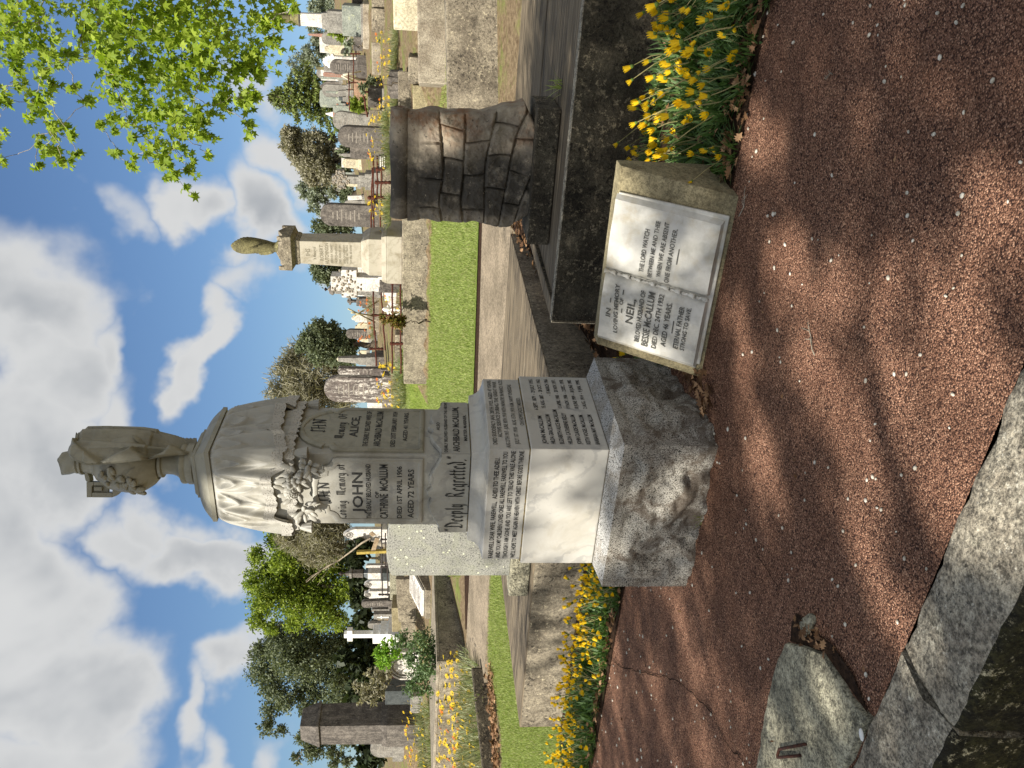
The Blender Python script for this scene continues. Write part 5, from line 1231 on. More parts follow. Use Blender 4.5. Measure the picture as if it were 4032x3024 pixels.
hseg('brown kerb front under the lily cross', 'f', (1430, 1200), (1420, 800), 1310, CC, .4)
# middle
hseg('weathered kerb of the fenced grave left of the obelisk, behind the front rails', 'm', (690, 940), (690, 640), 610, CC, .3)
hseg('brown kerb further back behind the rusty rails, middle', 'm', (455, 640), (455, 270), 350, CC, .4)
hseg('dark stone footing of the ivy cross', 'm', (705, 250), (700, 130), 470, Dk, .6)
# left
hseg('lichened stone kerb block beside the pale granite slab, left', 'l', (1205, 875), (1200, 380), 1115, M['conc_rough'], .4)
hseg('smooth grey kerb block stepped below the lichened one, left', 'l', (1300, 930), (1295, 585), 1205, CC, .5)
hseg('tan stained kerb under the stepped white cross', 'l', (1260, 1290), (1255, 975), 1142, CT, .6)
hseg('pale block front of the sunken plot at left', 'l', (1450, 1500), (1440, 1160), 1275, CC, .5)
seg_wall('dark shadowed wall of the long plot left of the sloping inscribed tablet', 'kerb', gq('l', 1460, 1160), gq('l', 1395, 600), .12, .42, .36, M['conc'], 'kerb')
def left_plot():
    A = G(*q('d', 1009, 1428)); d = Vector((E2[0], E2[1], 0)); r = thing('grave_platform', 'large plain concrete plot with a dark sunken side, above the left path', 'grave platform', A)
    h = atY(*q('d', 950, 1428), A.y).z - A.z; L = 4.2; l = Vector((E1[0], E1[1], 0))
    P = [Vector(), d * L, d * L + l * 5, l * 5]; zb = [zg(*(A + p).xy) - A.z for p in P]; zt = [h, h + .12, h + .12, h]
    b = MB(); b.add([Vector((p.x, p.y, z - .4)) for p, z in zip(P, zb)] + [Vector((p.x, p.y, z)) for p, z in zip(P, zt)], [(3, 2, 1, 0), (4, 5, 6, 7)] + [(i, (i + 1) % 4, (i + 1) % 4 + 4, i + 4) for i in range(4)])
    b.build('plot_block', M['conc'], r, bevel=.015)
    for (a, c_) in ((P[0], P[1]), (P[0], P[3])):
        b = MB(); dd = (c_ - a).normalized(); nn = Vector((-dd.y, dd.x, 0)) * .11 * (1 if a is P[0] and c_ is P[1] else -1)
        za, zc = (h, h + (.12 if c_ is P[1] else 0)); b.add([a + Vector((0, 0, za + .002)), c_ + Vector((0, 0, zc + .002)), c_ + nn + Vector((0, 0, zc + .002)), a + nn + Vector((0, 0, za + .002))] + [a + Vector((0, 0, za + .05)), c_ + Vector((0, 0, zc + .05)), c_ + nn + Vector((0, 0, zc + .05)), a + nn + Vector((0, 0, za + .05))], [(3, 2, 1, 0), (4, 5, 6, 7)] + [(i, (i + 1) % 4, (i + 1) % 4 + 4, i + 4) for i in range(4)])
        b.build('rim', M['conc_lt'], r, bevel=.006)
left_plot()
hseg('low front kerb of the daisy bed at left, above fallen leaves', 'b', (1560, 1690), (1490, 1075), 1478, M['conc_dk'], .12)
hseg('flat kerb strip running behind the daisies, far left', 'b', (1240, 1690), (1225, 1290), 1195, CC, .2)
def tablet():
    A, B_ = gq('l', 1625, 1010), gq('l', 1600, 600); A.z += .25; r = thing('ledger_tomb', 'sloping white inscribed tablet on a rough concrete wedge, left of the granite slab', 'tomb', (A + B_) / 2 - Vector((0, 0, .25)), ROW)
    b = MB(); b.add([(-.42, -.3, -.3), (.42, -.3, -.3), (.42, .55, -.3), (-.42, .55, -.3), (-.42, -.3, .18), (.42, -.3, .18), (.42, .55, .50), (-.42, .55, .50)], [(3, 2, 1, 0), (4, 5, 6, 7)] + [(i, (i + 1) % 4, (i + 1) % 4 + 4, i + 4) for i in range(4)]); b.build('wedge', M['conc'], r, bevel=.02)
    b = MB(); f = lambda x, y, k=0.: Vector((x, y, .18 + (y + .3) / .85 * .32 + .012 + k))
    b.add([f(-.38, -.26), f(.38, -.26), f(.38, .5), f(-.38, .5), f(-.38, -.26, .05), f(.38, -.26, .05), f(.38, .5, .05), f(-.38, .5, .05)], [(3, 2, 1, 0), (4, 5, 6, 7)] + [(i, (i + 1) % 4, (i + 1) % 4 + 4, i + 4) for i in range(4)]); tb = b.build('tablet', Wm, r, bevel=.01)
    b = MB()
    for k in range(8): b.add([f(-.3, .4 - k * .08, .054), f(.3 - .06 * (k % 3), .4 - k * .08, .054), f(.3 - .06 * (k % 3), .43 - k * .08, .054), f(-.3, .43 - k * .08, .054)], [(0, 1, 2, 3)])
    b.build('worn_lettering', Dk, tb)
tablet()
def marble_scroll():
    P = gq('b', 1110, 1045); r = thing('carved_memorial', 'curved white marble memorial with worn carving, half hidden behind the ivy bush at left', 'memorial', P, ROW)
    b = MB(); b.prism(outline('round', .95, .75), -.12, .12); b.build('slab', Wm, r, bevel=.01)
    b = MB()
    for R in (.32, .4): b.tube([(R * math.cos(PI * k / 14), -.13, .32 + R * math.sin(PI * k / 14)) for k in range(15)], .02, 5)
    b.build('carved_arch', M['hs_grey'], r)
marble_scroll()
tag(seg_wall('pale marble kerb strip before the dark granite block, far left', 'kerb', gq('b', 1085, 1290), gq('b', 1085, 1150), .3, .1, .1, Wm, 'kerb'))

# ---------------------------------------------------------------- fences and small things
def onT(r, X, Y_, t):
    rr = np.array(ray(*q(r, X, Y_))); k = (t - (-K0) @ E2) / (rr[:2] @ E2); p = rr * k; return Vector((p[0], p[1], EYE + p[2]))
def fence(label, r, rails, posts, t, mat, rad=.016, prad=.03, baluster=False, group=None):
    ps = []
    for (Ya, Yb, Xa, Xb) in rails: ps.append((onT(r, Xa, Ya, t), onT(r, Xb, Yb, t)))
    o = thing('iron_fence', label, 'fence', ps[0][0] * 1.)
    off = Vector(o.location)
    for a, b_ in ps:
        m = MB(); n = 6; m.tube([a.lerp(b_, k / n) - off + Vector((0, 0, .008 * math.sin(k * 2.1))) for k in range(n + 1)], rad, 6); m.build('rail', mat, o, smooth=True)
    for (Yp, Xt, Xb_) in posts:
        a, b_ = onT(r, Xt, Yp, t), onT(r, Xb_, Yp, t); m = MB(); n = 9
        pts = [b_.lerp(a, k / (n - 1)) - off for k in range(n)]; m.tube(pts, [prad * (1.25 if k % 2 else .75) for k in range(n)], 8); m.ell(pts[-1], (prad * 1.3,) * 3, None, 8, 6); m.build('post', mat, o, smooth=True)
    return o
fence('rusty iron grave fence with beaded posts, above the stone scroll', 'f', [(1640, 780, 1150, 1165), (1640, 600, 1190, 1175), (1640, 780, 1285, 1300), (1210, 600, 1240, 1235)], [(800, 1240, 1345), (990, 1225, 1440), (1210, 1125, 1440)], 12.9, M['rust'])
fence('two rusty front rails left of the cream obelisk', 'm', [(138, 1000, 585, 580), (140, 1000, 660, 662)], [(722, 575, 720), (150, 580, 700)], 12.62, M['rust'], .018)
fence('rusty rails set back behind the red leaved bush, middle', 'm', [(235, 640, 405, 412), (230, 780, 478, 515), (600, 930, 422, 432)], [(455, 400, 590), (770, 380, 500)], 15.5, M['rust'], .02)
fence('black iron fence before the row of white headstones, left', 'l', [(-80, 815, 1005, 1012), (-80, 815, 1085, 1082), (0, 440, 1055, 1050)], [(440, 1000, 1120), (800, 975, 1115), (80, 1000, 1150)], 15.6, M['iron'], .018, .025)
fence('thin rusty fence by the dark broad headstone, upper right', 'e', [(780, 1210, 893, 890), (1050, 1600, 820, 835)], [(780, 850, 1000), (1200, 860, 960)], 17.5, M['rust'], .014, .016)
fence('bent rusty rail slanting across the terracotta trough, upper right', 'e', [(1340, 1700, 1030, 1095)], [(1335, 1015, 1110)], 15., M['rust'], .018, .022)
# leaning timbers and bamboo
def sticks(label, name, cat, r, lines, t, rad, mat):
    ps = [(onT(r, a[0], a[1], t), onT(r, b_[0], b_[1], t + dt)) for a, b_, dt in lines]; o = thing(name, label, cat, ps[0][1] * 1.); off = Vector(o.location)
    for a, b_ in ps: m = MB(); m.tube([a - off, b_ - off], rad, 7); m.build('stick', mat, o, smooth=True)
    return o
sticks('three crossed bamboo canes tied over a grave, middle against the sky', 'cane_tripod', 'canes', 'm', [((215, 470), (455, 320), .4), ((170, 395), (420, 520), .6), ((195, 430), (405, 460), .2)], 15.2, .018, plain('old_bamboo', '#c0b58a', .7, '#6b5f45', 9.))
sticks('crossed pale canes propped by the dark broad headstone, upper right', 'cane_tripod', 'canes', 'e', [((745, 1085), (1000, 1035), .3), ((745, 1085), (990, 1165), .5), ((720, 1100), (900, 1190), .2)], 17.8, .018, plain('bleached_cane', '#d3cbb4', .8))
def timbers():
    o = thing('timber_barrier', 'leaning yellowed post and grey rail nailed across, in front of the square white stone', 'barrier', onT('l', 1150, 230, 15.2)); off = Vector(o.location)
    def plank(a, b_, w, d, mat, nm):
        a, b_ = onT('l', *a, 15.2) - off, onT('l', *b_, 15.2) - off; m = MB(); ax = (b_ - a).normalized(); s = Vector((E2[0], E2[1], 0)); n = ax.cross(s).normalized(); R = Matrix((ax, s, n)).transposed(); m.box((a + b_) / 2, ((b_ - a).length, d, w), R=R); m.build(nm, mat, o, bevel=.006)
    plank((680, 248), (1160, 225), .085, .09, M['timber_y'], 'post'); plank((885, 258), (950, 60), .11, .03, M['timber'], 'rail'); plank((860, -10), (905, 30), .11, .03, M['timber'], 'rail')
timbers()
def dead_branch():
    o = thing('dead_branch', 'long pale dead branch leaning from the timber rails into the green tree', 'branch', onT('l', 860, 60, 16.2)); off = Vector(o.location); m = MB()
    pts = [onT('l', X, Y_, 16.2 + k * .15) - off for k, (X, Y_) in enumerate(((860, 60), (740, 130), (600, 240), (450, 350), (300, 430), (160, 520), (20, 640)))]
    m.tube(pts, [.03, .028, .024, .02, .016, .011, .006], 6); rs = random.Random(1)
    for k in range(16):
        i = rs.randint(1, 5); p = pts[i].lerp(pts[i + 1], rs.random()); d = Vector((rs.uniform(-1, .4), rs.uniform(-.5, .5), rs.uniform(-.1, 1))) * rs.uniform(.2, .6); m.tube([p, p + d * .5 + Vector((0, 0, .03)), p + d], [.009, .006, .003], 4)
    m.build('bark', plain('bleached_bark', '#a3957f', .9, '#7c6f5c', 20.), o, smooth=True)
dead_branch()
def white_marker():
    a, b_ = onT('m', 510, 405, 13.), onT('m', 700, 405, 13.); o = thing('iron_marker', 'white painted wrought iron grave marker with scrolls, beside the red leaved bush', 'grave marker', b_); h = (a - b_).length; m = MB()
    m.tube([(0, 0, -.1), (0, 0, h * .8)], .018, 6); m.ell((0, 0, h * .88), (.05, .03, .09), None, 6, 6); m.ell((-.05, 0, h * .82), (.05, .02, .03), None, 6, 4); m.ell((.05, 0, h * .82), (.05, .02, .03), None, 6, 4)
    for s in (-1, 1):
        for z0, k in ((.5, 1), (.32, -1)): m.tube([(s * (.02 + .10 * math.sin(i * .5) * (1 - i / 16)), 0, h * z0 + k * .13 * (math.cos(i * .55) * (1 - i / 14) - .6)) for i in range(11)], .012, 5)
    m.build('scrollwork', M['paint_w'], o, smooth=True)
white_marker()
b = MB(); P = gq('e', 1060, 1300); o = thing('planter', 'terracotta coloured trough beside the broken kerb, upper right', 'planter', P, ROW); b.frust(.26, -.05, .30, .30, d0=.16, d1=.19); b.build('trough', stone('terracotta', '#a5866e', '#8f725d', sc=8.), o, bevel=.012)
b = MB(); b.box((0, 0, .31), (.5, .28, .02)); b.build('soil', M['soil'], o)
b = MB(); P = onT('f', 1400, 690, 12.7); o = thing('name_plate', 'small black and white grave plate on the kerb, left of the dark square slab', 'plate', P, ROW); b.box((0, 0, .1), (.24, .03, .13)); pl_ = b.build('plate', M['iron'], o, bevel=.004)
b = MB()
for k in range(3): b.box((0, -.0165, .14 - k * .035), (.18 - .03 * (k % 2), .002, .018))
b.build('lettering', M['paint_w'], pl_)
b = MB(); P = gq('b', 955, 1150, .3); P = onT('b', 960, 1115, 13.6); o = thing('flower_pot', 'red clay pot with dry stems behind the ivy bush, left', 'pot', P); b.lathe([(.09, -.12), (.12, .06), (.13, .06), (.13, .09), (.11, .09), (.10, .05)], 18); b.build('pot', plain('clay', '#9c5440', .8), o, smooth=True, auto=40)
# ================================================================ planting
def rot_frames(n, rs, up=0., droop=0.):
    """random orthonormal frames (n,3,3): columns side, along, normal"""
    d = rs.normal(size=(n, 3)); d[:, 2] += up - droop; d /= np.linalg.norm(d, axis=1, keepdims=True)
    a = rs.normal(size=(n, 3)); s = np.cross(d, a); s /= np.linalg.norm(s, axis=1, keepdims=True); nn = np.cross(s, d)
    return np.stack([s, d, nn], 2)
def leaf_shape(kind):
    if kind == 'star':
        V = [(0, .06, 0)]
        for k in range(5):
            a = PI / 2 + (k - 2) * 1.02; L = (.72, .92, 1.05, .92, .72)[k]
            V.append((.62 * L * math.cos(a), .30 + .62 * L * math.sin(a), -.10 * L)); a2 = a + .51; V.append((.27 * math.cos(a2), .30 + .27 * math.sin(a2), .02))
        V[-1] = (-.16, .06, 0); V.insert(1, (.16, .06, 0)); n = len(V) - 1
        return np.array(V) - (0, .0, 0), np.array([(0, k, k + 1) for k in range(1, n)])
    if kind == 'quad': return np.array([(-.5, 0, 0), (.5, 0, 0), (.5, 1, 0), (-.5, 1, 0)]) * (.55, 1, 1), np.array([(0, 1, 2, 3)])
    if kind == 'leaf': return np.array([(0, 0, 0), (.24, .42, .05), (0, 1, -.06), (-.24, .42, .05)]), np.array([(0, 1, 2, 3)])
    if kind == 'twig': return np.array([(-.06, 0, 0), (.06, 0, 0), (.03, 1, .08), (-.03, 1, .08)]), np.array([(0, 1, 2, 3)])
    if kind == 'oak':
        P = [(0, 0), (.05, .18), (.2, .22), (.1, .34), (.27, .48), (.13, .56), (.24, .76), (.08, .80), (0, 1.0)]
        V = [(0, .4, .06)] + [(x, y, .10 * abs(x) * 4 - .05 * (y - .5)) for x, y in P] + [(-x, y, .14 * abs(x) * 4) for x, y in P[-2:0:-1]]; n = len(V) - 1
        return np.array(V), np.array([(0, k, k % n + 1) for k in range(1, n + 1)])
def leaves(name, C, size, kind, mat, parent=None, seed=0, up=0., droop=0., var=.35, frames=None, off=None):
    rs = np.random.default_rng(seed); B, Fc = leaf_shape(kind); n, k = len(C), len(B)
    R = rot_frames(n, rs, up, droop) if frames is None else frames
    sz = size * (1 + var * rs.uniform(-1, 1, n))
    V = np.einsum('nij,kj->nki', R, B) * sz[:, None, None] + np.asarray(C)[:, None, :]
    if off is not None: V = V - np.array(off)
    F = (Fc[None] + (np.arange(n) * k)[:, None, None]).reshape(-1, Fc.shape[1])
    return fast_mesh(name, V.reshape(-1, 3), F, mat, parent)
def net(anchor, nodes, rs, r0, r1, mb, wob=.06, sag=0., n=7):
    """branches: every node joined to the nearest one already reached"""
    done = [(np.array(anchor), r0)]; nodes = sorted(nodes, key=lambda p: np.linalg.norm(p - anchor))
    for p in nodes:
        j = min(range(len(done)), key=lambda i: np.linalg.norm(done[i][0] - p) + .25 * np.linalg.norm(done[i][0] - anchor)); a, ra = done[j]; rb = max(r1, ra * .66); L = np.linalg.norm(p - a)
        pts = [];
        for k in range(n):
            f = k / (n - 1); w = rs.normal(size=3) * wob * L * (1 if 0 < k < n - 1 else 0); pts.append(Vector(a + (p - a) * f + w + np.array([0, 0, -sag * L * f * (1 - f)])))
        mb.tube(pts, [ra * .9 + (rb - ra * .9) * k / (n - 1) for k in range(n)], 5, cap=False); done.append((p, rb))
    return done
M['bark'] = stone('tree_bark', '#6a5f50', '#463e34', [('#8d8370', .58, .74, 6.)], sc=6.)
M['bark_pale'] = stone('pale_bark', '#a89f8e', '#7f7666', [('#5d5548', .58, .76, 6.)], sc=6.)
M['lf_amber'] = leafmat('fresh_lobed_leaves', ['#6a831f', '#9aae36', '#7d962a', '#afbf4d', '#5c7720'], .5)
M['lf_dark'] = leafmat('dark_tree_leaves', ['#4e5840', '#737c5d', '#434d36', '#8a9172', '#5c664b'], .25)
M['lf_green'] = leafmat('bright_tree_leaves', ['#62762a', '#8fa03a', '#526827', '#a5b250', '#738732'], .4)
M['lf_olive'] = leafmat('olive_tree_leaves', ['#827d68', '#9c977e', '#6c6956', '#b2ac94', '#77735d'], .3)
M['lf_grey'] = leafmat('grey_gum_leaves', ['#78826c', '#949c86', '#636d5a', '#a5ab98', '#7c826c'], .3)
M['lf_pine'] = leafmat('pine_needles', ['#55632f', '#7a8740', '#434f2c', '#8f9a55', '#616e36'], .2)
M['lf_hedge'] = leafmat('dark_hedge_leaves', ['#27301c', '#3a4428', '#1f2817', '#465030'], .2)
M['lf_shrub'] = leafmat('light_shrub_leaves', ['#6f9a2c', '#8fb444', '#5c8526', '#a8c65c'], .4)
M['lf_ivy'] = leafmat('ivy_leaves', ['#4b6338', '#70865a', '#3b522d', '#8da277'], .3)

def tree(name, label, blobs, depth, base, leaf, dens, mat, kind='quad', bark='bark', spread=1., reg='d', seed=0, trunk_r=.28, cat='tree', twig=.012, group=None, jit=.9, up=0., droop=0., wob=.07, base_depth=None):
    """blobs: clumps of the crown as seen (x, y, radius in the named zoom), each given a real place at about depth"""
    rs = np.random.default_rng(seed + 17); s = REG[reg][2]; C = []; nodes = []; base_depth = base_depth or depth; blobs = [(x, y, r * {'b': 1.34, 'f': 1.6, 'g': 1.4, 'd': 1.25}.get(reg, 1.)) for x, y, r in blobs]
    for (X, Y_, r) in blobs:
        R = r * s / 1783 * depth; d = depth + rs.uniform(-1, 1) * jit * R * 1.2; c = np.array(atY(*q(reg, X, Y_), d)); nodes.append(c)
        n = int(dens * r * r * s * s); nb = max(4, n // 20)
        sub = rs.normal(size=(nb, 3)); sub /= np.linalg.norm(sub, axis=1, keepdims=True); sub *= (rs.random((nb, 1)) ** .45) * R * .95
        pk = sub[rs.integers(0, nb, n)] + rs.normal(size=(n, 3)) * R * .20
        C.append(c + pk * np.array([1, 1, .9])); nodes += [c + sub[i] * .8 for i in range(min(nb, 5))]
    B = G(*q(reg, *base)) if base_depth is None else None
    if base_depth is not None: B = atY(*q(reg, *base), base_depth); B.z = zg(B.x, B.y)
    o = thing(name, label, cat, B, 0, group); C = np.concatenate(C)
    leaves('foliage', C, leaf, kind, mat, o, seed, off=B, up=up, droop=droop)
    mb = MB(tuple(-B)); mid = np.mean(nodes, axis=0); top = np.array(B) * .55 + mid * .45; top[2] = B.z + (mid[2] - B.z) * .45
    if trunk_r:
        pts = [Vector(np.array(B) * (1 - k / 5) + top * k / 5 + rs.normal(size=3) * .04 * (0 < k < 5)) for k in range(6)]; pts[0].z -= .4
        mb.tube(pts, [trunk_r * (1.25 - .11 * k) for k in range(6)], 9)
    net(top, nodes, rs, (trunk_r or .05) * .62, twig, mb, wob); mb.build('trunk', M[bark], o, smooth=True)
    return o
tree('dark_tree', 'big dark broad crowned tree with twisting limbs, left of the white cross', [(230, 950, 60), (200, 1080, 75), (260, 1180, 75), (330, 1000, 85), (300, 880, 55), (400, 900, 85), (420, 1050, 95), (450, 1180, 70), (520, 950, 95), (250, 1320, 45), (225, 1420, 38), (330, 1270, 50), (300, 1445, 28), (450, 1290, 45), (570, 1100, 80), (430, 1480, 38), (470, 1560, 40), (560, 1500, 26), (640, 1590, 30), (610, 1645, 26), (395, 1600, 26), (620, 960, 80), (660, 1120, 60), (520, 1420, 26), (520, 1250, 40), (600, 1250, 50), (680, 1255, 50), (740, 1265, 45), (650, 1180, 55), (520, 1560, 38), (600, 1560, 34), (700, 1620, 30), (680, 1520, 26), (740, 1180, 50), (620, 1330, 40), (180, 990, 40), (680, 900, 60)],
     40., (880, 1065), .15, 1.25, M['lf_dark'], 'leaf', reg='b', trunk_r=.42, seed=1, twig=.02)
tree('green_tree', 'bright green leafy tree behind the white headstone row, left of the monument', [(165, 430, 45), (150, 560, 55), (190, 680, 65), (170, 790, 50), (240, 850, 40), (260, 520, 80), (280, 660, 80), (330, 440, 80), (350, 580, 90), (420, 700, 90), (450, 550, 90), (500, 650, 80), (540, 770, 70), (560, 540, 80), (600, 450, 60), (620, 650, 70), (680, 620, 60), (700, 480, 50), (320, 330, 60), (250, 330, 40), (420, 400, 80), (640, 790, 50), (380, 800, 50)],
     37., (800, 640), .145, 1.25, M['lf_green'], 'leaf', reg='b', trunk_r=.3, seed=2, twig=.018)
tree('twiggy_tree', 'dense grey brown twiggy tree close left of the monument drape', [(330, 300, 50), (420, 330, 70), (500, 290, 70), (560, 380, 70), (620, 300, 60), (600, 240, 60), (480, 430, 45), (660, 390, 40), (360, 250, 40), (450, 230, 60), (540, 200, 60), (660, 250, 40)], 33., (760, 340), .24, 1.4, M['lf_olive'], 'twig', 'bark_pale', reg='b', trunk_r=.16, seed=3, twig=.012)
tree('twiggy_tree', 'grey bare twigged tree with a dark leafy side, close right of the monument drape', [(600, 845, 22), (620, 800, 28), (650, 765, 28), (640, 835, 34), (680, 805, 34), (690, 855, 34), (725, 790, 26), (720, 840, 30), (745, 870, 22), (610, 875, 20), (660, 880, 30)], 34., (800, 840), .27, .85, M['lf_olive'], 'twig', 'bark_pale', trunk_r=.16, seed=4, twig=.012)
tree('dark_tree', 'small dark leafy tree between the twiggy tree and open sky, middle', [(670, 735, 20), (690, 705, 16), (705, 745, 22), (715, 715, 16), (735, 735, 20), (745, 770, 20), (690, 760, 22), (720, 765, 20), (760, 745, 14), (650, 750, 12)], 31., (800, 745), .12, 2.6, M['lf_dark'], 'leaf', trunk_r=.12, seed=5)
tree('dark_tree', 'dark tree showing on both sides of the cream obelisk', [(690, 590, 15), (705, 600, 14), (722, 592, 16), (740, 602, 12), (690, 490, 14), (712, 496, 16), (735, 488, 14), (750, 500, 14), (700, 540, 18), (730, 545, 18), (715, 570, 16), (740, 575, 14), (680, 575, 10)], 38., (815, 545), .14, 2.6, M['lf_dark'], 'leaf', trunk_r=.2, seed=6)
tree('gum_tree', 'thin grey crowned tree with sky showing through, right of the cream obelisk', [(150, 1040, 55), (230, 1000, 55), (300, 1080, 65), (240, 1180, 70), (150, 1150, 50), (350, 1200, 70), (320, 1320, 55), (400, 1150, 70), (450, 1050, 70), (470, 1250, 50), (520, 1350, 35), (250, 1400, 30), (380, 1420, 40), (560, 1100, 60), (600, 1180, 50)], 44., (900, 1150), .13, 2.0, M['lf_grey'], 'leaf', reg='f', trunk_r=.25, seed=7)
tree('gum_tree', 'large grey brown feathery tree above the dark square slab, right', [(-90, 250, 50), (-95, 350, 60), (-80, 450, 60), (-20, 300, 70), (50, 380, 60), (-30, 520, 60), (60, 250, 50), (100, 450, 60), (200, 330, 60), (250, 430, 60), (180, 500, 60), (350, 300, 60), (450, 350, 55), (400, 450, 60), (550, 450, 50), (500, 550, 55), (600, 350, 45), (300, 550, 55), (420, 560, 55), (30, 480, 60), (60, 620, 70), (-30, 420, 50), (140, 540, 75), (150, 700, 85), (230, 620, 85), (260, 760, 85), (250, 880, 75), (330, 700, 85), (380, 820, 85), (420, 640, 70), (450, 760, 80), (500, 900, 75), (520, 680, 60), (560, 800, 60), (300, 960, 60), (610, 960, 60), (600, 700, 60), (340, 540, 50), (660, 800, 50), (660, 600, 50)], 43., (900, 700), .14, 3.2, M['lf_olive'], 'leaf', reg='f', trunk_r=.35, seed=8)
tree('gum_tree', 'hazy grey green bushy trees behind the furled urn column, far right edge', [(480, 230, 30), (500, 330, 38), (540, 440, 38), (450, 440, 30), (480, 500, 40), (550, 380, 45), (520, 290, 35), (490, 60, 35), (520, 130, 38), (560, 40, 45), (600, 150, 55), (620, 250, 40), (640, 60, 50), (600, 400, 50), (660, 350, 45), (430, 400, 26), (560, -60, 60), (470, 20, 20), (620, 500, 50), (680, 200, 50)], 50., (790, 250), .15, 2.6, M['lf_grey'], 'leaf', reg='g', trunk_r=.3, seed=9)
tree('hedge_bank', 'dark shady undergrowth behind the white headstones at left', [(740, 440, 45), (755, 560, 45), (765, 680, 45), (780, 800, 50), (800, 900, 55), (810, 1000, 45), (800, 1120, 60), (760, 1220, 50), (840, 1200, 60), (780, 1320, 55), (830, 1440, 40), (790, 1560, 30), (840, 1330, 40), (800, 1400, 40), (760, 1470, 30), (850, 1500, 34), (780, 1640, 30), (850, 1590, 34), (770, 380, 40), (820, 1620, 40), (700, 1020, 50)], 30., (905, 900), .2, .62, M['lf_hedge'], reg='b', trunk_r=.1, seed=10, cat='hedge')
tree('hedge_bank', 'dark scrub at the foot of the gum trees, above the headstones on the right', [(740 + 26 * (k % 3), -60 + 95 * k, 52) for k in range(17)] + [(800 + 20 * (k % 2), 0 + 120 * k, 46) for k in range(12)], 41., (900, 700), .15, 1.6, M['lf_dark'], 'leaf', reg='f', trunk_r=.08, seed=13, cat='hedge')
def bush(name, label, blobs, reg, depth, base, leaf, dens, mat, kind='leaf', seed=0, cat='bush', tr=.02, bd=None): return tree(name, label, blobs, depth, base, leaf, dens, mat, kind, reg=reg, seed=seed, trunk_r=tr, cat=cat, twig=.004, base_depth=bd or depth)
bush('yellow_green_bush', 'rounded yellow green bush before the red obelisk, far upper right', [(580, 350, 45), (640, 420, 60), (600, 480, 40), (690, 480, 60), (700, 380, 60), (740, 560, 45), (690, 560, 40), (570, 310, 25), (760, 450, 50)], 'e', 27., (800, 450), .13, 1.5, M['lf_green'], seed=21)
bush('silver_bush', 'pale silvery green bush left of the yellow green one, far upper right', [(780, 640, 40), (820, 680, 40), (850, 610, 40), (840, 740, 35), (770, 780, 30)], 'e', 23., (900, 680), .10, 1.5, M['lf_grey'], seed=22)
bush('orange_flowered_bush', 'green bush dotted orange behind the star carved panel, right', [(900, 1470, 60), (930, 1540, 60), (950, 1600, 50), (880, 1560, 45), (980, 1500, 50), (1040, 1450, 40), (1060, 1560, 40)], 'e', 19., (1110, 1530), .08, 1.6, M['lf_green'], seed=23)
bush('dark_bush', 'dark bush in the shade of the broken kerb end, upper right', [(1020, 1250, 40), (1080, 1230, 40), (1130, 1180, 45), (1040, 1330, 30), (1180, 1200, 35)], 'e', 15.5, (1200, 1200), .07, 1.8, M['lf_dark'], seed=24)
bush('copper_bush', 'bronze and green leaved bush behind the white iron marker, middle', [(480, 470, 22), (510, 500, 30), (560, 490, 35), (600, 520, 40), (650, 500, 40), (640, 550, 35), (690, 540, 25), (590, 460, 25), (690, 480, 25)], 'm', 15.2, (710, 510), .055, 2.6, leafmat('bronze_leaves', ['#6b3a30', '#7d7a35', '#4f5a24', '#8a5f3c', '#938b3e'], .3), seed=25, bd=15.2)
bush('ivy_bush', 'open ivy leaved bush scrambling over the marble memorial, left', [(1010, 900, 40), (1050, 1000, 45), (1090, 930, 45), (1140, 900, 45), (1100, 1060, 50), (1150, 1000, 50), (1180, 940, 35), (1130, 1120, 50), (1080, 1150, 40), (1170, 1080, 45), (1190, 1010, 30), (1060, 1200, 35), (1140, 1200, 40), (1000, 960, 30)], 'b', 14.6, (1215, 1030), .055, .62, M['lf_ivy'], seed=26, bd=14.6)
bush('light_shrub', 'fresh light green shrub beside the white cross steps, left', [(870, 1000, 30), (900, 970, 35), (930, 1010, 35), (960, 970, 30), (910, 1050, 30), (980, 1000, 25), (880, 1050, 20), (950, 940, 22)], 'b', 19., (1010, 1000), .09, .6, M['lf_shrub'], seed=27, bd=19.)
bush('olive_shrub', 'wispy olive shrub behind the polished dark granite block, left', [(760, 1180, 30), (800, 1220, 40), (840, 1180, 40), (880, 1150, 40), (860, 1240, 35), (910, 1120, 35), (900, 1200, 30), (780, 1270, 25), (830, 1110, 30), (930, 1080, 25)], 'b', 20., (960, 1180), .085, .42, M['lf_olive'], seed=28, bd=20.)
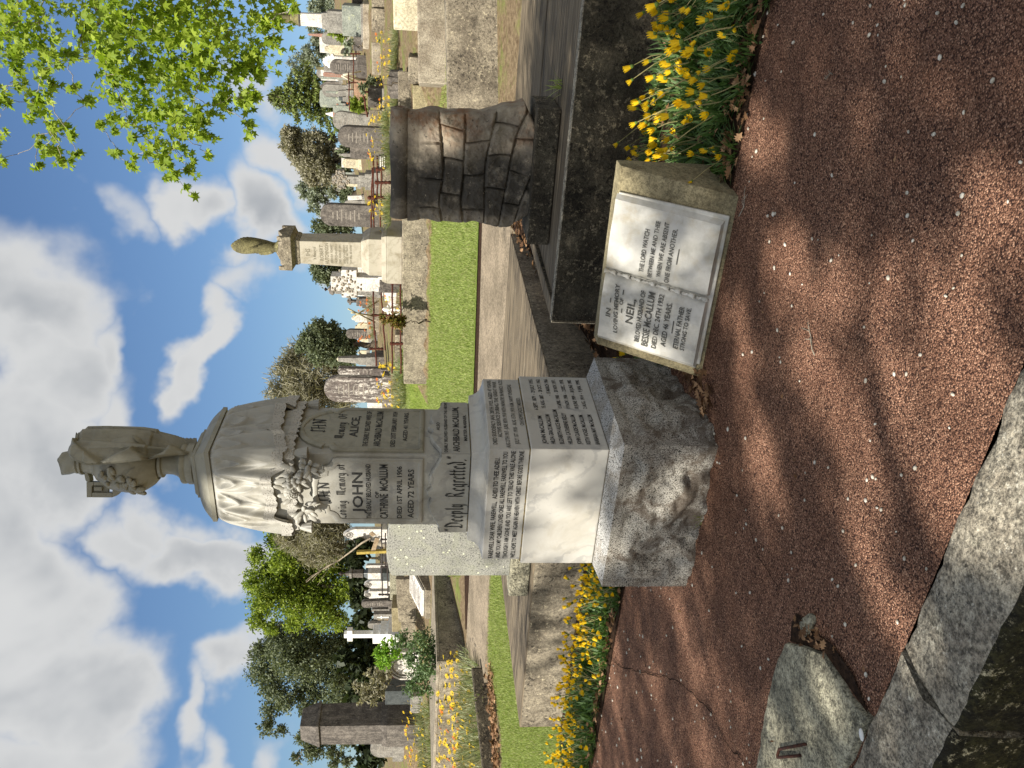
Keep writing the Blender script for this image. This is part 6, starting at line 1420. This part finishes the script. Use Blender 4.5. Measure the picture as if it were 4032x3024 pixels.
def pine():
    D = 42.; rs = np.random.default_rng(31); T_ = np.array(atY(*q('g', 128, 815), D)); Bz = atY(*q('g', 760, 780), D); B = Vector((Bz.x, Bz.y, zg(Bz.x, Bz.y))); s = REG['g'][2] / 1783 * D
    o = thing('conifer', 'tall open conifer with drooping tiered branches, right, behind the gravestones', 'tree', B); mb = MB(tuple(-B))
    ax = lambda f: np.array(B) * (1 - f) + T_ * f
    mb.tube([Vector(ax(f)) for f in (0, .25, .5, .75, 1)], [.34, .28, .2, .11, .03], 8); C = []; Fr = []
    H = np.linalg.norm(T_ - np.array(B))
    for (X, rl, rr) in ((160, 35, 50), (190, 80, 85), (225, 115, 95), (275, 130, 230), (330, 210, 300), (390, 180, 320), (445, 230, 260), (505, 290, 300), (565, 330, 240), (625, 350, 220), (685, 280, 180)):
        p0 = np.array(atY(*q('g', X - 25, 800), D))
        for k in range(9):
            a = 2 * PI * k / 9 + rs.uniform(-.3, .3); ca, sa = math.cos(a), math.sin(a); L = (rr if ca > 0 else rl) * s * (.55 + .45 * abs(ca)) * rs.uniform(.7, 1.05)
            pts = [p0 + np.array([ca * L * f, sa * L * f * .9, -L * (.10 + .30 * f) * f + .12 * L * f * f * f]) + rs.normal(size=3) * .06 for f in np.linspace(0, 1, 7)]
            mb.tube([Vector(p) for p in pts], [.05, .045, .04, .03, .022, .016, .01], 4, cap=False)
            n = int(L * 130); f = rs.uniform(.18, 1, n); P = np.stack([np.interp(f * 6, range(7), [p[i] for p in pts]) for i in range(3)], 1)
            P += rs.normal(size=(n, 3)) * np.array([.10, .10, .025]) + np.array([0, 0, -.03]); C.append(P)
    leaves('foliage', np.concatenate(C), .15, 'leaf', M['lf_pine'], o, 5, off=B, droop=.2); mb.build('trunk', M['bark'], o, smooth=True)
pine()
tree('gum_tree', 'dark blue green tree crown showing through behind the tiered conifer, right', [(300, 520, 34), (350, 560, 38), (400, 500, 42), (450, 560, 42), (420, 440, 30), (500, 520, 40), (360, 470, 26), (330, 600, 26), (460, 640, 34), (540, 600, 36), (400, 620, 30), (440, 720, 30), (500, 800, 34), (560, 720, 34), (450, 860, 30), (540, 900, 34)], 52., (760, 620), .15, 1.2, M['lf_grey'], 'leaf', reg='g', trunk_r=.3, seed=12)

# ---------------------------------------------------------------- overhanging branches and the shade tree behind the camera
def amber_tree():
    reg = (0, 0, .2976); REG['t'] = reg
    blobs = [(30, 250, 160), (150, 120, 180), (300, 330, 150), (120, 450, 110), (60, 620, 90), (0, 1000, 55), (-10, 1180, 45), (20, 800, 55), (300, 560, 85), (330, 700, 100), (300, 850, 90), (420, 950, 75), (260, 980, 60), (300, 1120, 80), (400, 1180, 60), (250, 1200, 45), (520, 950, 50), (545, 1080, 50), (560, 640, 50), (600, 720, 38), (460, 420, 90),
             (600, 250, 170), (800, 150, 200), (700, 420, 100), (950, 350, 200), (1150, 150, 220), (1400, 200, 220), (1300, 420, 180), (1600, 250, 200), (1800, 250, 170), (1950, 120, 110), (1990, 350, 80), (2050, 60, 60), (2110, 90, 38), (850, 550, 140), (780, 680, 75), (1050, 600, 180), (1250, 680, 170), (1500, 520, 170), (1700, 500, 140), (1850, 480, 100), (1930, 480, 70),
             (1050, 800, 120), (1250, 880, 140), (1420, 800, 110), (1600, 750, 110), (1750, 700, 80), (1850, 740, 70), (1780, 860, 50), (1800, 950, 50), (720, 900, 48), (800, 960, 45), (780, 860, 48), (1000, 980, 100), (1150, 1050, 115), (1350, 1000, 110), (1500, 980, 70), (1500, 1100, 45), (850, 1080, 42), (930, 1190, 40), (1000, 1120, 45),
             (1220, 1200, 70), (1280, 1280, 60), (1180, 1300, 42), (1330, 1350, 50), (1360, 1240, 50), (1400, 1170, 36), (1000, -200, 250), (1400, -250, 250), (600, -250, 250), (1800, -200, 220), (200, -250, 240)]
    rs = np.random.default_rng(41); D = 8.6; C = []; nodes = []
    B = Vector((6.6, 9.6, zg(6.6, 9.6))); o = thing('amber_tree', 'broad tree with fresh green star shaped leaves hanging into the frame, upper right', 'tree', B)
    for X, Y_, r in blobs:
        d = D + rs.uniform(-.9, 1.2); R = r * reg[2] / 1783 * d; c = np.array(atY(*q('t', X, Y_), d)); nodes.append(c); n = int(r * r / 205) + 4
        nb = max(2, n // 9); sub = rs.normal(size=(nb, 3)) * R * .50; C.append(c + sub[rs.integers(0, nb, n)] + rs.normal(size=(n, 3)) * R * .22)
        nodes += [c + s_ for s_ in sub[:4]]
    C = np.concatenate(C); n = len(C)
    # blades hang down and face outward
    d = rs.normal(size=(n, 3)) * .55 + np.array([-.25, -.1, -.75]); d /= np.linalg.norm(d, axis=1, keepdims=True)
    a = rs.normal(size=(n, 3)) + np.array([-.5, -1.0, .5]); s_ = np.cross(d, a); s_ /= np.linalg.norm(s_, axis=1, keepdims=True); fr = np.stack([s_, d, np.cross(s_, d)], 2)
    leaves('foliage', C, .082, 'star', M['lf_amber'], o, 6, off=B, frames=fr)
    mb = MB(tuple(-B)); top = np.array([5.9, 9.3, B.z + 4.2]); mb.tube([B - Vector((0, 0, .4)), B + Vector((-.1, -.05, 1.5)), B + Vector((-.3, -.1, 3.)), Vector(top)], [.26, .2, .17, .13], 10)
    net(top, nodes, rs, .075, .0035, mb, .05, .05, 6); mb.build('trunk', M['bark_pale'], o, smooth=True)
amber_tree()
def shade_tree():
    rs = np.random.default_rng(51); B = Vector((-9.6, -3.6, zg(-9.6, -3.6))); o = thing('shade_tree', 'leafy tree standing behind the photographer, its broken shade falling on the monument', 'tree', B)
    cen = np.array(SHADE_C); rad = np.array(SHADE_R); C = []; nodes = []
    for k in range(SHADE_N):
        v = rs.normal(size=3); v /= np.linalg.norm(v); c = cen + v * rad * rs.random() ** .40; n = int(rs.uniform(150, 300)); nodes.append(c)
        C.append(c + rs.normal(size=(n, 3)) * np.array([.50, .50, .26]))
    for (h, dst, r, n) in SHADE_X:      # extra boughs added on the sun line to shade particular stones
        c = np.array(h) + np.array(SUN_DIR) * (dst + 5.); nodes.append(c); C.append(c + rs.normal(size=(n, 3)) * r)
    C = np.concatenate(C)
    for (h, r) in SHADE_GAPS:           # gaps cut along the sun line so light patches land on chosen spots
        w = C - np.array(h); k = w @ np.array(SUN_DIR); C = C[np.linalg.norm(w - k[:, None] * np.array(SUN_DIR), axis=1) > r * rs.uniform(.75, 1.25, len(C))]
    leaves('foliage', C, .15, 'leaf', M['lf_dark'], o, 7, off=B); mb = MB(tuple(-B)); top = np.array([-9.2, -3.0, B.z + 6.5])
    mb.tube([B - Vector((0, 0, .4)), B + Vector((.2, .1, 2.)), Vector(top)], [.34, .28, .2], 10); net(top, nodes, rs, .13, .012, mb, .05, .03, 5); mb.build('trunk', M['bark'], o, smooth=True)
SHADE_C, SHADE_R, SHADE_N = (-8.5, -2.4, 10.4), (4.8, 3.8, 2.4), 108
SHADE_X = [((1.5, 6.0, 1.35), 8.5, .42, 420), ((1.3, 6.05, .9), 8.6, .40, 420), ((1.7, 5.8, .85), 8.3, .36, 300), ((1.4, 5.2, .4), 8.5, .5, 420), ((-.60, 4.15, 1.70), 7.5, .18, 100), ((2.4, 4.9, .4), 9., .5, 380), ((.1, 2.6, 0), 8.8, .45, 300), ((1.2, 2.4, 0), 9.2, .5, 380)]
SHADE_GAPS = [(tuple(G(*q('d', x_, y_))), r_) for x_, y_, r_ in ((1640, 310, .16), (1700, 580, .2), (1790, 640, .16), (1900, 620, .14), (1760, 800, .2), (1930, 870, .2), (2060, 700, .17), (2160, 480, .16), (1650, 1000, .2), (1840, 1130, .15), (1790, 1530, .18), (2060, 1080, .2), (1470, 1330, .18), (1590, 660, .14), (2150, 900, .2), (1420, 1480, .18), (1850, 1000, .16), (1950, 1350, .18), (1620, 800, .14), (2110, 1080, .2), (2010, 1420, .16), (1770, 1530, .14), (1700, 1640, .16), (2180, 880, .14), (1950, 1600, .14))] + [((-.78, 4.25, 2.4), .30), ((-.62, 4.10, .95), .18), ((-.90, 4.25, .75), .2), ((-.5, 4.0, .3), .12), ((1.3, 4.4, .2), .28), ((-.85, 4.4, 2.2), .18), ((.62, 3.95, .4), .13), ((.2, 4.1, .35), .10), ((1.78, 5.8, 1.35), .16), ((-3.0, 7.5, .4), .5), ((-2.0, 5.9, .25), .35), ((1.5, 4.3, .3), .3)]
shade_tree()
# ================================================================ flowers, grass and fallen leaves near by
M['lf_strap'] = leafmat('strap_leaves', ['#3f5a2b', '#5d7a3f', '#34502a', '#7c9660', '#4c6a35'], .3, .45)
M['lf_pale'] = leafmat('silvery_leaves', ['#76825a', '#99a37c', '#646f4a', '#b3b896', '#857a52'], .3)
M['stem'] = plain('pale_stem', '#7d7a4a', .8, '#9a8f66', 12.)
M['petal'] = leafmat('yellow_petals', ['#f2c81a', '#f8d82c', '#eabc12'], .35, .6, tcol=(1., 1., .35, 1))
M['petal_o'] = leafmat('orange_petals', ['#d9661a', '#e07f1c', '#c9521a'], .35, .6, tcol=(1.1, .9, .5, 1))
M['calyx'] = plain('green_calyx', '#5d7330', .7)
M['grass'] = leafmat('lawn_blades', ['#7b8947', '#a2af64', '#8e9d57', '#b4bd78', '#6e7e40', '#bab387'], .35, .6, 2.2)
def bud(p, d, L, petals, mats, name, parent, openk=.35, n=9):
    """daisy head: narrow petals set in a cup (openk 0) or spread flat (1)"""
    d = Vector(d).normalized(); a = d.cross(Vector((0, 0, 1)) if abs(d.z) < .9 else Vector((1, 0, 0))).normalized(); b = d.cross(a); p = Vector(p); mb = MB()
    mb.ell(p, (L * .26, L * .26, L * .30), Matrix((a, b, d)).transposed(), 8, 5, 1)
    for k in range(n):
        an = 2 * PI * k / n; r = a * math.cos(an) + b * math.sin(an); t = (r * -math.sin(0) + d.cross(r)); q0 = p + r * L * .2 + d * L * .1; k1 = .15 + .85 * openk
        m_ = p + r * L * (.26 + .38 * k1) + d * L * (.62 - .45 * openk); e = p + r * L * (.28 + .78 * k1) + d * L * (1.12 - .95 * openk); w = L * .14
        mb.add([q0 - t * w * .5, q0 + t * w * .5, m_ + t * w, e + t * w * .35, e - t * w * .35, m_ - t * w], [(0, 1, 2, 5), (5, 2, 3, 4)], 0)
    if openk > .6: mb.ell(p + d * L * .12, (L * .24, L * .24, L * .12), Matrix((a, b, d)).transposed(), 8, 4, 2)
    return mb.build(name, mats, parent)
def daisy_plant(name, rs, nl=70, spread=.13, hl=.17, nf=4, hf=.27, lean=(0, 0), lw=.011, L=.036, openk=.1, petal='petal', cat='daisy plant', pale=False, wild=.5):
    o = thing(name, 'x', cat); V = []; F = []
    for k in range(nl):
        a = rs.uniform(0, 2 * PI); r0 = spread * math.sqrt(rs.random()); x0, y0 = r0 * math.cos(a), r0 * math.sin(a); a2 = a + rs.normal(0, .8); Ln = hl * rs.uniform(.55, 1.15); tilt = rs.uniform(.25, 1.25)
        dx, dy = math.cos(a2), math.sin(a2); w = lw * rs.uniform(.7, 1.3); n0 = len(V)
        for j, (f, ww) in enumerate(((0, .5), (.35, 1.), (.7, .9), (1., .1))):
            h = Ln * (f * math.cos(tilt) - .12 * f * f * tilt); e = Ln * f * math.sin(tilt) * (1 + .2 * f)
            for s in (-1, 1): V.append((x0 + dx * e - dy * w * ww * s, y0 + dy * e + dx * w * ww * s, h + .003))
        F += [(n0 + 2 * j, n0 + 2 * j + 1, n0 + 2 * j + 3, n0 + 2 * j + 2) for j in range(3)]
    fast_mesh('foliage', np.array(V), np.array(F), M['lf_strap'] if not pale else M['lf_pale'], o)
    st = MB()
    for k in range(nf):
        a = rs.uniform(0, 2 * PI); r = spread * rs.random(); p0 = Vector((r * math.cos(a), r * math.sin(a), 0)); h = hf * rs.uniform(.35, 1.15)
        tp = p0 + Vector((rs.normal(0, wild * .12) + lean[0] * h, rs.normal(0, wild * .12) + lean[1] * h, h)); m_ = p0.lerp(tp, .55) + Vector((rs.normal(0, .02 * wild), rs.normal(0, .02 * wild), .02))
        st.tube([p0, m_, tp], [.003, .0026, .0022], 4, cap=False); d = (tp - m_).normalized() + Vector((rs.normal(0, .25), rs.normal(0, .25), .1))
        if openk > .6: d += Vector((-.3, -.7, .2))
        pt = M[petal] if not pale or petal == 'petal_o' or rs.random() > .06 else M['petal_o']
        bud(tp, d, L * rs.uniform(.8, 1.15), None, [pt, M['calyx'], M['bark']], 'flower', o, openk + rs.uniform(-.08, .12))
    if nf: st.build('stem', M['stem'], o)
    return o
rsf = np.random.default_rng(71)
ROWV = lambda a, b: (a * math.cos(-ROW), b)
NEAR = [daisy_plant('daisy_plant', rsf, 120, .13, .125, nf, .23, (-.30, .08), .0065, L=.038, openk=.06) for nf in (3, 5, 6, 4, 2)]
SMALL = [daisy_plant('daisy_plant', rsf, 110, .11, .10, nf, .17, (.0, .14), .006, L=.034, openk=.08) for nf in (4, 6, 8, 5)]
FAR = [daisy_plant('daisy_plant', rsf, 80, .18, .30, nf, .42, (0, 0), .006, .042, .85, pale=True, wild=1.3) for nf in (3, 5, 7, 4)]
FARO = [daisy_plant('daisy_plant', rsf, 34, .16, .2, nf, .34, (0, 0), .006, .046, .75, 'petal_o', pale=True, wild=1.2) for nf in (4, 6)]
used = set()
def plant(pool, loc, label, group, sc=1.):
    i = int(rsf.integers(0, len(pool))); p = pool[i]; rz = rsf.uniform(-.5, .5); sc *= rsf.uniform(.85, 1.15)
    if p.name not in used: used.add(p.name); p.location = loc; p.rotation_euler.z = rz; p.scale = (sc,) * 3; p['label'] = label; p['group'] = group; return p
    return copy_tree(p, loc, rz, sc, label, group)
# right of the book
for t in np.arange(2.05, 3.22, .17):
    for s in np.arange(.02, -2.3, -.19):
        tt, ss = t + rsf.uniform(-.06, .06), s + rsf.uniform(-.07, .07)
        if ss > .12 - (tt - 2.) * .1 or rsf.random() < .08: continue
        plant(NEAR, TS(tt, ss), 'yellow daisy plant in the thick patch right of the marble book', 'yellow daisies right of the marble book', .82 if tt < 2.15 else 1.)
for k in range(7): plant(NEAR, TS(2.62 + .55 * rsf.random(), .1 + 1.0 * rsf.random()), 'yellow daisy plant behind the marble book, against the dark wall', 'yellow daisies behind the book', .8)
for k in range(9): plant(NEAR, TS(2.35 + .6 * rsf.random(), 1.12 + .42 * rsf.random()), 'yellow daisy plant in the corner between marble book and granite base', 'yellow daisies between book and monument', .75)
for t in np.arange(2.5, 2.98, .15):
    for s in np.arange(2.25, 6.1, .155):
        if rsf.random() < .08: continue
        plant(SMALL, TS(t + rsf.uniform(-.05, .05), s + rsf.uniform(-.06, .06)), 'yellow daisy plant in the long strip left of the monument', 'yellow daisies left of the monument')
# daisies among the far graves
def far_line(r, A, B_, n, label, group, pool=FAR, sc=1., t=None, jit=.25):
    for k in range(n):
        f = (k + .5) / n; X, Y_ = A[0] + (B_[0] - A[0]) * f, A[1] + (B_[1] - A[1]) * f
        p = gq(r, X, Y_) if t is None else onT(r, X, Y_, t)
        p += Vector((rsf.uniform(-jit, jit), rsf.uniform(-jit, jit), 0)); 
        if t is None: p.z = zg(p.x, p.y)
        plant(pool, p, label, group, sc)
far_line('b', (1490, 1690), (1470, 1120), 12, 'pale stemmed daisy plant in the near bed at far left', 'daisies in the far left bed')
far_line('b', (1440, 1690), (1420, 1090), 12, 'pale stemmed daisy plant in the near bed at far left', 'daisies in the far left bed')
far_line('b', (1390, 1690), (1370, 1120), 9, 'pale stemmed daisy plant in the near bed at far left', 'daisies in the far left bed', FARO + FAR)
far_line('b', (1195, 1690), (1170, 1310), 9, 'yellow daisy plant before the tall dark pillar stone, far left', 'daisies before the far left pillar')
far_line('b', (1150, 1690), (1130, 1330), 9, 'yellow daisy plant before the tall dark pillar stone, far left', 'daisies before the far left pillar')
far_line('p', (1140, 320), (1135, 0), 7, 'yellow daisy plant at the foot of the white streaked headstone', 'daisies under the streaked headstone', jit=.15)
far_line('p', (1110, 320), (1090, 0), 6, 'yellow daisy plant at the foot of the white streaked headstone', 'daisies under the streaked headstone', jit=.15)
far_line('f', (1440, 1560), (1440, 1260), 6, 'yellow daisy plant between the rusty fence and the stone scroll', 'daisies above the stone scroll', t=12.7, sc=.8, jit=.08)
far_line('f', (1440, 700), (1400, 20), 9, 'yellow daisy plant on the wall right above the stone scroll', 'daisies right above the stone scroll', t=12.7, sc=.75, jit=.1)
far_line('e', (1545, 1640), (1520, 1450), 5, 'yellow daisy plant beside the star carved panel', 'daisies by the star carved panel', sc=.8, jit=.1)
far_line('e', (1500, 1300), (1540, 480), 11, 'sparse pale daisy plant in the row over the right hand lawn', 'daisies on the right hand lawn edge', sc=.75, jit=.08)
far_line('m', (400, 430), (395, 290), 4, 'orange daisy plant on the kerb behind the bamboo canes', 'orange daisies behind the canes', FARO, t=16., sc=.8, jit=.1)
far_line('m', (415, 665), (412, 600), 3, 'orange daisy plant at the foot of the lone dark headstone', 'orange daisies by the lone headstone', FARO, t=16., sc=.8, jit=.08)
far_line('m', (700, 330), (700, 300), 2, 'yellow daisy plant behind the front rails by the ivy cross', 'daisies by the ivy cross', t=13., sc=.7, jit=.05)
far_line('m', (712, 560), (712, 440), 3, 'low yellow daisy plant under the bronze leaved bush', 'daisies under the bronze bush', t=12.9, sc=.6, jit=.05)
far_line('l', (1130, 1130), (1120, 930), 5, 'orange daisy plant before the stone with the relief cross', 'orange daisies in the white row', FARO, sc=.9, jit=.12)
far_line('e', (990, 1560), (960, 1280), 4, 'orange daisy plant near the terracotta trough', 'orange daisies by the trough', FARO, sc=.8, jit=.12)
far_line('e', (975, 985), (972, 925), 2, 'orange daisy plant by the dark broad headstone', 'orange daisies by the dark broad headstone', FARO, sc=.6, jit=.05)
for p in NEAR + SMALL + FAR + FARO:
    if p.name not in used:
        for ch in list(p.children): bpy.data.objects.remove(ch)
        bpy.data.objects.remove(p)

def blades(name, poly, n, h, w, seed, label=None, dens=None):
    rs = np.random.default_rng(seed); poly = np.array([(p[0], p[1]) for p in poly]); lo, hi = poly.min(0), poly.max(0); pts = []
    while sum(map(len, pts)) < n:
        c = rs.uniform(lo, hi, (n, 2)); ins = np.zeros(n, bool); j = len(poly) - 1
        for i in range(len(poly)):
            (xi, yi), (xj, yj) = poly[i], poly[j]; ins ^= ((yi > c[:, 1]) != (yj > c[:, 1])) & (c[:, 0] < (xj - xi) * (c[:, 1] - yi) / (yj - yi + 1e-9) + xi); j = i
        pts.append(c[ins])
    P = np.concatenate(pts)[:n] + rs.normal(0, .018, (n, 2)); bare = np.array([noise.noise(Vector((x * 1.9, y * 1.9, seed))) + .5 * noise.noise(Vector((x * 6, y * 6, seed))) for x, y in P]); P = P[(bare < .52) | (rs.random(n) < .12)]; n = len(P); z = zgv(P) + .008; a = rs.uniform(0, 2 * PI, n); hh = h * rs.uniform(.5, 1.2, n); tl = rs.uniform(0, .8, n) * hh; ww = w * rs.uniform(.7, 1.3, n); b = rs.uniform(0, 2 * PI, n)
    V = np.stack([np.stack([P[:, 0] - np.cos(a) * ww, P[:, 1] - np.sin(a) * ww, z], 1), np.stack([P[:, 0] + np.cos(a) * ww, P[:, 1] + np.sin(a) * ww, z], 1), np.stack([P[:, 0] + np.cos(b) * tl, P[:, 1] + np.sin(b) * tl, z + hh], 1)], 1)
    o = fast_mesh(name, V.reshape(-1, 3), np.arange(3 * n).reshape(-1, 3), M['grass']); tag(o, label, 'grass', None, 'stuff'); return o
PX = lambda L: [G(*q('d', *p)) for p in L]
blades('lawn_grass', PX([(1036, 440), (1034, 480), (1027, 700), (1021, 880), (1008, 1100), (1002, 1243), (964, 1243)]) + [TS(14.2, 8.9), TS(14.2, 7.1), TS(12.38, 6.95), TS(12.38, 2.4)], 90000, .045, .006, 1, 'short sunlit lawn behind the monument up to the terrace wall')
blades('lawn_grass', PX([(1064, 1120), (1064, 1245), (1060, 1330), (1058, 1420), (1075, 1500), (1086, 1580), (1092, 1700), (1215, 1720), (1213, 1570), (1125, 1567), (1102, 1250)]), 42000, .04, .0045, 2, 'bright lawn strip along the path and round the left plot corner')
blades('lawn_grass', [TS(8.2, 1.2), TS(8.2, -2.), TS(9.6, -2.), TS(12., 2.2), TS(10., 2.4)], 12000, .04, .006, 3, 'scrap of lawn behind the stone scroll at right')
def tuft(label, p, n, h, w, seed, spread=.04):
    rs = np.random.default_rng(seed); V = []; F = []
    for k in range(n):
        a = rs.uniform(0, 2 * PI); x0, y0 = rs.normal(0, spread, 2); L = h * rs.uniform(.5, 1.1); t = rs.uniform(.15, .8); n0 = len(V)
        for f, ww in ((0, 1), (.4, .9), (.75, .6), (1., .05)):
            e = L * f * math.sin(t) * (1 + .5 * f); z = L * f * math.cos(t) - L * .18 * f * f * t
            for s in (-1, 1): V.append((x0 + math.cos(a) * e - math.sin(a) * w * ww * s, y0 + math.sin(a) * e + math.cos(a) * w * ww * s, z))
        F += [(n0 + 2 * j, n0 + 2 * j + 1, n0 + 2 * j + 3, n0 + 2 * j + 2) for j in range(3)]
    o = fast_mesh('grass_tuft', np.array(V), np.array(F), M['grass']); o.location = p; tag(o, label, 'grass tuft'); return o
tuft('small green grass tuft at the foot of the granite base', G(*q('d', 1520, 1110), dz=.0), 46, .085, .002, 1, .018)
tuft('long bladed grass tuft behind the right back corner of the granite base', TS(2.75, 1.62), 16, .36, .004, 2, .03)
tuft('green weed tuft in the joint of the dark platform, right edge', TS(5.16, -.55, .66), 30, .10, .003, 3, .03)
tuft('weed growing from the gap at the right end of the scroll plinth', TS(4.0, .05, .66), 22, .12, .004, 4, .025)
tuft('thin grass tuft on the platform edge far right', TS(6.56, -.35, .67), 24, .08, .003, 5, .04)

# fallen leaves
def litter(label, fn, n, size, seed, kind='oak', flat=.55, z=.015):
    rs = np.random.default_rng(seed); P = np.array([fn(rs) for _ in range(n)]); C = np.array([tuple(TS(t, s)) for t, s in P]); C[:, 2] += z + rs.random(n) * .03
    d = rs.normal(size=(n, 3)) * np.array([1, 1, .35 * flat]); d /= np.linalg.norm(d, axis=1, keepdims=True); u = np.array([0, 0, 1.]) + rs.normal(size=(n, 3)) * flat; s_ = np.cross(d, u); s_ /= np.linalg.norm(s_, axis=1, keepdims=True)
    o = leaves('leaf_litter', C, size, kind, M['leaf_dry'], None, seed, frames=np.stack([s_, d, np.cross(s_, d)], 2)); tag(o, label, 'fallen leaves', None, 'stuff')
litter('dry brown leaves along the edge of the yellow daisies, right', lambda r: (2.0 + r.normal(0, .055), r.uniform(-2.2, .1)), 300, .062, 1)
litter('dry brown leaves among the daisies right of the book', lambda r: (r.uniform(2.0, 3.2), r.uniform(-2.2, .2)), 260, .075, 2)
litter('dry leaves along the flower strip left of the monument', lambda r: (2.40 + abs(r.normal(0, .05)), r.uniform(2., 5.9)), 330, .05, 3)
litter('dead leaves heaped at the right foot of the granite base', lambda r: (1.66 + r.random() * .75, 1.02 + r.random() * .14 + .1 * 0), 150, .06, 4)
litter('dry leaves in the gap between the two grave platforms', lambda r: (r.uniform(3.4, 6.6), r.uniform(1.50, 1.84)), 380, .075, 5, z=.06)
litter('dry leaves between daisies and the back wall near the book', lambda r: (r.uniform(2.5, 3.25), r.uniform(.2, 2.)), 160, .065, 6)
def lp(r):
    f = r.random(); p = gq('b', 1535 + 35 * r.normal() * .3 + 60 * f * .6, 1060 + 600 * f); return (float((np.array(p.xy) - K0) @ E2), float((np.array(p.xy) - K0) @ E1))
litter('drift of pale fallen leaves along the lawn under the far left kerb', lp, 420, .09, 7)
def pit(r):
    f = r.random(); p = G(*q('d', 1735 + 70 * f + r.normal() * 8, 1345 + 60 * f + r.normal() * 9)); return (float((np.array(p.xy) - K0) @ E2), float((np.array(p.xy) - K0) @ E1))
litter('curled brown leaves in the small hole by the broken slab', pit, 34, .04, 8, z=.012)
def twig(label, px, L, seed):
    rs = random.Random(seed); p = G(*q('d', *px), dz=.012); o = MB(); pts = [Vector((L * k / 5, L * .12 * math.sin(k * 1.3 + seed), .004)) for k in range(6)]; o.tube(pts, [.0028, .0026, .0022, .002, .0016, .001], 5)
    for k in (1, 2, 3): e = pts[k]; o.tube([e, e + Vector((L * .12, L * .12 * (-1) ** k, .006)), e + Vector((L * .25, L * .2 * (-1) ** k, .003))], [.0016, .0013, .0008], 4)
    m = o.build('fallen_twig', M['bark_pale'], smooth=True); m.location = p; m.rotation_euler.z = rs.uniform(0, 6); tag(m, label, 'twig')
twig('branched dry twig lying on the red slab in front of the book', (1765, 760), .16, 1); twig('thin dry twig at the lower edge of the book wedge', (1600, 470), .14, 2); twig('short dry stick on the red slab right foreground', (1800, 160), .06, 3); twig('dry stick stuck in the daisies right of the book', (1470, 330), .2, 4)
litter('scattered dry scraps and leaf bits over the red slab', lambda r: (r.uniform(.05, 2.3), r.uniform(-2.2, 5.6)), 130, .022, 9, 'leaf', .3, .012)
